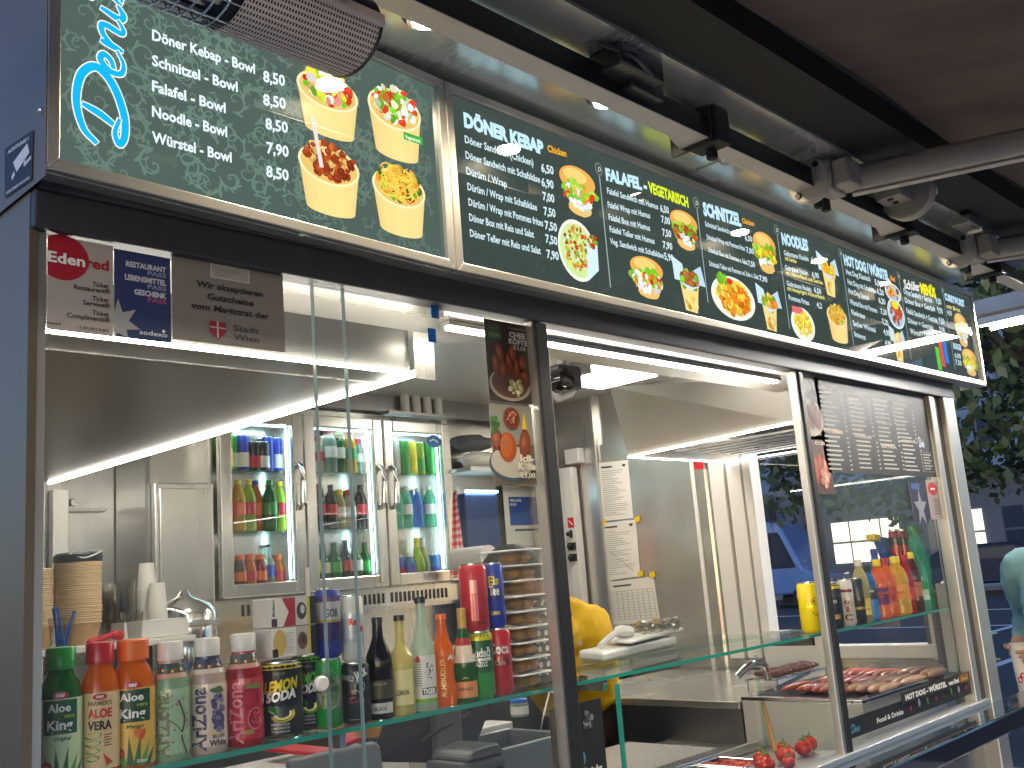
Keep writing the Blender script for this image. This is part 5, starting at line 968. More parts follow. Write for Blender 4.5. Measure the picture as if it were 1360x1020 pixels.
def leaves(A, y, s, cols=(c(60, 120, 40), c(95, 160, 60), c(40, 95, 40)), x0=0, L=2):
    for i, (dx, an, ln) in enumerate(((-.75, .55, 1.0), (-.45, .3, 1.3), (-.15, .05, 1.55), (.2, -.12, 1.6), (.5, -.35, 1.3), (.8, -.6, 1.0))):
        bx = x0+dx*s; tx, ty = bx-math.sin(an)*ln*s*1.1, y+ln*s*1.1
        for k_ in range(4):
            a_, b_ = k_/4, (k_+1)/4; w0, w1 = s*.21*(1-a_), s*.21*(1-b_); A.poly([(bx+(tx-bx)*a_-w0, y+(ty-y)*a_), (bx+(tx-bx)*a_+w0, y+(ty-y)*a_), (bx+(tx-bx)*b_+w1, y+(ty-y)*b_), (bx+(tx-bx)*b_-w1, y+(ty-y)*b_)], cols[i % 3], L+.2*i)
def bg(A, r, y0, y1, col, half=2.2, L=0, ny=6):
    for j in range(ny): A.rect(-half*r, y0+(y1-y0)*j/ny, half*r, y0+(y1-y0)*(j+1)/ny, col, L, 22)
def aloeking(base, top, sub, fruit):
    def d(A, r, h):
        bg(A, r, .03*h, .62*h, base); bg(A, r, .36*h, .61*h, top, .82, 1)
        A.ell(0, .645*h, r*.36, h*.028, c(190, 25, 35), 2.5, 18); A.text('OKF', 0, .635*h, h*.022, WHITE, L=3, align='c', bold=.04)
        A.text('Aloe', -.06*r, .525*h, h*.062, WHITE, w=r*1.05, bold=.03, align='c', L=4); A.text('vera', r*.15, .478*h, h*.034, c(170, 190, 60), w=r*.5, L=4); A.text('King', -.02*r, .395*h, h*.072, WHITE, w=r*1.15, bold=.03, align='c', L=4); A.rect(-.4*r, .375*h, .5*r, .38*h, WHITE, 4)
        A.text(sub, .08*r, .315*h, h*.030, c(60, 90, 40), w=r*.75, align='c', L=4, shear=.2); leaves(A, .03*h, h*.135, L=2)
        A.ell(-r*.62, .13*h, r*.26, h*.04, c(190, 40, 40), 5, 18); A.text('NO.1', -r*.62, .12*h, h*.018, WHITE, align='c', L=6)
        if fruit: A.ell(r*.25, .27*h, r*.2, h*.05, c(230, 130, 40), 3.5, 16, rot=.5); A.ell(r*.4, .26*h, r*.12, h*.045, c(215, 80, 40), 3.8, 14, rot=-.4)
        A.text('500ml', r*.15, .05*h, h*.025, WHITE, align='l', L=6)
    return d
def farmers(A, r, h):
    bg(A, r, .05*h, .62*h, c(228, 200, 150)); A.ell(0, .59*h, r*.36, h*.024, c(190, 25, 35), 2.5, 18); A.text('OKF', 0, .58*h, h*.02, WHITE, L=3, align='c', bold=.04)
    A.text("FARMER'S", 0, .525*h, h*.034, c(110, 75, 40), w=r*1.2, align='c', L=3); A.text('ALOE', 0, .435*h, h*.066, c(205, 35, 35), w=r*1.2, align='c', L=3, bold=.04); A.text('VERA', 0, .345*h, h*.066, c(40, 35, 35), w=r*1.2, align='c', L=3, bold=.04)
    for i in range(4): A.ell(-r*.35, (.30-.055*i)*h, r*(.45-.03*i), h*.024, c(95, 140, 60), 2, 16, rot=.15); A.ell(-r*.35, (.307-.055*i)*h, r*.38, h*.014, c(195, 215, 150), 2.5, 16, rot=.15)
    A.poly([(r*.15, .17*h), (r*.62, .10*h), (r*.30, .08*h)], c(215, 50, 45), 4); A.poly([(r*.60, .105*h), (r*.66, .095*h), (r*.28, .068*h), (r*.30, .085*h)], c(70, 130, 60), 4)
    for i in range(5): A.rect(r*.2, (.30-.02*i)*h, r*(.6-.08*(i % 2)), (.308-.02*i)*h, c(110, 85, 60), 3)
def arizona(base, ink, neck, mot):
    def d(A, r, h):
        bg(A, r, .0*h+.002, .60*h, base, 3.1, 0, 10)
        for j, q in enumerate(neck): bg(A, r*.62, (.69+.042*j)*h, (.732+.042*j)*h, q, 3.1, 1, 2)
        for i in range(12): A.ell(r*.62*(-1.4+.26*i), .75*h+.012*h*(i % 2), r*.08, h*.014, [c(215, 190, 120), c(160, 60, 50), c(60, 80, 90)][i % 3], 3, 8)
        A.text('AriZona', -r*.12, .03*h, h*.135, ink, w=h*.55, rot=R(90), bold=.03, L=4); mot(A, r, h)
    return d
def m_tree(A, r, h):
    rr_ = random.Random(1); A.stroke(cr([(r*.9, .05*h), (r*.55, .2*h), (r*.75, .34*h), (r*.4, .5*h)], 6), r*.09, c(75, 60, 55), 2); A.stroke(cr([(r*.6, .22*h), (r*.25, .3*h), (-r*.75, .42*h)], 6), r*.05, c(75, 60, 55), 2)
    for i in range(50): A.ell(rr_.uniform(-1.2, 1.3)*r, rr_.uniform(.1, .56)*h, r*.07, r*.06, rr_.choice([c(215, 180, 175), c(190, 205, 180), c(150, 110, 100)]), 3, 7)
def m_grape(A, r, h):
    rr_ = random.Random(2)
    for i in range(36): v_ = rr_.random(); A.ell(r*.55+rr_.uniform(-.45, .45)*r*(1-.5*v_), (.50-.3*v_)*h, r*.15, r*.15, rr_.choice([c(85, 70, 120), c(110, 95, 145), c(65, 55, 100), c(135, 120, 165)]), 3+(i % 7)*.3, 12)
    for i in range(5): A.ell(r*(.3+.1*i), .545*h, r*.2, h*.02, c(70, 100, 60), 6, 10, rot=.6*i)
    for i in range(6): A.ell(r*(.1+.1*i), (.17+.01*(i % 2))*h, r*.14, h*.02, c(225, 200, 150), 4, 8, rot=.7*i)
    A.text('BLUEB', r*.2, .135*h, h*.03, c(70, 50, 90), w=r*.7, L=5); A.text('White', r*.05, .07*h, h*.05, c(40, 30, 70), w=r*.95, L=5, bold=.03)
def m_pome(A, r, h):
    A.ell(r*.35, .42*h, r*.5, h*.09, c(150, 10, 35), 2, 22); A.ell(r*.55, .24*h, r*.42, h*.10, c(225, 120, 125), 3, 22); A.ell(r*.55, .24*h, r*.36, h*.085, c(150, 15, 40), 3.5, 20)
    A.blobs(r*.55, .24*h, r*.26, h*.06, [c(215, 40, 70), c(235, 90, 110)], 22, r*.07, 4)
    for i in range(5): A.ell(r*(.2+.14*i), .53*h, r*.16, h*.02, c(120, 130, 60), 5, 9, rot=.5*i)
    for i in range(4): A.ell(r*.05+.1*r*i, .13*h, r*.14, h*.02, c(160, 130, 60), 5, 9, rot=.8*i)
def lemonsoda(t1, col, fr):
    def d(A, r, h):
        bg(A, r, .03*h, .90*h, c(24, 26, 28), 3.1, 0, 2); bg(A, r, .90*h, .965*h, col, 3.1, 1, 1)
        A.text('FREEDEA', 0, .83*h, h*.035, c(120, 120, 110), w=r*.5, align='c', L=2); A.text(t1, -r*.7, .60*h, h*.14, col, w=r*1.5, L=3, shear=.25, bold=.05, rot=.12); A.text('SODA', -r*.62, .48*h, h*.12, WHITE, w=r*1.35, L=3, shear=.25, bold=.05, rot=.12)
        A.poly([(r*.55*math.cos(a_)+r*.1, .33*h+h*.11*math.sin(a_)) for a_ in [R(200)+i*R(15) for i in range(13)]], fr, 3); A.poly([(r*.42*math.cos(a_)+r*.1, .335*h+h*.085*math.sin(a_)) for a_ in [R(200)+i*R(15) for i in range(13)]], c(240, 235, 150), 3.5); A.ell(-r*.3, .38*h, r*.3, h*.05, c(50, 120, 60), 2.5, 12, rot=-.5)
        for i, q in enumerate(('FREEDEA', 'LIMONATA', 'ITALIANA')): A.text(q, 0, (.18-.045*i)*h, h*.03, c(190, 190, 185), w=r*.8, align='c', L=3)
        for i in range(3): A.rect(-.6*r, (.055-.018*i)*h, .6*r, (.06-.018*i)*h, c(120, 120, 118), 2, 6)
    return d
b1 = bottle('aloe', 50, 104, 860, 'd_green', 'k_green', 'green aloe drink bottle with green cap, first on the glass shelf', aloeking(c(205, 225, 185), c(25, 90, 55), 'Original', 0))
bottle('aloe', 105, 155, 853, 'd_orange', 'k_red', 'peach aloe vera bottle with red cap on the glass shelf', farmers)
bottle('aloe', 146, 203, 849, 'd_orange', 'k_orange', 'orange aloe drink bottle with orange cap on the glass shelf', aloeking(c(235, 185, 80), c(25, 70, 40), 'Mango', 1))
bottle('fuze', 201, 250, 852, 'd_mint', 'k_white', 'pale green iced tea bottle with a twig pattern on the glass shelf', arizona(c(160, 195, 155), c(110, 120, 95), (c(205, 160, 140), c(70, 95, 80), c(60, 80, 75), c(205, 165, 145)), m_tree), inkm='sleeve')
bottle('fuze', 250, 300, 847, 'd_pinkish', 'k_white', 'white iced tea bottle with blue grapes on the glass shelf', arizona(c(225, 205, 185), c(40, 40, 100), (c(215, 200, 185), c(50, 65, 95), c(45, 60, 90), c(40, 50, 85)), m_grape), inkm='sleeve')
bottle('fuze', 299, 349, 841, 'd_red', 'k_pinkcap' if 'k_pinkcap' in MATS else 'k_white', 'crimson iced tea bottle with pomegranates on the glass shelf', arizona(c(190, 25, 55), c(225, 130, 150), (c(205, 150, 135), c(75, 85, 70), c(80, 90, 75), c(180, 60, 70)), m_pome), inkm='sleeve')
C1 = bottle('can', 342, 402, 877, 'k_black', None, 'black lemon soda can with yellow rim under the cigarette packs', lemonsoda('LEMON', c(225, 205, 40), c(215, 195, 40)), cat='can', inkm='can_ink')
C2 = bottle('can', 386, 432, 868, 'k_black', None, 'black lime soda can with green rim under the cigarette packs', lemonsoda('LÉMON', c(95, 190, 60), c(95, 190, 60)), cat='can', inkm='can_ink', dy=.035)
def bacardi(A, r, h):
    bg(A, r, .03*h, .95*h, c(130, 150, 110), 3.1, 0, 3); A.poly([(r*.85*math.cos(a_)+.1*r, .55*h+h*.28*math.sin(a_)) for a_ in [i*R(15) for i in range(24)]], c(175, 180, 165), 1); A.text('BACARDI', -r*.75, .52*h, h*.085, c(70, 70, 65), w=r*1.6, L=3, bold=.02); A.text('MOJITO', -r*.4, .43*h, h*.05, c(90, 110, 80), w=r*.8, L=3); A.blobs(r*.1, .68*h, r*.35, h*.07, [c(110, 40, 45), c(80, 120, 70)], 14, r*.12, 3)
def jack(A, r, h):
    bg(A, r, .02*h, .96*h, c(26, 26, 29), 3.1, 0, 2); A.text('JACK', r*.05, .72*h, h*.12, WHITE, w=r*.9, L=3, rot=.35, bold=.05); A.text('DANIELS', -r*1.0, .74*h, h*.09, c(190, 190, 190), w=r*.9, L=3, rot=-.2)
    A.ell(r*.3, .6*h, r*.35, h*.09, c(200, 200, 200), 3, 20); A.ell(r*.3, .6*h, r*.3, h*.077, c(26, 26, 29), 3.5, 20); A.text('Cola', -r*.5, .35*h, h*.10, c(150, 40, 70), w=r*1.1, L=3, shear=.3); A.rect(-r*.5, .08*h, r*.5, .09*h, c(140, 140, 140), 3, 6)
C3 = bottle('can', 417, 455, 873, 'k_green', None, 'pale green mojito can behind the pane lock', bacardi, cat='can', inkm='can_ink', dy=.012)
C4 = bottle('can', 453, 493, 878, 'k_black', None, 'black whiskey cola can under the slim blue energy can', jack, cat='can', inkm='can_ink')
def onto(base, xl, xr_, yt): X, Y, r, h = base; X2 = pY((xl+xr_)/2, 830, Y).x; r2 = (xr_-xl)/2*depth((X2, Y, SHZ))/FPX; return X2, Y, r2, pY((xl+xr_)/2, yt, Y).z-(SHZ+h)-.0005
def gorb(A, r, h):
    bg(A, r, .03*h, .52*h, c(62, 48, 110), 3.1, 0, 2); bg(A, r, .52*h, .80*h, c(205, 200, 205), 3.1, 0, 2); bg(A, r, .50*h, .54*h, c(190, 165, 70), 3.1, 1, 1); bg(A, r, .80*h, .96*h, c(85, 60, 140), 3.1, 0, 2); A.poly([(0, .80*h), (r*1.4, .82*h), (r*1.4, .95*h)], c(205, 200, 205), 2); A.text('GOR', -r*.2, .58*h, h*.12, c(60, 55, 60), w=r*1.05, L=3, bold=.02)
    for i in range(9): A.stroke([(-r+.2*i*r, .08*h), (-r*.7+.2*i*r, .42*h)], r*.03, c(85, 70, 140), 2)
def redbull(A, r, h):
    bg(A, r, .03*h, .96*h, c(195, 200, 212), 3.1, 0, 3); A.poly([(-3*r, .42*h), (r*.2, .42*h), (r*.2, .95*h), (-3*r, .95*h)], c(30, 50, 140), 1); A.poly([(r*.2, .42*h), (r*.75, .52*h), (r*.75, .95*h), (r*.2, .95*h)], c(38, 60, 150), 1); A.poly([(r*.3, .05*h), (r*1.2, .05*h), (r*1.2, .40*h), (r*.6, .40*h)], c(30, 50, 140), 1); A.text('Red', -r*.25, .55*h, h*.10, c(205, 35, 45), w=r*.95, L=3, bold=.05); A.ell(r*.75, .48*h, r*.3, h*.05, c(210, 60, 45), 3, 12, rot=.5)
bottle('can', 0, 0, 0, 'k_blue', None, 'tall purple and silver can standing on the mojito can', gorb, cat='can', inkm='can_ink', xyrh=onto(C3, 418, 453, 781), z0=SHZ+C3[3]+.0005)
bottle('can', 0, 0, 0, 'k_white', None, 'slim blue and silver energy can on the whiskey cola can', redbull, cat='can', inkm='can_ink', xyrh=onto(C4, 452, 483, 790), z0=SHZ+C4[3]+.0005)
# cigarette packs on the soda cans
ztop = SHZ+max(C1[3], C2[3])+.001; Ycg = C1[1]-.02
for i, (nm, lab) in enumerate((('gold', 'gold and white cigarette pack, lower of the two on the soda cans'), ('red', 'red and white cigarette pack, upper of the two on the soda cans'))):
    xa, xb = pY(360, 830, Ycg).x, pY(412, 830, Ycg).x; zz = (pY(386, 872, Ycg).z, pY(386, 833, Ycg).z, pY(386, 792, Ycg).z); z0_ = max(ztop, zz[0]) if i == 0 else max(ztop, zz[0])+(zz[2]-max(ztop, zz[0]))/2; hh = (zz[2]-max(ztop, zz[0]))/2-.001
    t = thing('cigarette_pack', lab, 'cigarette pack', ((xa+xb)/2, Ycg, z0_)); b = MB(); b.box(xa, xb, Ycg, Ycg+.055, z0_, z0_+hh); b.build('carton', 'paper', t, bevel=.0015)
    b = MB(); b.box(xb+.0003, xb+.014, Ycg+.003, Ycg+.053, z0_+.001, z0_+hh-.001); b.build('side_flap', 'black', t)
    w_ = xb-xa; A = Art(); A.rect(xa+w_*.005, z0_, xa+w_*.16, z0_+hh, c(232, 228, 220), 1); A.rect(xa+w_*.16, z0_+.0005, xa+w_*.62, z0_+hh, c(225, 220, 210), 1)
    if i: A.poly([(xa+w_*.62, z0_+.0008), (xa+w_*.3, z0_+.0008), (xa+w_*.45, z0_+hh*.5), (xa+w_*.28, z0_+hh-.0006), (xa+w_*.62, z0_+hh-.0006)], c(165, 30, 50), 2); A.text('Marlboro', xa+w_*.10, z0_+hh*.38, w_*.07, c(60, 50, 50), w=hh*.55, rot=R(90), L=2)
    else:
        A.ell(xa+w_*.2, z0_+hh*.5, w_*.16, hh*.45, c(200, 170, 95), 2, 18)
        for j in range(9): A.rect(xa+w_*.34, z0_+hh*(.15+.08*j), xa+w_*(.5+.03*(j % 3)), z0_+hh*(.17+.08*j), c(150, 140, 130), 2)
    A.rect(xa+w_*.62, z0_+.0005, xa+w_*.92, z0_+hh, [c(190, 180, 172), c(205, 200, 195)][i], 2); A.ell(xa+w_*.78, z0_+hh*.5, w_*.13, hh*.3, [c(110, 80, 65), c(60, 58, 56)][i], 3, 16); A.ell(xa+w_*.80, z0_+hh*.55, w_*.06, hh*.16, [c(70, 45, 38), c(200, 200, 198)][i], 4, 12); A.rect(xa+w_*.92, z0_+.0005, xa+w_*.998, z0_+hh, c(200, 185, 70), 2)
    A.rect(xa+w_*.01, z0_+.001, xa+w_*.15, z0_+hh*.3, c(50, 48, 46), 2); A.build('print', 'ink', planeY(Ycg-.0002), t)
    A = Art(); A.text('Rauchen ist tödlich', Ycg+.02, z0_+.003, .008, WHITE, w=hh*.9, rot=R(90), L=1); A.build('warning_text', 'ink', lambda u, v, d, X=xb+.0145: (X+d, u, v), t)
def strip(cols, texts=()):
    def d(A, r, h):
        for y0, y1, q, half in cols: bg(A, r, y0*h, y1*h, q, half, 0, 2)
        for tx, y, hh, q, w_ in texts: A.text(tx, 0, y*h, hh*h, q, w=r*w_, L=3, align='c', bold=.03)
    return d
bottle('beer', 487, 523, 819, 'd_black', 'k_black', 'black glass bottle with pale label on the glass shelf', strip([(.06, .16, c(205, 205, 200), 1.0), (.2, .38, c(70, 66, 45), 1.4)], [('PREMIUM', .33, .03, c(150, 145, 110), 1.0), ('BLACK', .09, .035, c(80, 80, 80), .9)]))
bottle('sharp', 518, 551, 816, 'd_pale', 'k_black', 'pale yellow bottle with black cap on the glass shelf', strip([(.1, .45, c(232, 222, 160), 1.0)], [('LEMON', .20, .05, c(90, 85, 60), 1.0)]))
def tiger(A, r, h):
    bg(A, r, .10*h, .48*h, c(225, 225, 220), 1.3, 0, 3); bg(A, r, .07*h, .105*h, c(120, 170, 60), 1.3, 1, 1); A.rect(-.2*r, .14*h, 1.1*r, .20*h, c(30, 30, 30), 2, 10); A.text('TIGER', -.15*r, .148*h, .045*h, WHITE, w=r*1.1, L=4, bold=.05); A.ell(-r*.45, .45*h, r*.2, h*.03, c(190, 60, 60), 3)
    for i in range(12): A.rect(-1.0*r, (.22+.02*i)*h, -.15*r, (.226+.02*i)*h, c(110, 110, 108), 2, 8)
    A.blobs(r*.4, .33*h, r*.4, h*.09, [c(40, 40, 40), c(120, 115, 110), c(235, 235, 230)], 26, r*.1, 3)
bottle('sharp', 547, 580, 792, 'd_clear', 'k_black', 'tall clear tiger label bottle on the glass shelf', tiger)
def almdudler(A, r, h): A.text('ALMDUDLER', r*.1, .10*h, r*.45, c(250, 210, 130), w=.42*h, rot=R(90), L=3, bold=.02); A.text('Al', r*.35, .50*h, .06*h, WHITE, L=3, shear=.2)
bottle('soda', 576, 606, 815, 'd_orange', 'k_orange', 'small bright orange soda bottle on the glass shelf', almdudler)
def henkell(A, r, h): bg(A, r, .05*h, .22*h, c(225, 150, 90), 1.3, 0, 2); A.poly([(-r*1.0, .22*h), (-r*.3, .25*h), (0, .27*h), (r*.3, .25*h), (r, .22*h)], c(225, 195, 130), 1); A.text('HENKELL', 0, .13*h, .03*h, c(90, 60, 40), w=r*1.3, L=3, align='c'); bg(A, r, .42*h, .50*h, c(230, 222, 205), 2.2, 0, 2); bg(A, r*.8, .60*h, .68*h, c(175, 50, 50), 1.6, 1, 2); bg(A, r*.5, .50*h, .60*h, c(225, 215, 190), 1.6, 1, 2)
bottle('sekt', 603, 634, 807, 'd_green', 'k_gold', 'small green sparkling wine bottle with gold foil on the glass shelf', henkell)
U1 = bottle('can', 622, 658, 837, 'k_green', None, 'green and yellow soda can under the red can', strip([(.03, .86, c(25, 95, 50), 3.1), (.86, .965, c(225, 210, 40), 3.1), (.56, .60, WHITE, .9)], [('uludağ', .62, .13, WHITE, 1.6), ('GAZOZ', .48, .07, WHITE, 1.1)]), cat='can', inkm='can_ink')
U2 = bottle('can', 650, 682, 833, 'k_red', None, 'dark red cola can under the blue iced tea can', strip([(.03, .965, c(140, 20, 30), 3.1)], [('Coca', .62, .16, c(235, 225, 225), 1.7), ('Cola', .45, .08, c(200, 150, 150), .9)]), cat='can', inkm='can_ink', dy=.004)
bottle('can', 0, 0, 0, 'k_red', None, 'bright red can standing on the green soda can', strip([(.03, .965, c(190, 25, 40), 3.1), (.55, .75, c(225, 150, 150), .25), (.10, .13, c(120, 15, 25), .8)], [('❘❘❘', .2, .3, c(225, 130, 130), .5)]), cat='can', inkm='can_ink', xyrh=onto(U1, 613, 651, 748), z0=SHZ+U1[3]+.0005)
bottle('can', 0, 0, 0, 'k_blue', None, 'blue iced tea can standing on the dark red cola can', strip([(.03, .965, c(25, 50, 120), 3.1)], [('Eis', .66, .14, c(225, 215, 50), 1.0), ('Tee', .50, .15, WHITE, 1.0), ('Lemon', .20, .08, c(205, 200, 60), .9)]), cat='can', inkm='can_ink', xyrh=onto(U2, 646, 673, 747), z0=SHZ+U2[3]+.0005)
# plastic tubs of meatballs stacked in a tower, each a thing of its own
Yt = U2[1]+.035; xa, xb = pY(668, 900, Yt).x, pY(714, 900, Yt).x; x0_ = (xa+xb)/2; wt = (xb-xa)/2*.92; ht_ = (pY(690, 730, Yt).z-SHZ)/9
ordn = ['lowest', 'second', 'third', 'fourth', 'fifth', 'sixth', 'seventh', 'eighth', 'topmost']
for i in range(9):
    z = SHZ+i*ht_; t = thing('plastic_tub', f'clear plastic tub with baked rolls, {ordn[i]} of the stacked tower'+(' counted from below' if 0 < i < 8 else ''), 'food tub', (x0_, Yt, z), 'plastic tubs stacked in a tower')
    b = MB(); q0, q1 = wt*.80, wt*.97; zz0, zz1 = z+.0005, z+ht_*.86
    for a_, b_ in (((-1, -1), (1, -1)), ((1, -1), (1, 1)), ((1, 1), (-1, 1)), ((-1, 1), (-1, -1))): b.quad((x0_+a_[0]*q0, Yt+a_[1]*q0, zz0), (x0_+b_[0]*q0, Yt+b_[1]*q0, zz0), (x0_+b_[0]*q1, Yt+b_[1]*q1, zz1), (x0_+a_[0]*q1, Yt+a_[1]*q1, zz1))
    b.build('tub_wall', 'clear_plastic', t)
    b = MB(); b.box(x0_-wt*1.08, x0_+wt*1.08, Yt-wt*1.08, Yt+wt*1.08, z+ht_*.86, z+ht_*.985); b.build('lid', 'clear_box', t, bevel=.003)
    rr_ = random.Random(i)
    for k_ in range(2): b = MB(); b.sph((x0_+(k_-.5)*wt*.7, Yt-.01+rr_.uniform(-.006, .006), z+ht_*.42), wt*.48, wt*.6, ht_*.36, seg=18, rings=12, jit=.05); b.build('baked_roll', 'bread', t, smooth=True)
# dotted dark carton
Yd = 1.46; xa, xb = pY(709, 870, Yd).x, pY(757, 870, Yd).x; zt_ = pY(730, 832, Yd).z
t = thing('dotted_box', 'dark grey box with white dots beside the tower of tubs', 'box', ((xa+xb)/2, Yd, SHZ)); b = MB(); b.box(xa, xb, Yd, Yd+.05, SHZ+.0005, zt_); b.build('carton', 'grey_plastic', t, bevel=.002)
A = Art()
for i in range(4):
    for j in range(6): A.ell(xa+(xb-xa)*(.12+.2*i+.05*(j % 2)), SHZ+(zt_-SHZ)*(.2+.14*j), (xb-xa)*.055, (xb-xa)*.055, c(225, 225, 222), 1, 14)
A.build('dots', 'ink', planeY(Yd-.0004), t)
b = MB(); xm = (xa+xb)/2-.015
for i in range(6): b.sph((xm-.03+i*.014, Yd+.03, zt_+.03+.008*math.sin(i*2)), .028, .022, .03, seg=10, rings=7, jit=.2)
tag(b.build('plastic_wrap', 'clear_plastic'), 'crumpled clear plastic wrap lying on the dotted box', 'plastic wrap')
# card terminals / trays lying on the rear pane
Yq = YSF+.26; P = pZ(850, 868, SHZ+.01)
t = thing('white_tray', 'white plastic tray with tongs lying on the rear glass pane', 'tray', (P.x+.08, P.y, SHZ+.0065)); zq = SHZ+.0065
def rot2(x, y, a_): return x*math.cos(a_)-y*math.sin(a_), x*math.sin(a_)+y*math.cos(a_)
b = MB(); pts = [rot2(x, y, R(12)) for x, y in ((-.28, -.05), (.16, -.05), (.18, .05), (-.2, .06))]; b.slab([(P.x+.10+x, Yq+y, zq+.001) for x, y in pts], (0, 0, .022)); b.build('tray_base', 'white_plastic', t, bevel=.006)
b = MB(); pts = [rot2(x, y, R(14)) for x, y in ((-.20, -.06), (.20, -.045), (.2, .04), (-.12, .05))]; b.slab([(P.x+.14+x, Yq+.01+y, zq+.03) for x, y in pts], (0, 0, .008)); b.build('tray_lid', 'white_frame', t, bevel=.003)
t = thing('plastic_bag', 'clear plastic bag with pale scoops on the white tray', 'bag', (P.x+.2, Yq, zq+.04)); b = MB(); rr_ = random.Random(8)
for i in range(7): b.sph((P.x+.14+i*.025, Yq+rr_.uniform(-.02, .02), zq+.055), .03, .025, .016, seg=10, rings=7, jit=.25)
b.build('wrap', 'clear_plastic', t); b = MB(); b.tube(cr([(P.x-.08, Yq-.03, zq+.03), (P.x+.0, Yq-.02, zq+.055), (P.x+.08, Yq-.0, zq+.05)], 5), [.008]*6+[.016]*5, 8); b.build('scoop_handle', 'white_frame', t, smooth=True)
# ---- right hand group on the shelf
def smile(A, r, h):
    bg(A, r, .03*h, .965*h, c(250, 225, 10), 3.1, 0, 2); A.stroke([(r*.5+r*.35*math.cos(a_), .62*h+h*.06*math.sin(a_)) for a_ in [i*R(20) for i in range(19)]], r*.04, c(50, 45, 10), 2); A.stroke(cr([(r*.1, .42*h), (r*.45, .34*h), (r*.85, .40*h)], 6), r*.05, c(50, 45, 10), 2); A.ell(r*.4, .62*h, r*.1, h*.025, c(50, 45, 10), 2, 10)
YR = 0
bottle('can', 1065, 1094, 772, 'k_yellow', None, 'bright yellow can with a line drawn face left of the right mullion', smile, cat='can', inkm='can_ink')
bottle('can', 1098, 1122, 772, 'k_black', None, 'black energy can with yellow shoulder right of the mullion', strip([(.03, .85, c(28, 38, 36), 3.1), (.85, .95, c(235, 215, 20), 1.6), (.2, .3, c(190, 150, 60), .7)], [('Co', .55, .1, c(220, 220, 215), .9)]), cat='can', inkm='can_ink')
bottle('can', 1119, 1138, 768, 'k_white', None, 'pale can with dark red upright lettering on the right shelf', strip([(.03, .965, c(225, 200, 185), 3.1), (.72, .78, c(150, 30, 45), 1.0)], [('C', .12, .14, c(150, 30, 45), 1.0), ('i', .3, .12, c(150, 30, 45), .5), ('o', .48, .10, c(150, 30, 45), .7)]), cat='can', inkm='can_ink')
bottle('can', 1133, 1153, 766, 'k_black', None, 'black and gold can beside the pale lettered can', strip([(.03, .965, c(25, 25, 28), 3.1), (.3, .36, c(170, 140, 60), 1.0)]), cat='can', inkm='can_ink', dy=.01)
bottle('pet', 1139, 1160, 742, 'd_pale', 'k_white', 'pale yellow bottle with white cap on the right shelf', strip([(.12, .38, c(230, 205, 90), 1.2)]))
bottle('pet', 1152, 1170, 750, 'd_blue', 'k_black', 'slim blue bottle with black cap on the right shelf', strip([(.4, .7, c(30, 45, 60), 1.3), (.05, .38, c(20, 130, 210), 1.3)], [('Eau', .52, .06, WHITE, .9)]))
bottle('pet', 1162, 1185, 742, 'd_orange', 'k_yellow', 'orange soda bottle with yellow cap and purple label', strip([(.24, .52, c(120, 25, 85), 1.3)], [('X', .30, .12, c(215, 60, 60), .8)]))
bottle('pet', 1173, 1195, 740, 'd_orange', 'k_red', 'orange soda bottle with red cap on the right shelf', strip([(.26, .50, c(200, 50, 40), 1.2)]), dy=.012)
bottle('pet', 1184, 1212, 738, 'd_yellow', 'k_yellow', 'yellow soda bottle with yellow cap on the right shelf', strip([(.28, .52, c(250, 170, 40), 1.2)], [('fresh', .36, .06, c(220, 90, 30), 1.1)]))
bottle('pet', 1203, 1219, 736, 'd_red', 'k_red', 'dark red drink bottle with pink cap on the right shelf', strip([(.24, .46, c(215, 60, 40), 1.1)]))
bottle('pet', 1211, 1229, 732, 'd_brown', 'k_yellow', 'golden brown bottle with yellow cap on the right shelf', strip([(.26, .5, c(205, 120, 60), 1.2)]))
bottle('pet', 1222, 1238, 737, 'd_teal', 'k_green', 'small mint water bottle with green cap before the large one', strip([(.40, .52, c(40, 160, 80), 1.4), (.2, .38, c(215, 235, 220), 1.1)]))
bottle('pet', 1213, 1243, 697, 'd_teal', 'k_green', 'large clear green water bottle at the right end of the shelf', strip([(.05, .22, c(40, 180, 100), 1.6)]), dy=.05)
bottle('pet', 1162, 1182, 728, 'd_blue', 'k_blue', 'bottle with a broad dark blue cap behind the orange sodas', None, dy=.07)
bottle('pet', 1188, 1206, 736, 'd_blue', 'k_blue', 'bottle with dark blue cap behind the yellow soda', None, dy=.06)
for i in range(2): bottle('can', 1194+i*10, 1208+i*10, 702, 'k_red', None, ['left', 'right'][i]+' of two tall red and black cans behind the blue sign', strip([(.03, .8, c(190, 30, 35), 3.1), (.8, .96, BLK, 3.1)]), cat='can', inkm='can_ink', dy=.085)
Yb = 1.53; b = MB(); pts = [(1168, 712), (1206, 718), (1206, 752), (1184, 752)]; b.slab([pY(*q, Yb) for q in pts], (0, .03, 0)); t = thing('blue_sign', 'flat blue plastic sign with yellow corner above the soda bottles', 'sign', pY(1190, 745, Yb)); b.build('plate', 'blue_plastic', t, bevel=.003)
b = MB(); pts = [(1162, 709), (1169, 710), (1170, 719), (1163, 717)]; b.slab([pY(*q, Yb-.002) for q in pts], (0, .034, 0)); b.build('corner', 'k_yellow', t, bevel=.002); b = MB(); p, q = pY(1193, 752, Yb+.015), pY(1196, 810, Yb+.015); b.tube([p, (q.x, q.y, SHZ)], .006, 8); b.build('stem', 'blue_plastic', t)
P = pZ(1258, 812, SHZ); t = thing('clear_bag', 'clear plastic bag of buns beside the large green bottle', 'bag', (3.50, 1.52, SHZ)); b = MB(); rr_ = random.Random(5)
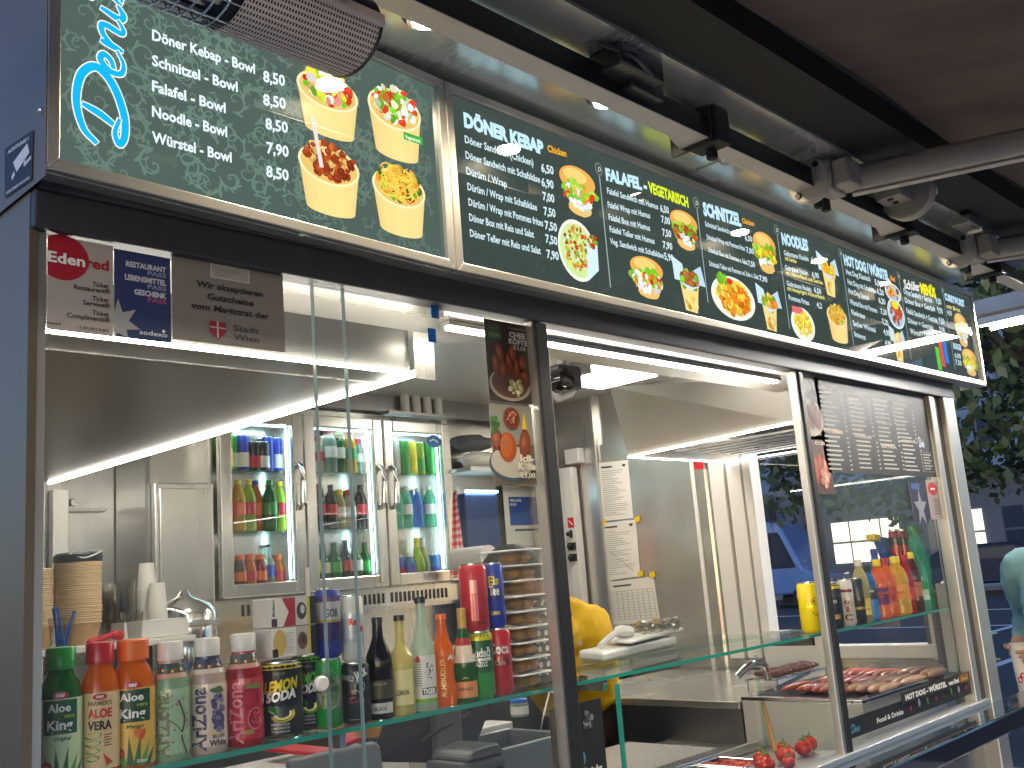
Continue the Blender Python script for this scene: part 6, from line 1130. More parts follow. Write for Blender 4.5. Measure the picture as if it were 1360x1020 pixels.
for i in range(6): b.sph((3.46+i*.022, 1.52, SHZ+.035+rr_.uniform(0, .05)), .035, .03, .034, seg=10, rings=7, jit=.2)
b.build('wrap', 'clear_plastic', t)
# ------------------------------------------------------------------ vouchers and posters stuck on the panes
def sheet(name, lab, cat, x0, x1, y_lt, y_lb, Y, col, draw, mat='ink', grp=None):
    Uf = uY(Y); a_, b_ = Uf(x0, y_lb), Uf(x0, y_lt); r_ = Uf(x1, y_lb); w_, h_ = r_.x-a_.x, b_.y-a_.y
    A = Art(); A.rect(0, 0, w_, h_, col, 0); draw(A, w_, h_)
    t = thing(name, lab, cat, (a_.x+w_/2, Y, a_.y)); A.build('print', mat, lambda u, v, d: (a_.x+u, Y-.0006-d, a_.y+v), t)
    b = MB(); b.box(a_.x, a_.x+w_, Y-.0004, Y, a_.y, a_.y+h_); b.build('sheet', 'paper', t); return t
Yv = 1.3665
def edenred(A, w, h):
    A.poly([(max(0, w*(.22+.40*math.cos(i*R(10)))), h*.78+w*.36*math.sin(i*R(10))) for i in range(36)], c(170, 30, 50), 1)
    A.text('Eden', -.0+w*.0, h*.715, h*.115, WHITE, w=w*.56, bold=.03, L=3); A.text('red', w*.57, h*.715, h*.115, c(165, 30, 45), w=w*.36, bold=.03, L=3)
    for i, (p, q) in enumerate((('Ticket', 'Restaurant®'), ('Ticket', 'Service®'), ('Ticket', 'Compliments®'))): A.text(p, w*.93, h*(.52-.155*i), h*.052, c(40, 36, 38), w=w*.26, align='r', L=3, bold=.015); A.text(q, w*.95, h*(.46-.155*i), h*.052, c(40, 36, 38), w=w*(.56, .42, .66)[i], align='r', L=3, bold=.015)
    A.text('T (01) 813-0 803', w*.92, h*.045, h*.03, c(90, 80, 80), w=w*.45, align='r', L=3); A.text('reward of', w*.0, h*.055, h*.03, c(80, 70, 72), w=w*.2, L=3)
sheet('voucher_sticker', 'pale voucher sticker with a red disc, leftmost above the bottles', 'sticker', 62, 150, 311, 437, Yv, c(178, 168, 160), edenred)
def sodexo(A, w, h):
    for i, (p, q, cc) in enumerate((('RESTAURANT', 'PASS', c(150, 155, 185)), ('LEBENSMITTEL', 'PASS', c(150, 155, 185)), ('GESCHENK', 'PASS', c(170, 90, 130)))): A.text(p, w*.92, h*(.82-.155*i), h*.062, c(205, 205, 215), w=w*(.72, .74, .58)[i], align='r', L=3, bold=.045); A.text(q, w*.92, h*(.755-.155*i), h*.052, cc, w=w*.34, align='r', L=3, bold=.03)
    pts = []
    for i in range(14): a_ = R(90)+i*math.pi/7; q = w*(.40 if i % 2 == 0 else .19); pts.append((max(0.0, w*.06+q*math.cos(a_)), h*.17+q*math.sin(a_)))
    A.items.append(([(w*.0, h*.17)]+[(max(0, p[0]), max(0, p[1])) for p in pts], [(0, i+1, (i+1) % 14+1) for i in range(14)], c(165, 165, 165), 2)); A.text('sodexo', w*.93, h*.06, h*.055, c(215, 215, 222), w=w*.5, align='r', L=3, bold=.02); A.ell(w*.86, h*.125, w*.03, w*.03, WHITE, 3, 8)
sheet('voucher_sticker', 'dark blue voucher sticker with a pale star beside the red disc one', 'sticker', 151.5, 227, 330, 447, Yv, c(48, 62, 105), sodexo)
def stadt(A, w, h):
    A.rect(w*.33, h*.80, w*.68, h*.97, c(205, 200, 195), 1); A.rect(w*.34, h*.81, w*.67, h*.96, c(165, 160, 155), 1.5)
    for i in range(4): A.rect(w*.37, h*(.84+.025*i), w*(.5+.03*i), h*(.845+.025*i), c(110, 100, 100), 2)
    for i, (q, ww) in enumerate((('Wir akzeptieren', .60), ('Gutscheine', .42), ('vom Magistrat der', .70))): A.text(q, w*.5, h*(.66-.135*i), h*.075, c(52, 50, 52), w=w*ww, align='c', L=3, bold=.035, shear=.12)
    A.poly([(w*.31, h*.27), (w*.45, h*.27), (w*.45, h*.14), (w*.38, h*.06), (w*.31, h*.14)], c(150, 40, 55), 3); A.rect(w*.372, h*.075, w*.388, h*.27, c(190, 185, 180), 4); A.rect(w*.312, h*.19, w*.448, h*.205, c(190, 185, 180), 4); A.text('Stadt', w*.52, h*.19, h*.075, c(70, 68, 70), w=w*.23, L=3, bold=.01); A.text('Wien', w*.52, h*.08, h*.075, c(70, 68, 70), w=w*.23, L=3, bold=.01)
sheet('voucher_notice', 'grey voucher notice of the city with a red shield', 'sticker', 229, 378, 337, 450, Yv, c(132, 126, 120), stadt)
BRN = [c(120, 60, 40), c(95, 45, 30), c(140, 75, 50)]
def drumstick(A, x, y, l, w_, rot, cols=BRN): 
    A.ell(x, y, w_, l, cols[0], 2, 20, rot); A.ell(x-w_*.15, y+l*.1, w_*.7, l*.75, cols[2], 2.4, 18, rot); A.ell(x-w_*.25, y+l*.2, w_*.3, l*.35, c(165, 100, 70), 2.8, 12, rot)
def chee(A, w, h):
    A.rect(w*.05, h*.76, w*.38, h*.93, c(45, 75, 45), 1); A.text('VEGAN', w*.08, h*.79, h*.05, c(110, 150, 100), w=w*.26, L=2); A.ell(w*.5, h*.22, w*.48, h*.2, c(170, 160, 145), 1, 30); A.ell(w*.5, h*.235, w*.42, h*.18, c(105, 75, 60), 1.3, 30)
    for i, (x, y, r_) in enumerate(((.2, .45, .1), (.36, .38, -.05), (.52, .5, .1), (.68, .42, -.2), (.82, .48, .0), (.3, .58, .2), (.6, .6, -.1), (.86, .33, .4))): drumstick(A, x*w, y*h, h*.13, w*.09, r_)
    A.blobs(w*.62, h*.2, w*.15, h*.1, [c(225, 205, 150), c(235, 225, 190), c(150, 180, 90)], 16, w*.06, 5); A.text('CHEE', w*.55, h*.82, h*.065, c(205, 200, 190), w=w*.38, L=6, bold=.05); A.text('KÖFTE', w*.53, h*.735, h*.065, c(205, 200, 190), w=w*.44, L=6, bold=.05); A.text('€3,00', w*.62, h*.665, h*.055, c(205, 200, 190), w=w*.3, L=6, bold=.02); A.text('Hausgemacht', w*.55, h*.92, h*.025, c(150, 145, 135), w=w*.4, L=6)
def icli(A, w, h):
    A.rect(w*.0, h*.5, w, h, c(135, 135, 125), .5); A.ell(w*.45, h*.25, w*.55, h*.22, c(70, 85, 100), 1, 30); A.ell(w*.45, h*.28, w*.5, h*.2, c(185, 180, 168), 1.3, 30)
    drumstick(A, w*.12, h*.55, h*.14, w*.14, .2); drumstick(A, w*.78, h*.5, h*.2, w*.14, -.15); drumstick(A, w*.36, h*.46, h*.19, w*.21, -.15, [c(165, 80, 30), c(120, 50, 25), c(190, 95, 35)]); A.ell(w*.5, h*.83, w*.2, h*.14, c(120, 55, 40), 4, 24, .1); A.ell(w*.5, h*.84, w*.15, h*.105, c(90, 40, 32), 4.4, 22, .1); A.blobs(w*.5, h*.84, w*.12, h*.08, [c(190, 130, 95), c(140, 70, 55)], 24, w*.03, 5)
    A.blobs(w*.08, h*.72, w*.08, h*.12, [c(50, 95, 40), c(80, 130, 50)], 14, w*.06, 4); A.poly([(w*.72, h*.7), (w*.80, h*.92), (w*.86, h*.7)], c(215, 185, 60), 4)
    A.text('Icli-', w*.62, h*.29, h*.085, c(225, 220, 200), w=w*.33, L=7, bold=.05, shear=.15); A.text('Köfte', w*.56, h*.19, h*.085, c(225, 220, 200), w=w*.42, L=7, bold=.05, shear=.15); A.text('€3,00', w*.58, h*.085, h*.065, c(225, 220, 200), w=w*.38, L=7, bold=.02)
Yp2 = 1.3775
sheet('food_poster', 'brown poster of cigar shaped köfte left of the black mullion', 'poster', 650, 707, 424, 532, Yp2, c(62, 48, 42), chee); sheet('food_poster', 'poster of round fried köfte below the brown one left of the mullion', 'poster', 657, 713, 536, 643, Yp2, c(100, 90, 78), icli)
Yp3 = 1.3735
def wraps(A, w, h):
    A.ell(w*.5, h*.35, w*.5, h*.3, c(185, 180, 170), 1, 26)
    for i in range(5): drumstick(A, w*(.2+.15*i), h*(.35+.1*(i % 2)), h*.2, w*.11, .3-.1*i)
    A.ell(w*.4, h*.85, w*.28, h*.12, c(160, 158, 150), 2, 20); A.stroke([(w*.25, h*.6), (w*.7, h*.2)], w*.05, c(60, 45, 40), 6)
def cigk(A, w, h):
    A.rect(w*.05, h*.78, w*.3, h*.92, c(50, 85, 55), 1)
    for i in range(5): drumstick(A, w*(.15+.16*i), h*(.4+.06*(i % 2)), h*.24, w*.09, .1*(i-2), [c(165, 70, 40), c(140, 50, 30), c(195, 95, 60)])
    A.blobs(w*.75, h*.3, w*.16, h*.2, [c(235, 190, 160), c(225, 160, 140)], 16, w*.08, 5); A.text('€3,00', w*.5, h*.84, h*.06, c(220, 210, 200), w=w*.35, L=6)
sheet('food_poster', 'poster of rolled wraps on a plate right of the second mullion', 'poster', 1062, 1097, 499, 582, Yp3, c(70, 58, 52), wraps); sheet('food_poster', 'poster of red köfte sticks under the wraps poster', 'poster', 1071, 1109, 577, 656, Yp3, c(90, 55, 45), cigk)
rm = random.Random(9)
def bigmenu(A, w, h):
    for cx_, yy, n, hd in ((.02, .88, 9, 'DÖNER'), (.02, .42, 9, 'FALAFEL VEGETARISCH'), (.25, .86, 9, 'SCHNITZEL'), (.27, .40, 8, 'NOODLES'), (.47, .84, 5, 'BOX'), (.48, .58, 5, 'WÜRSTEL'), (.49, .31, 5, 'EXTRA'), (.66, .83, 9, 'GETRÄNKE'), (.69, .40, 8, 'ALKOHOLISCHES')):
        A.text(hd, cx_*w, yy*h, h*.03, c(205, 200, 190), w=w*.14, L=3, bold=.03)
        for j in range(n):
            y = (yy-.048*(j+1))*h
            if y > .02*h: A.rect(cx_*w, y, (cx_+rm.uniform(.09, .14))*w, y+h*.017, c(190, 188, 182), 2); A.rect((cx_+.175)*w, y, (cx_+.19)*w, y+h*.017, c(190, 188, 182), 2)
    A.rect(.09*w, .42*h, .17*w, .455*h, c(190, 160, 40), 2.5); denis(A, .86*w, .36*h, h*.11, c(190, 195, 215), None, L=4, wx=.5); A.rect(.87*w, .06*h, .985*w, .3*h, c(150, 150, 145), 2); A.rect(.873*w, .065*h, .982*w, .295*h, c(20, 20, 20), 2.5)
    for j in range(6): A.rect(.885*w, (.09+.034*j)*h, (.95+.02*(j % 2))*w, (.105+.034*j)*h, c(170, 170, 165), 3)
sheet('price_list', 'black price list with four columns hanging in the right window', 'price list', 1098, 1243, 503, 628, Yp3, c(20, 20, 20), bigmenu)
def eden2(A, w, h): A.ell(w*.5, h*.78, w*.42, h*.17, c(175, 30, 45), 1, 24); A.rect(w*.3, h*.76, w*.7, h*.80, WHITE, 2); [A.rect(w*.4, h*(.5-.06*i), w*.9, h*(.52-.06*i), c(80, 75, 75), 2) for i in range(7)]
sheet('voucher_sticker', 'small voucher sticker with a red disc under the price list', 'sticker', 1237, 1252, 638, 690, Yp3, c(165, 150, 145), eden2)
def star2(A, w, h):
    A.items.append(([(w*.5, h*.3)]+[(w*.5+w*(.4 if i % 2 == 0 else .15)*math.cos(R(90)+i*math.pi/5), h*.3+w*(.5 if i % 2 == 0 else .2)*math.sin(R(90)+i*math.pi/5)) for i in range(10)], [(0, i+1, (i+1) % 10+1) for i in range(10)], c(150, 150, 160), 2)); A.rect(w*.1, h*.8, w*.6, h*.95, c(60, 90, 160), 2)
sheet('voucher_sticker', 'small navy voucher sticker with a star under the price list', 'sticker', 1214, 1236, 640, 690, Yp3, c(26, 34, 70), star2)
# blue tapes on the pane and the counter cards
for i, (x0_, y0_) in enumerate(((573, 405), (569, 437))):
    p, q = pY(x0_, y0_+17, 1.3775), pY(x0_+9, y0_, 1.3775); b = MB(); b.box(p.x, q.x, 1.3768, 1.3775, p.z, q.z); tag(b.build('tape_strip', 'blue_plastic'), ['upper', 'lower'][i]+' blue tape strip at the top of the left pane', 'tape')
def strips(A, w, h):
    denis(A, w*.05, h*.28, h*.36, c(95, 165, 205), None, L=4, wx=.95); A.text('Food & Drinks', w*.22, h*.30, h*.26, WHITE, w=w*.19, L=4, bold=.03)
    rr_ = random.Random(6)
    for i, cc in enumerate((c(180, 40, 35), c(225, 225, 220), c(130, 160, 50), c(200, 60, 40), c(160, 40, 70), c(120, 150, 50), c(230, 230, 225), c(170, 40, 50))):
        x, y = w*(.47+.068*i), h*(.42+.16*((i*3) % 4)/3); q = h*rr_.uniform(.14, .2)
        if cc[0] > .7: A.ell(x, y, q*.8, q*1.1, cc, 3, 18); A.ell(x, y, q*.5, q*.8, c(30, 30, 30), 3.5, 16); A.ell(x, y, q*.25, q*.5, cc, 4, 14)
        elif i in (2, 5): A.ell(x, y, q*.5, q*1.3, cc, 3, 14, rot=.3); A.ell(x+q*.4, y, q*.3, q*1.0, c(95, 130, 40), 3.3, 12, rot=-.3)
        elif i in (4,): A.stroke(cr([(x-q, y+q*.6), (x, y), (x+q*1.1, y-q*.5)], 5), lambda t_: q*.4*(1-t_*.7), cc, 3)
        else: A.poly([(x-q*.8, y+q*.5), (x, y+q*.8), (x+q*.8, y+q*.4), (x+q*.1, y-q*1.1)], cc, 3)
    for i in range(16): A.ell(w*rr_.uniform(.44, .98), h*rr_.uniform(.1, .8), h*.02, h*.02, c(200, 195, 185), 3, 6)
Yc2 = 1.3725
p0, p1 = pY(1121, 985, Yc2), pY(1292, 922, Yc2); ztop = pY(1121, 957, Yc2).z; h_ = ztop-p0.z; A = Art(); A.rect(0, 0, p1.x-p0.x, h_, c(24, 22, 22), 0); strips(A, p1.x-p0.x, h_)
t = thing('hot_dog_strip', 'black strip with Denis Food & Drinks lettering and vegetables at the grill', 'sign', (p0.x, Yc2, p0.z)); A.build('print', 'ink', lambda u, v, d: (p0.x+u, Yc2-.0006-d, p0.z+v), t); b = MB(); b.box(p0.x, p1.x, Yc2-.0004, Yc2, p0.z, p0.z+h_); b.build('sheet', 'black', t)
q0 = pY(1196, 927, Yc2-.002); w_ = p1.x-q0.x-.012; h2 = h_*.62; zz = p0.z+h_*.80; A = Art(); A.rect(0, 0, w_, h2, c(48, 40, 36), 0); A.text('HOT DOG - WÜRSTEL', w_*.05, h2*.28, h2*.48, WHITE, w=w_*.58, L=4, bold=.06); A.text('vom Rind', w_*.66, h2*.28, h2*.42, WHITE, w=w_*.16, L=4, bold=.05); A.rect(w_*.84, h2*.12, w_*.98, h2*.9, c(150, 90, 40), 2); A.text('Beef', w_*.86, h2*.3, h2*.35, c(225, 170, 90), w=w_*.1, L=4)
t = thing('hot_dog_banner', 'narrow brown banner reading HOT DOG above the vegetable strip', 'sign', (q0.x, Yc2-.003, zz)); A.build('print', 'ink', lambda u, v, d: (q0.x+u, Yc2-.0036-d, zz+v), t); b = MB(); b.box(q0.x, q0.x+w_, Yc2-.0034, Yc2-.003, zz, zz+h2); b.build('sheet', 'black', t)
# card hanging behind the black mullion
Yk = 1.386; p0, p1 = pY(735, 1020, Yk), pY(806, 1020, Yk); zt_ = pY(770, 933, Yk).z; zb_ = zt_-.20; w_, h_ = p1.x-p0.x, zt_-zb_; A = Art(); A.rect(0, 0, w_, h_, c(26, 25, 24), 0); denis(A, w_*.12, h_*.42, h_*.17, c(90, 165, 180), None, L=4, wx=.78); A.text('Food & Drinks', w_*.1, h_*.30, h_*.075, WHITE, w=w_*.8, L=4, bold=.03); A.blobs(w_*.7, h_*.80, w_*.1, h_*.09, [c(120, 120, 115), c(70, 70, 68), c(160, 158, 150)], 16, w_*.04, 3)
t = thing('counter_card', 'black counter card with turquoise Denis lettering behind the black mullion', 'sign', (p0.x, Yk, zb_)); A.build('print', 'ink', lambda u, v, d: (p0.x+u, Yk-.0006-d, zb_+v), t); b = MB(); b.box(p0.x, p1.x, Yk-.0004, Yk, zb_, zt_); b.build('sheet', 'black', t)
# camera warning sticker on the board's left side
X = .498; q = [pX(7, 198, X), pX(45, 172, X), pX(43, 239, X), pX(7, 264, X)]; A = Art(); M4 = lambda u, v: q[3].lerp(q[2], u).lerp(q[0].lerp(q[1], u), v)
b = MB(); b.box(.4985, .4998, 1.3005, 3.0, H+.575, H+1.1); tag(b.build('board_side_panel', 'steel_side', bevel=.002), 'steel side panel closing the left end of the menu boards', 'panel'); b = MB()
A.rect(0, 0, 1, 1, c(28, 28, 34), 0); A.text('ACHTUNG !', .13, .84, .075, c(205, 205, 205), w=.74, L=3, bold=.05); A.text('VIDEOÜBERWACHUNG', .07, .05, .05, c(200, 200, 200), w=.86, L=3, bold=.04)
A.poly([(.32, .60), (.82, .80), (.90, .58), (.46, .36)], c(215, 215, 218), 2); A.poly([(.26, .34), (.36, .42), (.40, .33), (.29, .25)], c(200, 200, 205), 2); A.stroke([(.74, .50), (.74, .40), (.95, .46)], .07, c(200, 200, 205), 2)
t = thing('camera_warning_sticker', 'black ACHTUNG sticker with a white camera on the left end panel', 'sticker', q[3]); A.build('print', 'ink', lambda u, v, d: (X-.0008-d, M4(u, v).y, M4(u, v).z), t)
b = MB(); P = pX(55, 147, X); b.sph((X, P.y, P.z), .005, .005, .005); tag(b.build('rivet', 'chrome', smooth=True), 'small rivet above the ACHTUNG sticker', 'rivet')
# flyer rack on the outside of the right corner post
t = thing('flyer_rack', 'rack of leaflets hanging on the outside of the right corner post', 'leaflet rack', pY(1305, 880, 1.45))
for i in range(5):
    a_ = Vector((3.803+i*.012, 1.38+.02*i, 0)); b = MB(); zt_ = pY(1292, 772, 1.4).z-.01*i-.02*(i % 2); zb_ = pY(1318, 888, 1.4).z+.012*i; b.slab([(a_.x, a_.y, zb_), (a_.x, a_.y+.14, zb_), (a_.x, a_.y+.14, zt_), (a_.x, a_.y, zt_)], (.007, 0, 0)); b.build('leaflet_stack', ['paper', 'grey_plastic', 'panel_grey', 'paper', 'grey_plastic'][i], t)
b = MB(); b.tube([(3.80, 1.36, zb_-.01), (3.88, 1.36, zb_-.01), (3.88, 1.54, zb_-.01)], .004, 6); b.tube([(3.80, 1.36, zb_+.08), (3.89, 1.36, zb_+.08), (3.89, 1.56, zb_+.08)], .004, 6); b.build('wire_holder', 'chrome', t)
# ------------------------------------------------------------------ till area below the shelf (left)
zc2 = 1.10
t = thing('till_counter', 'steel till counter under the left part of the glass shelf', 'counter', (1.1, 1.7, .3)); b = MB(); b.box(.55, 1.69, 1.445, 1.95, 1.02, 1.04); b.build('worktop', 'steel_h', t, bevel=.003); b = MB(); b.box(.56, 1.68, 1.45, 1.94, .3, 1.019); b.build('cabinet', 'steel_dark', t)
Ym = 1.60; t = thing('till_monitor', 'grey back of the tilted till monitor below the soda cans', 'monitor', (1.0, Ym, 1.04))
p = [pY(395, 1020, Ym), pY(516, 990, Ym)]
tl_, tr_ = pY(404, 1008, Ym), pY(513, 988, Ym)
b = MB(); b.slab([(tl_.x, Ym, 1.06), (tr_.x+.015, Ym, 1.06), (tr_.x+.01, Ym+.03, tr_.z-.006), (tr_.x, Ym+.03, tr_.z), (tl_.x, Ym+.03, tr_.z), (tl_.x-.01, Ym+.03, tr_.z-.006)], (0, .02, .004)); b.build('back_shell', 'screen_back', t, bevel=.006)
b = MB(); b.box((tl_.x+tr_.x)/2-.05, (tl_.x+tr_.x)/2+.05, Ym-.01, Ym+.06, 1.0405, 1.058); b.build('stand', 'dark_plastic', t, bevel=.004)
t = thing('till_screen', 'large dark touch screen seen from behind, right of the grey monitor', 'monitor', (1.45, 1.65, 1.04)); Yn = 1.66
ps = [pY(500, 1012, Yn), pY(527, 952, Yn), pY(648, 914, Yn), pY(668, 905, Yn), pY(655, 950, Yn), pY(628, 1015, Yn)]
b = MB(); b.slab([(p.x, Yn+.02*i % .03, p.z) for i, p in enumerate(ps)], (0, .02, 0)); b.build('back_shell', 'dark_plastic', t, bevel=.004)
b = MB(); p, q = pY(608, 935, Yn-.02), pY(590, 1015, Yn-.02); b.box(q.x-.02, q.x+.05, Yn-.03, Yn-.005, 1.0405, p.z); b.build('stand', 'grey_plastic', t, bevel=.006); b = MB(); b.tube(cr([pY(560, 985, Yn-.01), pY(590, 965, Yn-.03), pY(620, 950, Yn-.01), pY(625, 940, Yn-.01)], 5), .004, 6); b.build('cable', 'rubber', t)
t = thing('receipt_printer', 'dark grey receipt printer with rounded cover beside the touch screen', 'printer', (1.55, 1.6, 1.04)); a_, c_ = pY(598, 1020, 1.56), pY(655, 985, 1.56)
b = MB(); b.box(a_.x, c_.x, 1.52, 1.64, 1.0405, c_.z-.02); b.slab([(a_.x+.01, 1.52, c_.z-.0195), (a_.x+.03, 1.52, c_.z), (c_.x-.02, 1.52, c_.z+.004), (c_.x, 1.52, c_.z-.0195)], (0, .12, 0)); b.build('case', 'grey_plastic', t, bevel=.012)
b = MB(); b.box(a_.x+.02, c_.x-.02, 1.516, 1.5195, 1.06, c_.z-.04); b.build('front_cover', 'dark_plastic', t, bevel=.002)
t = thing('dark_basin', 'dark grey plastic basin right of the receipt printer', 'basin', (1.75, 1.72, 1.04)); a_, c_ = pY(640, 985, 1.72), pY(735, 970, 1.72); zt_ = c_.z
b = MB(); b.box(a_.x, c_.x, 1.66, 1.675, 1.04, zt_); b.box(a_.x, c_.x, 1.86, 1.875, 1.04, zt_+.0); b.box(a_.x, a_.x+.015, 1.675, 1.86, 1.04, zt_); b.box(c_.x-.015, c_.x, 1.675, 1.86, 1.04, zt_); b.build('wall', 'screen_back', t, bevel=.004)
b = MB(); b.box(a_.x-.02, c_.x+.02, 1.876, 1.96, 1.0, zt_+.012); b.build('ledge', 'white_plastic', t, bevel=.003)
P = pY(692, 970, 1.92); zj = zt_+.012; rj = .024; t = thing('spice_jar', 'clear jar of white salt with a blue lid below the tubs', 'jar', (P.x, 1.92, zj)); hj = pY(692, 927, 1.92).z-zj
b = MB(); b.lathe([(rj*.9, 0), (rj, .004), (rj, hj*.72), (rj*.8, hj*.80)], (P.x, 1.92, zj), 22); b.build('jar_body', 'd_clear', t, smooth=True); b = MB(); b.lathe([(rj*.95, hj*.8), (rj*.95, hj*.96), (rj*.85, hj)], (P.x, 1.92, zj), 22); b.build('lid', 'blue_plastic', t, smooth=True); b = MB(); b.lathe([(rj*1.01, hj*.15), (rj*1.01, hj*.6)], (P.x, 1.92, zj), 22, caps=False); b.build('paper_label', 'k_white', t, smooth=True)
b = MB(); b.tube([pY(755, 925, 1.9), pY(730, 918, 1.9), pY(722, 950, 1.9), pY(715, 985, 1.9)], .003, 6); tag(b.build('white_cable', 'white_plastic', smooth=True), 'thin white cable hanging near the spice jar', 'cable')
P = pY(440, 966, 2.6); t = thing('paper_tray_stack', 'stack of white paper food trays behind the till monitor', 'paper tray', (P.x, 2.6, P.z-.05)); b = MB()
for i in range(7): b.lathe([(.05, P.z-.05+i*.009), (.068, P.z-.043+i*.009)], (P.x, 2.6, 0), 20, caps=False)
b.build('tray_rim', 'paper', t, smooth=True)
P = pY(500, 950, 2.3); b = MB(); b.lathe([(.06, P.z-.05), (.075, P.z+.03), (.07, P.z+.04)], (P.x, 2.3, 0), 22); tag(b.build('wicker_basket', 'bread', smooth=True), 'small brown wicker basket behind the touch screen', 'basket')
b = MB(); a_ = pY(420, 985, 2.5); b.slab([(a_.x-.05, 2.4, a_.z-.03), (a_.x+.28, 2.4, a_.z+.03), (a_.x+.28, 2.7, a_.z+.03), (a_.x-.05, 2.7, a_.z-.03)], (0, 0, .012)); tag(b.build('cutting_board', 'red_plastic', bevel=.003), 'red cutting board lying behind the till monitor', 'cutting board')
t = thing('work_table', 'steel work table behind the till with the red board', 'table', (1.3, 2.5, .2)); b = MB(); zw = a_.z-.06; b.box(.9, 2.0, 2.25, 2.75, zw-.03, zw); b.build('worktop', 'white_plastic', t, bevel=.003)
for x in (.95, 1.95):
    for y in (2.3, 2.7): b = MB(); b.box(x-.02, x+.02, y-.02, y+.02, .2, zw-.031); b.build('leg', 'steel', t)
# ------------------------------------------------------------------ people
def skin(name, joints, links, mat, parent, sub=2):
    names = list(joints); me = bpy.data.meshes.new(name); me.from_pydata([Vector(joints[n][0])-WP[parent.name] for n in names], [(names.index(a_), names.index(b_)) for a_, b_ in links], [])
    o = bpy.data.objects.new(name, me); COL.objects.link(o); o.parent = parent; me.materials.append(MATS[mat])
    s_ = o.modifiers.new('skin', 'SKIN'); s_.use_smooth_shade = True
    if not me.skin_vertices: me.attributes.new('skin_vertices', 'FLOAT', 'POINT')
    for i, n in enumerate(names):
        v = me.skin_vertices[0].data[i]; r = joints[n][1]; v.radius = r if isinstance(r, tuple) else (r, r); v.use_root = (i == 0)
    q = o.modifiers.new('sub', 'SUBSURF'); q.levels = sub; q.render_levels = sub; return o
def garment(name, objs, mat, parent, vox=.013):
    bm = bmesh.new(); dg = bpy.context.evaluated_depsgraph_get(); bpy.context.view_layer.update()
    for o in objs: me = bpy.data.meshes.new_from_object(o.evaluated_get(bpy.context.evaluated_depsgraph_get())); bm.from_mesh(me); bpy.data.meshes.remove(me)
    me = bpy.data.meshes.new(name); bm.to_mesh(me); bm.free()
    for o in objs: bpy.data.objects.remove(o)
    me.materials.append(MATS[mat]); o = bpy.data.objects.new(name, me); COL.objects.link(o); o.parent = parent
    r = o.modifiers.new('fuse', 'REMESH'); r.mode = 'VOXEL'; r.voxel_size = vox; r.use_smooth_shade = True
    s_ = o.modifiers.new('smooth', 'SMOOTH'); s_.iterations = 6
    tx = bpy.data.textures.get('folds') or bpy.data.textures.new('folds', 'CLOUDS'); tx.noise_scale = .09; tx.noise_depth = 2; tx.noise_basis = 'IMPROVED_PERLIN'
    d = o.modifiers.new('folds', 'DISPLACE'); d.texture = tx; d.strength = .035; d.mid_level = .5
    return o
def mesh_apply(o):
    dg = bpy.context.evaluated_depsgraph_get(); me = bpy.data.meshes.new_from_object(o.evaluated_get(dg)); o.modifiers.clear(); o.data = me
def hand(parent, J, wrist, fdir, up, side, s=1.0, curl=.5, pre=''):
    """five separate fingers rooted in a palm; added to joint dict J"""
    f, u = Vector(fdir).normalized(), Vector(up).normalized(); sd = f.cross(u).normalized()*side; w = Vector(wrist); L = []
    pc = w+f*.045*s; J[pre+'palm0'] = (w+f*.02*s, (.026*s, .016*s)); J[pre+'palm'] = (pc+f*.01*s, (.036*s, .015*s)); L += [(pre+'wrist', pre+'palm0'), (pre+'palm0', pre+'palm')]
    return L, pc, f, u, sd
def fingers(name, parent, pc, f, u, sd, s, mat, curl, wrap=None):
    for k_, (off, ln) in enumerate(((-.030, .068), (-.010, .078), (.010, .073), (.029, .058))):
        b0 = pc+f*.035*s+sd*off*s; pts = [b0-f*.02*s]; d = f.copy(); p = b0; pts.append(p)
        for j in range(3):
            d = (d*math.cos(curl[j])+(-u)*math.sin(curl[j])).normalized() if j == 0 else (Matrix.Rotation(-curl[j], 3, sd) @ d if (Matrix.Rotation(-curl[j], 3, sd) @ d).dot(-u) > d.dot(-u) else Matrix.Rotation(curl[j], 3, sd) @ d); p = p+d*ln*s*(.45, .32, .23)[j]; pts.append(p.copy())
        J = {f'f{i}': (q, (.0098-.0007*i)*s) for i, q in enumerate(pts)}; o = skin(name, J, [(f'f{i}', f'f{i+1}') for i in range(4)], mat, parent, 2)
    b0 = pc-sd*.030*s; pts = [b0, b0-sd*.022*s+f*.018*s-u*.008*s, b0-sd*.030*s+f*.045*s-u*.022*s, b0-sd*.022*s+f*.066*s-u*.036*s]
    skin(name, {f'f{i}': (q, (.0125-.0012*i)*s) for i, q in enumerate(pts)}, [(f'f{i}', f'f{i+1}') for i in range(3)], mat, parent, 2)
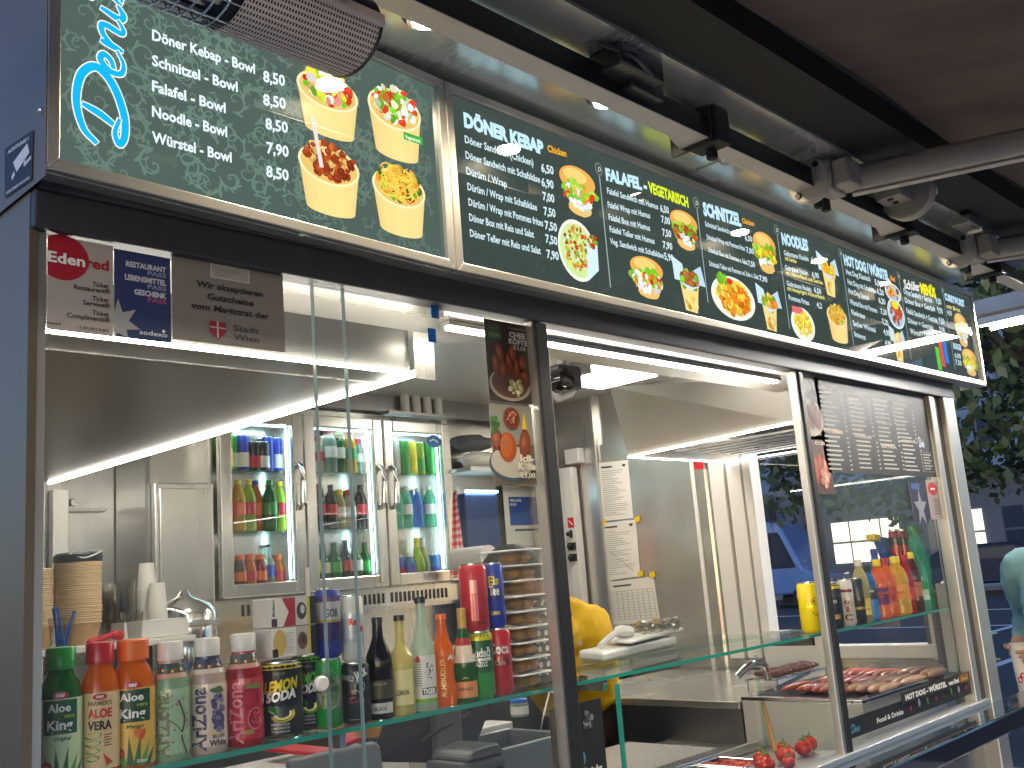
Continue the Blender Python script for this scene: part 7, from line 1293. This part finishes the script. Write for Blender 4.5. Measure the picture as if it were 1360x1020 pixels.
# staff member in yellow bending over the counter (seen from behind the tubs)
B0 = Vector((2.66, 2.62, .2)); st = thing('person', 'person in a yellow T-shirt bending over the counter behind the tubs', 'person', B0)
sh_ = pY(716, 790, 2.36); s2 = pY(768, 800, 2.40); hip = Vector((2.98, 2.62, 1.02)); ch = Vector((2.74, 2.44, 1.36)); nk = Vector((2.58, 2.36, 1.50)); hd_ = pY(686, 782, 2.30)
J = {'pelvis': (hip, (.15, .12)), 'belly': (hip.lerp(ch, .5)+Vector((.02, 0, .04)), (.145, .115)), 'chest': (ch, (.165, .125)), 'neck0': (nk, (.075, .07)), 'neck': (nk.lerp(hd_, .45), .055), 'head': (hd_, (.085, .10)), 'crown': (hd_+Vector((-.05, -.02, .06)), (.075, .085)),
     'shl': (ch+Vector((-.16, -.13, .05)), .065), 'ell': (Vector((2.36, 2.40, 1.30)), .046), 'wrl': (Vector((2.24, 2.32, 1.36)), .03), 'hal': (Vector((2.20, 2.29, 1.37)), (.038, .018)), 'shr': (ch+Vector((.12, -.10, .06)), .07), 'elr': (Vector((2.62, 2.42, 1.27)), .047), 'wrr': (Vector((2.53, 2.36, 1.37)), .03), 'har': (Vector((2.50, 2.33, 1.40)), (.038, .018)),
     'kl': (Vector((2.90, 2.55, .62)), .075), 'al': (Vector((2.92, 2.66, .27)), .045), 'tl': (Vector((2.88, 2.52, .235)), .04), 'kr': (Vector((3.10, 2.60, .62)), .075), 'ar': (Vector((3.10, 2.72, .27)), .045), 'tr': (Vector((3.06, 2.58, .235)), .04)}
LK = [('pelvis', 'belly'), ('belly', 'chest'), ('chest', 'neck0'), ('neck0', 'neck'), ('neck', 'head'), ('head', 'crown'), ('chest', 'shl'), ('shl', 'ell'), ('ell', 'wrl'), ('wrl', 'hal'), ('chest', 'shr'), ('shr', 'elr'), ('elr', 'wrr'), ('wrr', 'har'), ('pelvis', 'kl'), ('kl', 'al'), ('al', 'tl'), ('pelvis', 'kr'), ('kr', 'ar'), ('ar', 'tr')]
COV = ('pelvis', 'belly', 'chest', 'shl', 'shr', 'kl', 'kr')
thin = lambda J_: {n: ((q, tuple(w*.74 for w in (r if isinstance(r, tuple) else (r, r)))) if n in COV else (q, r)) for n, (q, r) in J_.items()}
skin('body', thin(J), LK, 'skin', st)
sj = {n: (J[n][0], tuple(q*1.30 for q in (J[n][1] if isinstance(J[n][1], tuple) else (J[n][1],)*2))) for n in ('pelvis', 'belly', 'chest', 'neck0', 'shl', 'shr')}
for n, e in (('ell', 'shl'), ('elr', 'shr')): sj[n] = (J[e][0].lerp(J[n][0], .75), (.078, .078))
sj['pelvis'] = (hip.lerp(J['belly'][0], .35), (.185, .15)); gs = [skin('shirt', {n: sj[n] for n in ('pelvis', 'belly', 'chest', 'neck0')}, [('pelvis', 'belly'), ('belly', 'chest'), ('chest', 'neck0')], 'yellow_cloth', st)]
for e_ in 'lr': sj['in'] = (J['chest'][0].lerp(J['sh'+e_][0], .35), (.095, .095)); gs.append(skin('sleeve', {n: sj[n] for n in ('in', 'sh'+e_, 'el'+e_)}, [('in', 'sh'+e_), ('sh'+e_, 'el'+e_)], 'yellow_cloth', st))
garment('shirt', gs, 'yellow_cloth', st)
tj = {n: (J[n][0], tuple(q*1.3 for q in (J[n][1] if isinstance(J[n][1], tuple) else (J[n][1],)*2))) for n in ('pelvis', 'kl', 'al', 'kr', 'ar')}; tj['pelvis'] = (hip-Vector((0, 0, .05)), (.17, .14))
skin('trousers', tj, [('pelvis', 'kl'), ('kl', 'al'), ('pelvis', 'kr'), ('kr', 'ar')], 'trousers', st)
b = MB(); b.sph(hd_+Vector((.005, .025, .05)), .10, .10, .095, seg=20, rings=14, jit=.03); b.build('hair', 'hair', st, smooth=True)
for e, dr in (('l', Vector((-.4, -.9, -.05))), ('r', Vector((-.7, -.6, -.05)))): fingers('finger', st, J['ha'+e][0]-dr.normalized()*.02, dr.normalized(), Vector((0, 0, 1)), dr.normalized().cross(Vector((0, 0, 1))).normalized(), .95, 'skin', (.3, .5, .4))
# customer at the right edge holding a paper cup
hx = pY(1347, 872, 1.50)
G = pY(1432, 850, 1.26); G.z = .12; pe = thing('person', 'person in a light blue shirt holding a red and white paper cup', 'person', G)
wri = Vector((hx.x+.06, 1.51, hx.z+.015)); cpx, cpy = hx.x-.012, 1.475; ELB = pY(1356, 822, 1.50)
J = {'pelvis': (G+Vector((0, 0, .90)), (.13, .15)), 'belly': (G+Vector((0, 0, 1.10)), (.125, .145)), 'chest': (G+Vector((0, 0, 1.30)), (.13, .16)), 'neck0': (G+Vector((0, 0, 1.44)), (.07, .065)), 'neck': (G+Vector((-.01, 0, 1.50)), .056), 'head': (G+Vector((-.02, .0, 1.61)), (.082, .10)), 'crown': (G+Vector((-.0, .0, 1.69)), (.075, .09)),
     'shl': (G+Vector((-.03, .19, 1.375)), .062), 'ell': (ELB+Vector((.10, 0, 0)), .047), 'wrist': (wri, (.030, .024)), 'shr': (G+Vector((.03, -.19, 1.375)), .065), 'elr': (G+Vector((.06, -.25, 1.08)), .046), 'wrr': (G+Vector((-.04, -.24, .86)), .03), 'har': (G+Vector((-.06, -.24, .79)), (.018, .036)),
     'kl': (G+Vector((-.02, .09, .48)), .075), 'al': (G+Vector((.03, .1, .09)), .045), 'tl': (G+Vector((-.12, .12, .04)), .04), 'kr': (G+Vector((-.02, -.09, .48)), .075), 'ar': (G+Vector((.03, -.1, .09)), .045), 'tr': (G+Vector((-.12, -.11, .04)), .04)}
LK = [('pelvis', 'belly'), ('belly', 'chest'), ('chest', 'neck0'), ('neck0', 'neck'), ('neck', 'head'), ('head', 'crown'), ('chest', 'shl'), ('shl', 'ell'), ('ell', 'wrist'), ('chest', 'shr'), ('shr', 'elr'), ('elr', 'wrr'), ('wrr', 'har'), ('pelvis', 'kl'), ('kl', 'al'), ('al', 'tl'), ('pelvis', 'kr'), ('kr', 'ar'), ('ar', 'tr')]
J['palm'] = (Vector((cpx+.040, cpy+.04, hx.z+.0)), (.020, .036)); LK.append(('wrist', 'palm'))
skin('body', thin(J), LK, 'skin', pe)
def w_(n, k=1.34): r = J[n][1]; return (J[n][0], tuple(q*k for q in (r if isinstance(r, tuple) else (r, r))))
sj = {n: w_(n) for n in ('pelvis', 'belly', 'chest', 'neck0', 'shl', 'shr', 'ell', 'elr')}; sj['wrist'] = (J['ell'][0].lerp(wri, .86), (.038, .036)); sj['mid'] = (J['shl'][0].lerp(J['ell'][0], .45), .075); sj['shl'] = (J['shl'][0], (.088, .088)); sj['wrr'] = (J['elr'][0].lerp(J['wrr'][0], .85), .045)
gs = [skin('shirt', {n: sj[n] for n in ('pelvis', 'belly', 'chest', 'neck0')}, [('pelvis', 'belly'), ('belly', 'chest'), ('chest', 'neck0')], 'shirt_blue', pe)]
for ch_ in (('inl', 'shl', 'mid', 'ell', 'wrist'), ('inr', 'shr', 'elr', 'wrr')): sj[ch_[0]] = (J['chest'][0].lerp(J[ch_[1]][0], .35)+Vector((0, 0, .03)), (.09, .09)); sj[ch_[1]] = (J[ch_[1]][0], (.085, .085)); gs.append(skin('sleeve', {n: sj[n] for n in ch_}, list(zip(ch_, ch_[1:])), 'shirt_blue', pe))
garment('shirt', gs, 'shirt_blue', pe)
skin('trousers', {n: w_(n, 1.2) for n in ('pelvis', 'kl', 'al', 'kr', 'ar')}, [('pelvis', 'kl'), ('kl', 'al'), ('pelvis', 'kr'), ('kr', 'ar')], 'trousers', pe)
b = MB(); q = G+Vector((.025, 0, 1.70)); b.sph(q, .095, .105, .075, seg=20, rings=14, jit=.03); b.build('hair', 'hair', pe, smooth=True)
for z, k_ in ((.028, 0), (.010, 1), (-.008, 2), (-.026, 3)):        # fingers close round the cup
    pts = []; a0 = R(20)
    for j in range(6): a_ = a0-j*R(40-3*k_); rr_ = .0445-.0018*k_; pts.append(Vector((cpx+rr_*math.cos(a_), cpy+rr_*math.sin(a_), hx.z+z-.001*j)))
    pts = [Vector((cpx+.044, cpy+.035, hx.z+z))]+pts; skin('finger', {f'f{i}': (p, .0098-.0004*i) for i, p in enumerate(pts)}, [(f'f{i}', f'f{i+1}') for i in range(6)], 'skin', pe)
pts = [Vector((cpx+.036, cpy+.035, hx.z+.03)), Vector((cpx+.012, cpy+.05, hx.z+.045)), Vector((cpx-.015, cpy+.043, hx.z+.045)), Vector((cpx-.035, cpy+.023, hx.z+.04))]; skin('thumb', {f'f{i}': (p, .0125-.0012*i) for i, p in enumerate(pts)}, [(f'f{i}', f'f{i+1}') for i in range(3)], 'skin', pe)
t = thing('paper_cup', 'red and white paper cup held by the person in blue', 'cup', (cpx, cpy, hx.z-.14)); b = MB(); b.lathe([(.024, -.14), (.034, .05), (.036, .052), (.036, .056), (.033, .056)], (cpx, cpy, hx.z), 26, caps=False); b.build('cup_wall', 'paper', t, smooth=True)
A = Art()
for i in range(5): A.ell(-.05+.026*i, .035+.018*(i % 3), .010, .013, c(185, 25, 40), 1, 16)
A.text('Chio', -.022, .06, .022, c(185, 25, 40), L=2, bold=.05)
A.build('cup_print', 'ink', lambda u, v, d: (cpx+(.0245+.0526*v+d)*math.cos(R(222)+u/.028), cpy+(.0245+.0526*v+d)*math.sin(R(222)+u/.028), hx.z-.14+v), t)
bpy.context.view_layer.update()
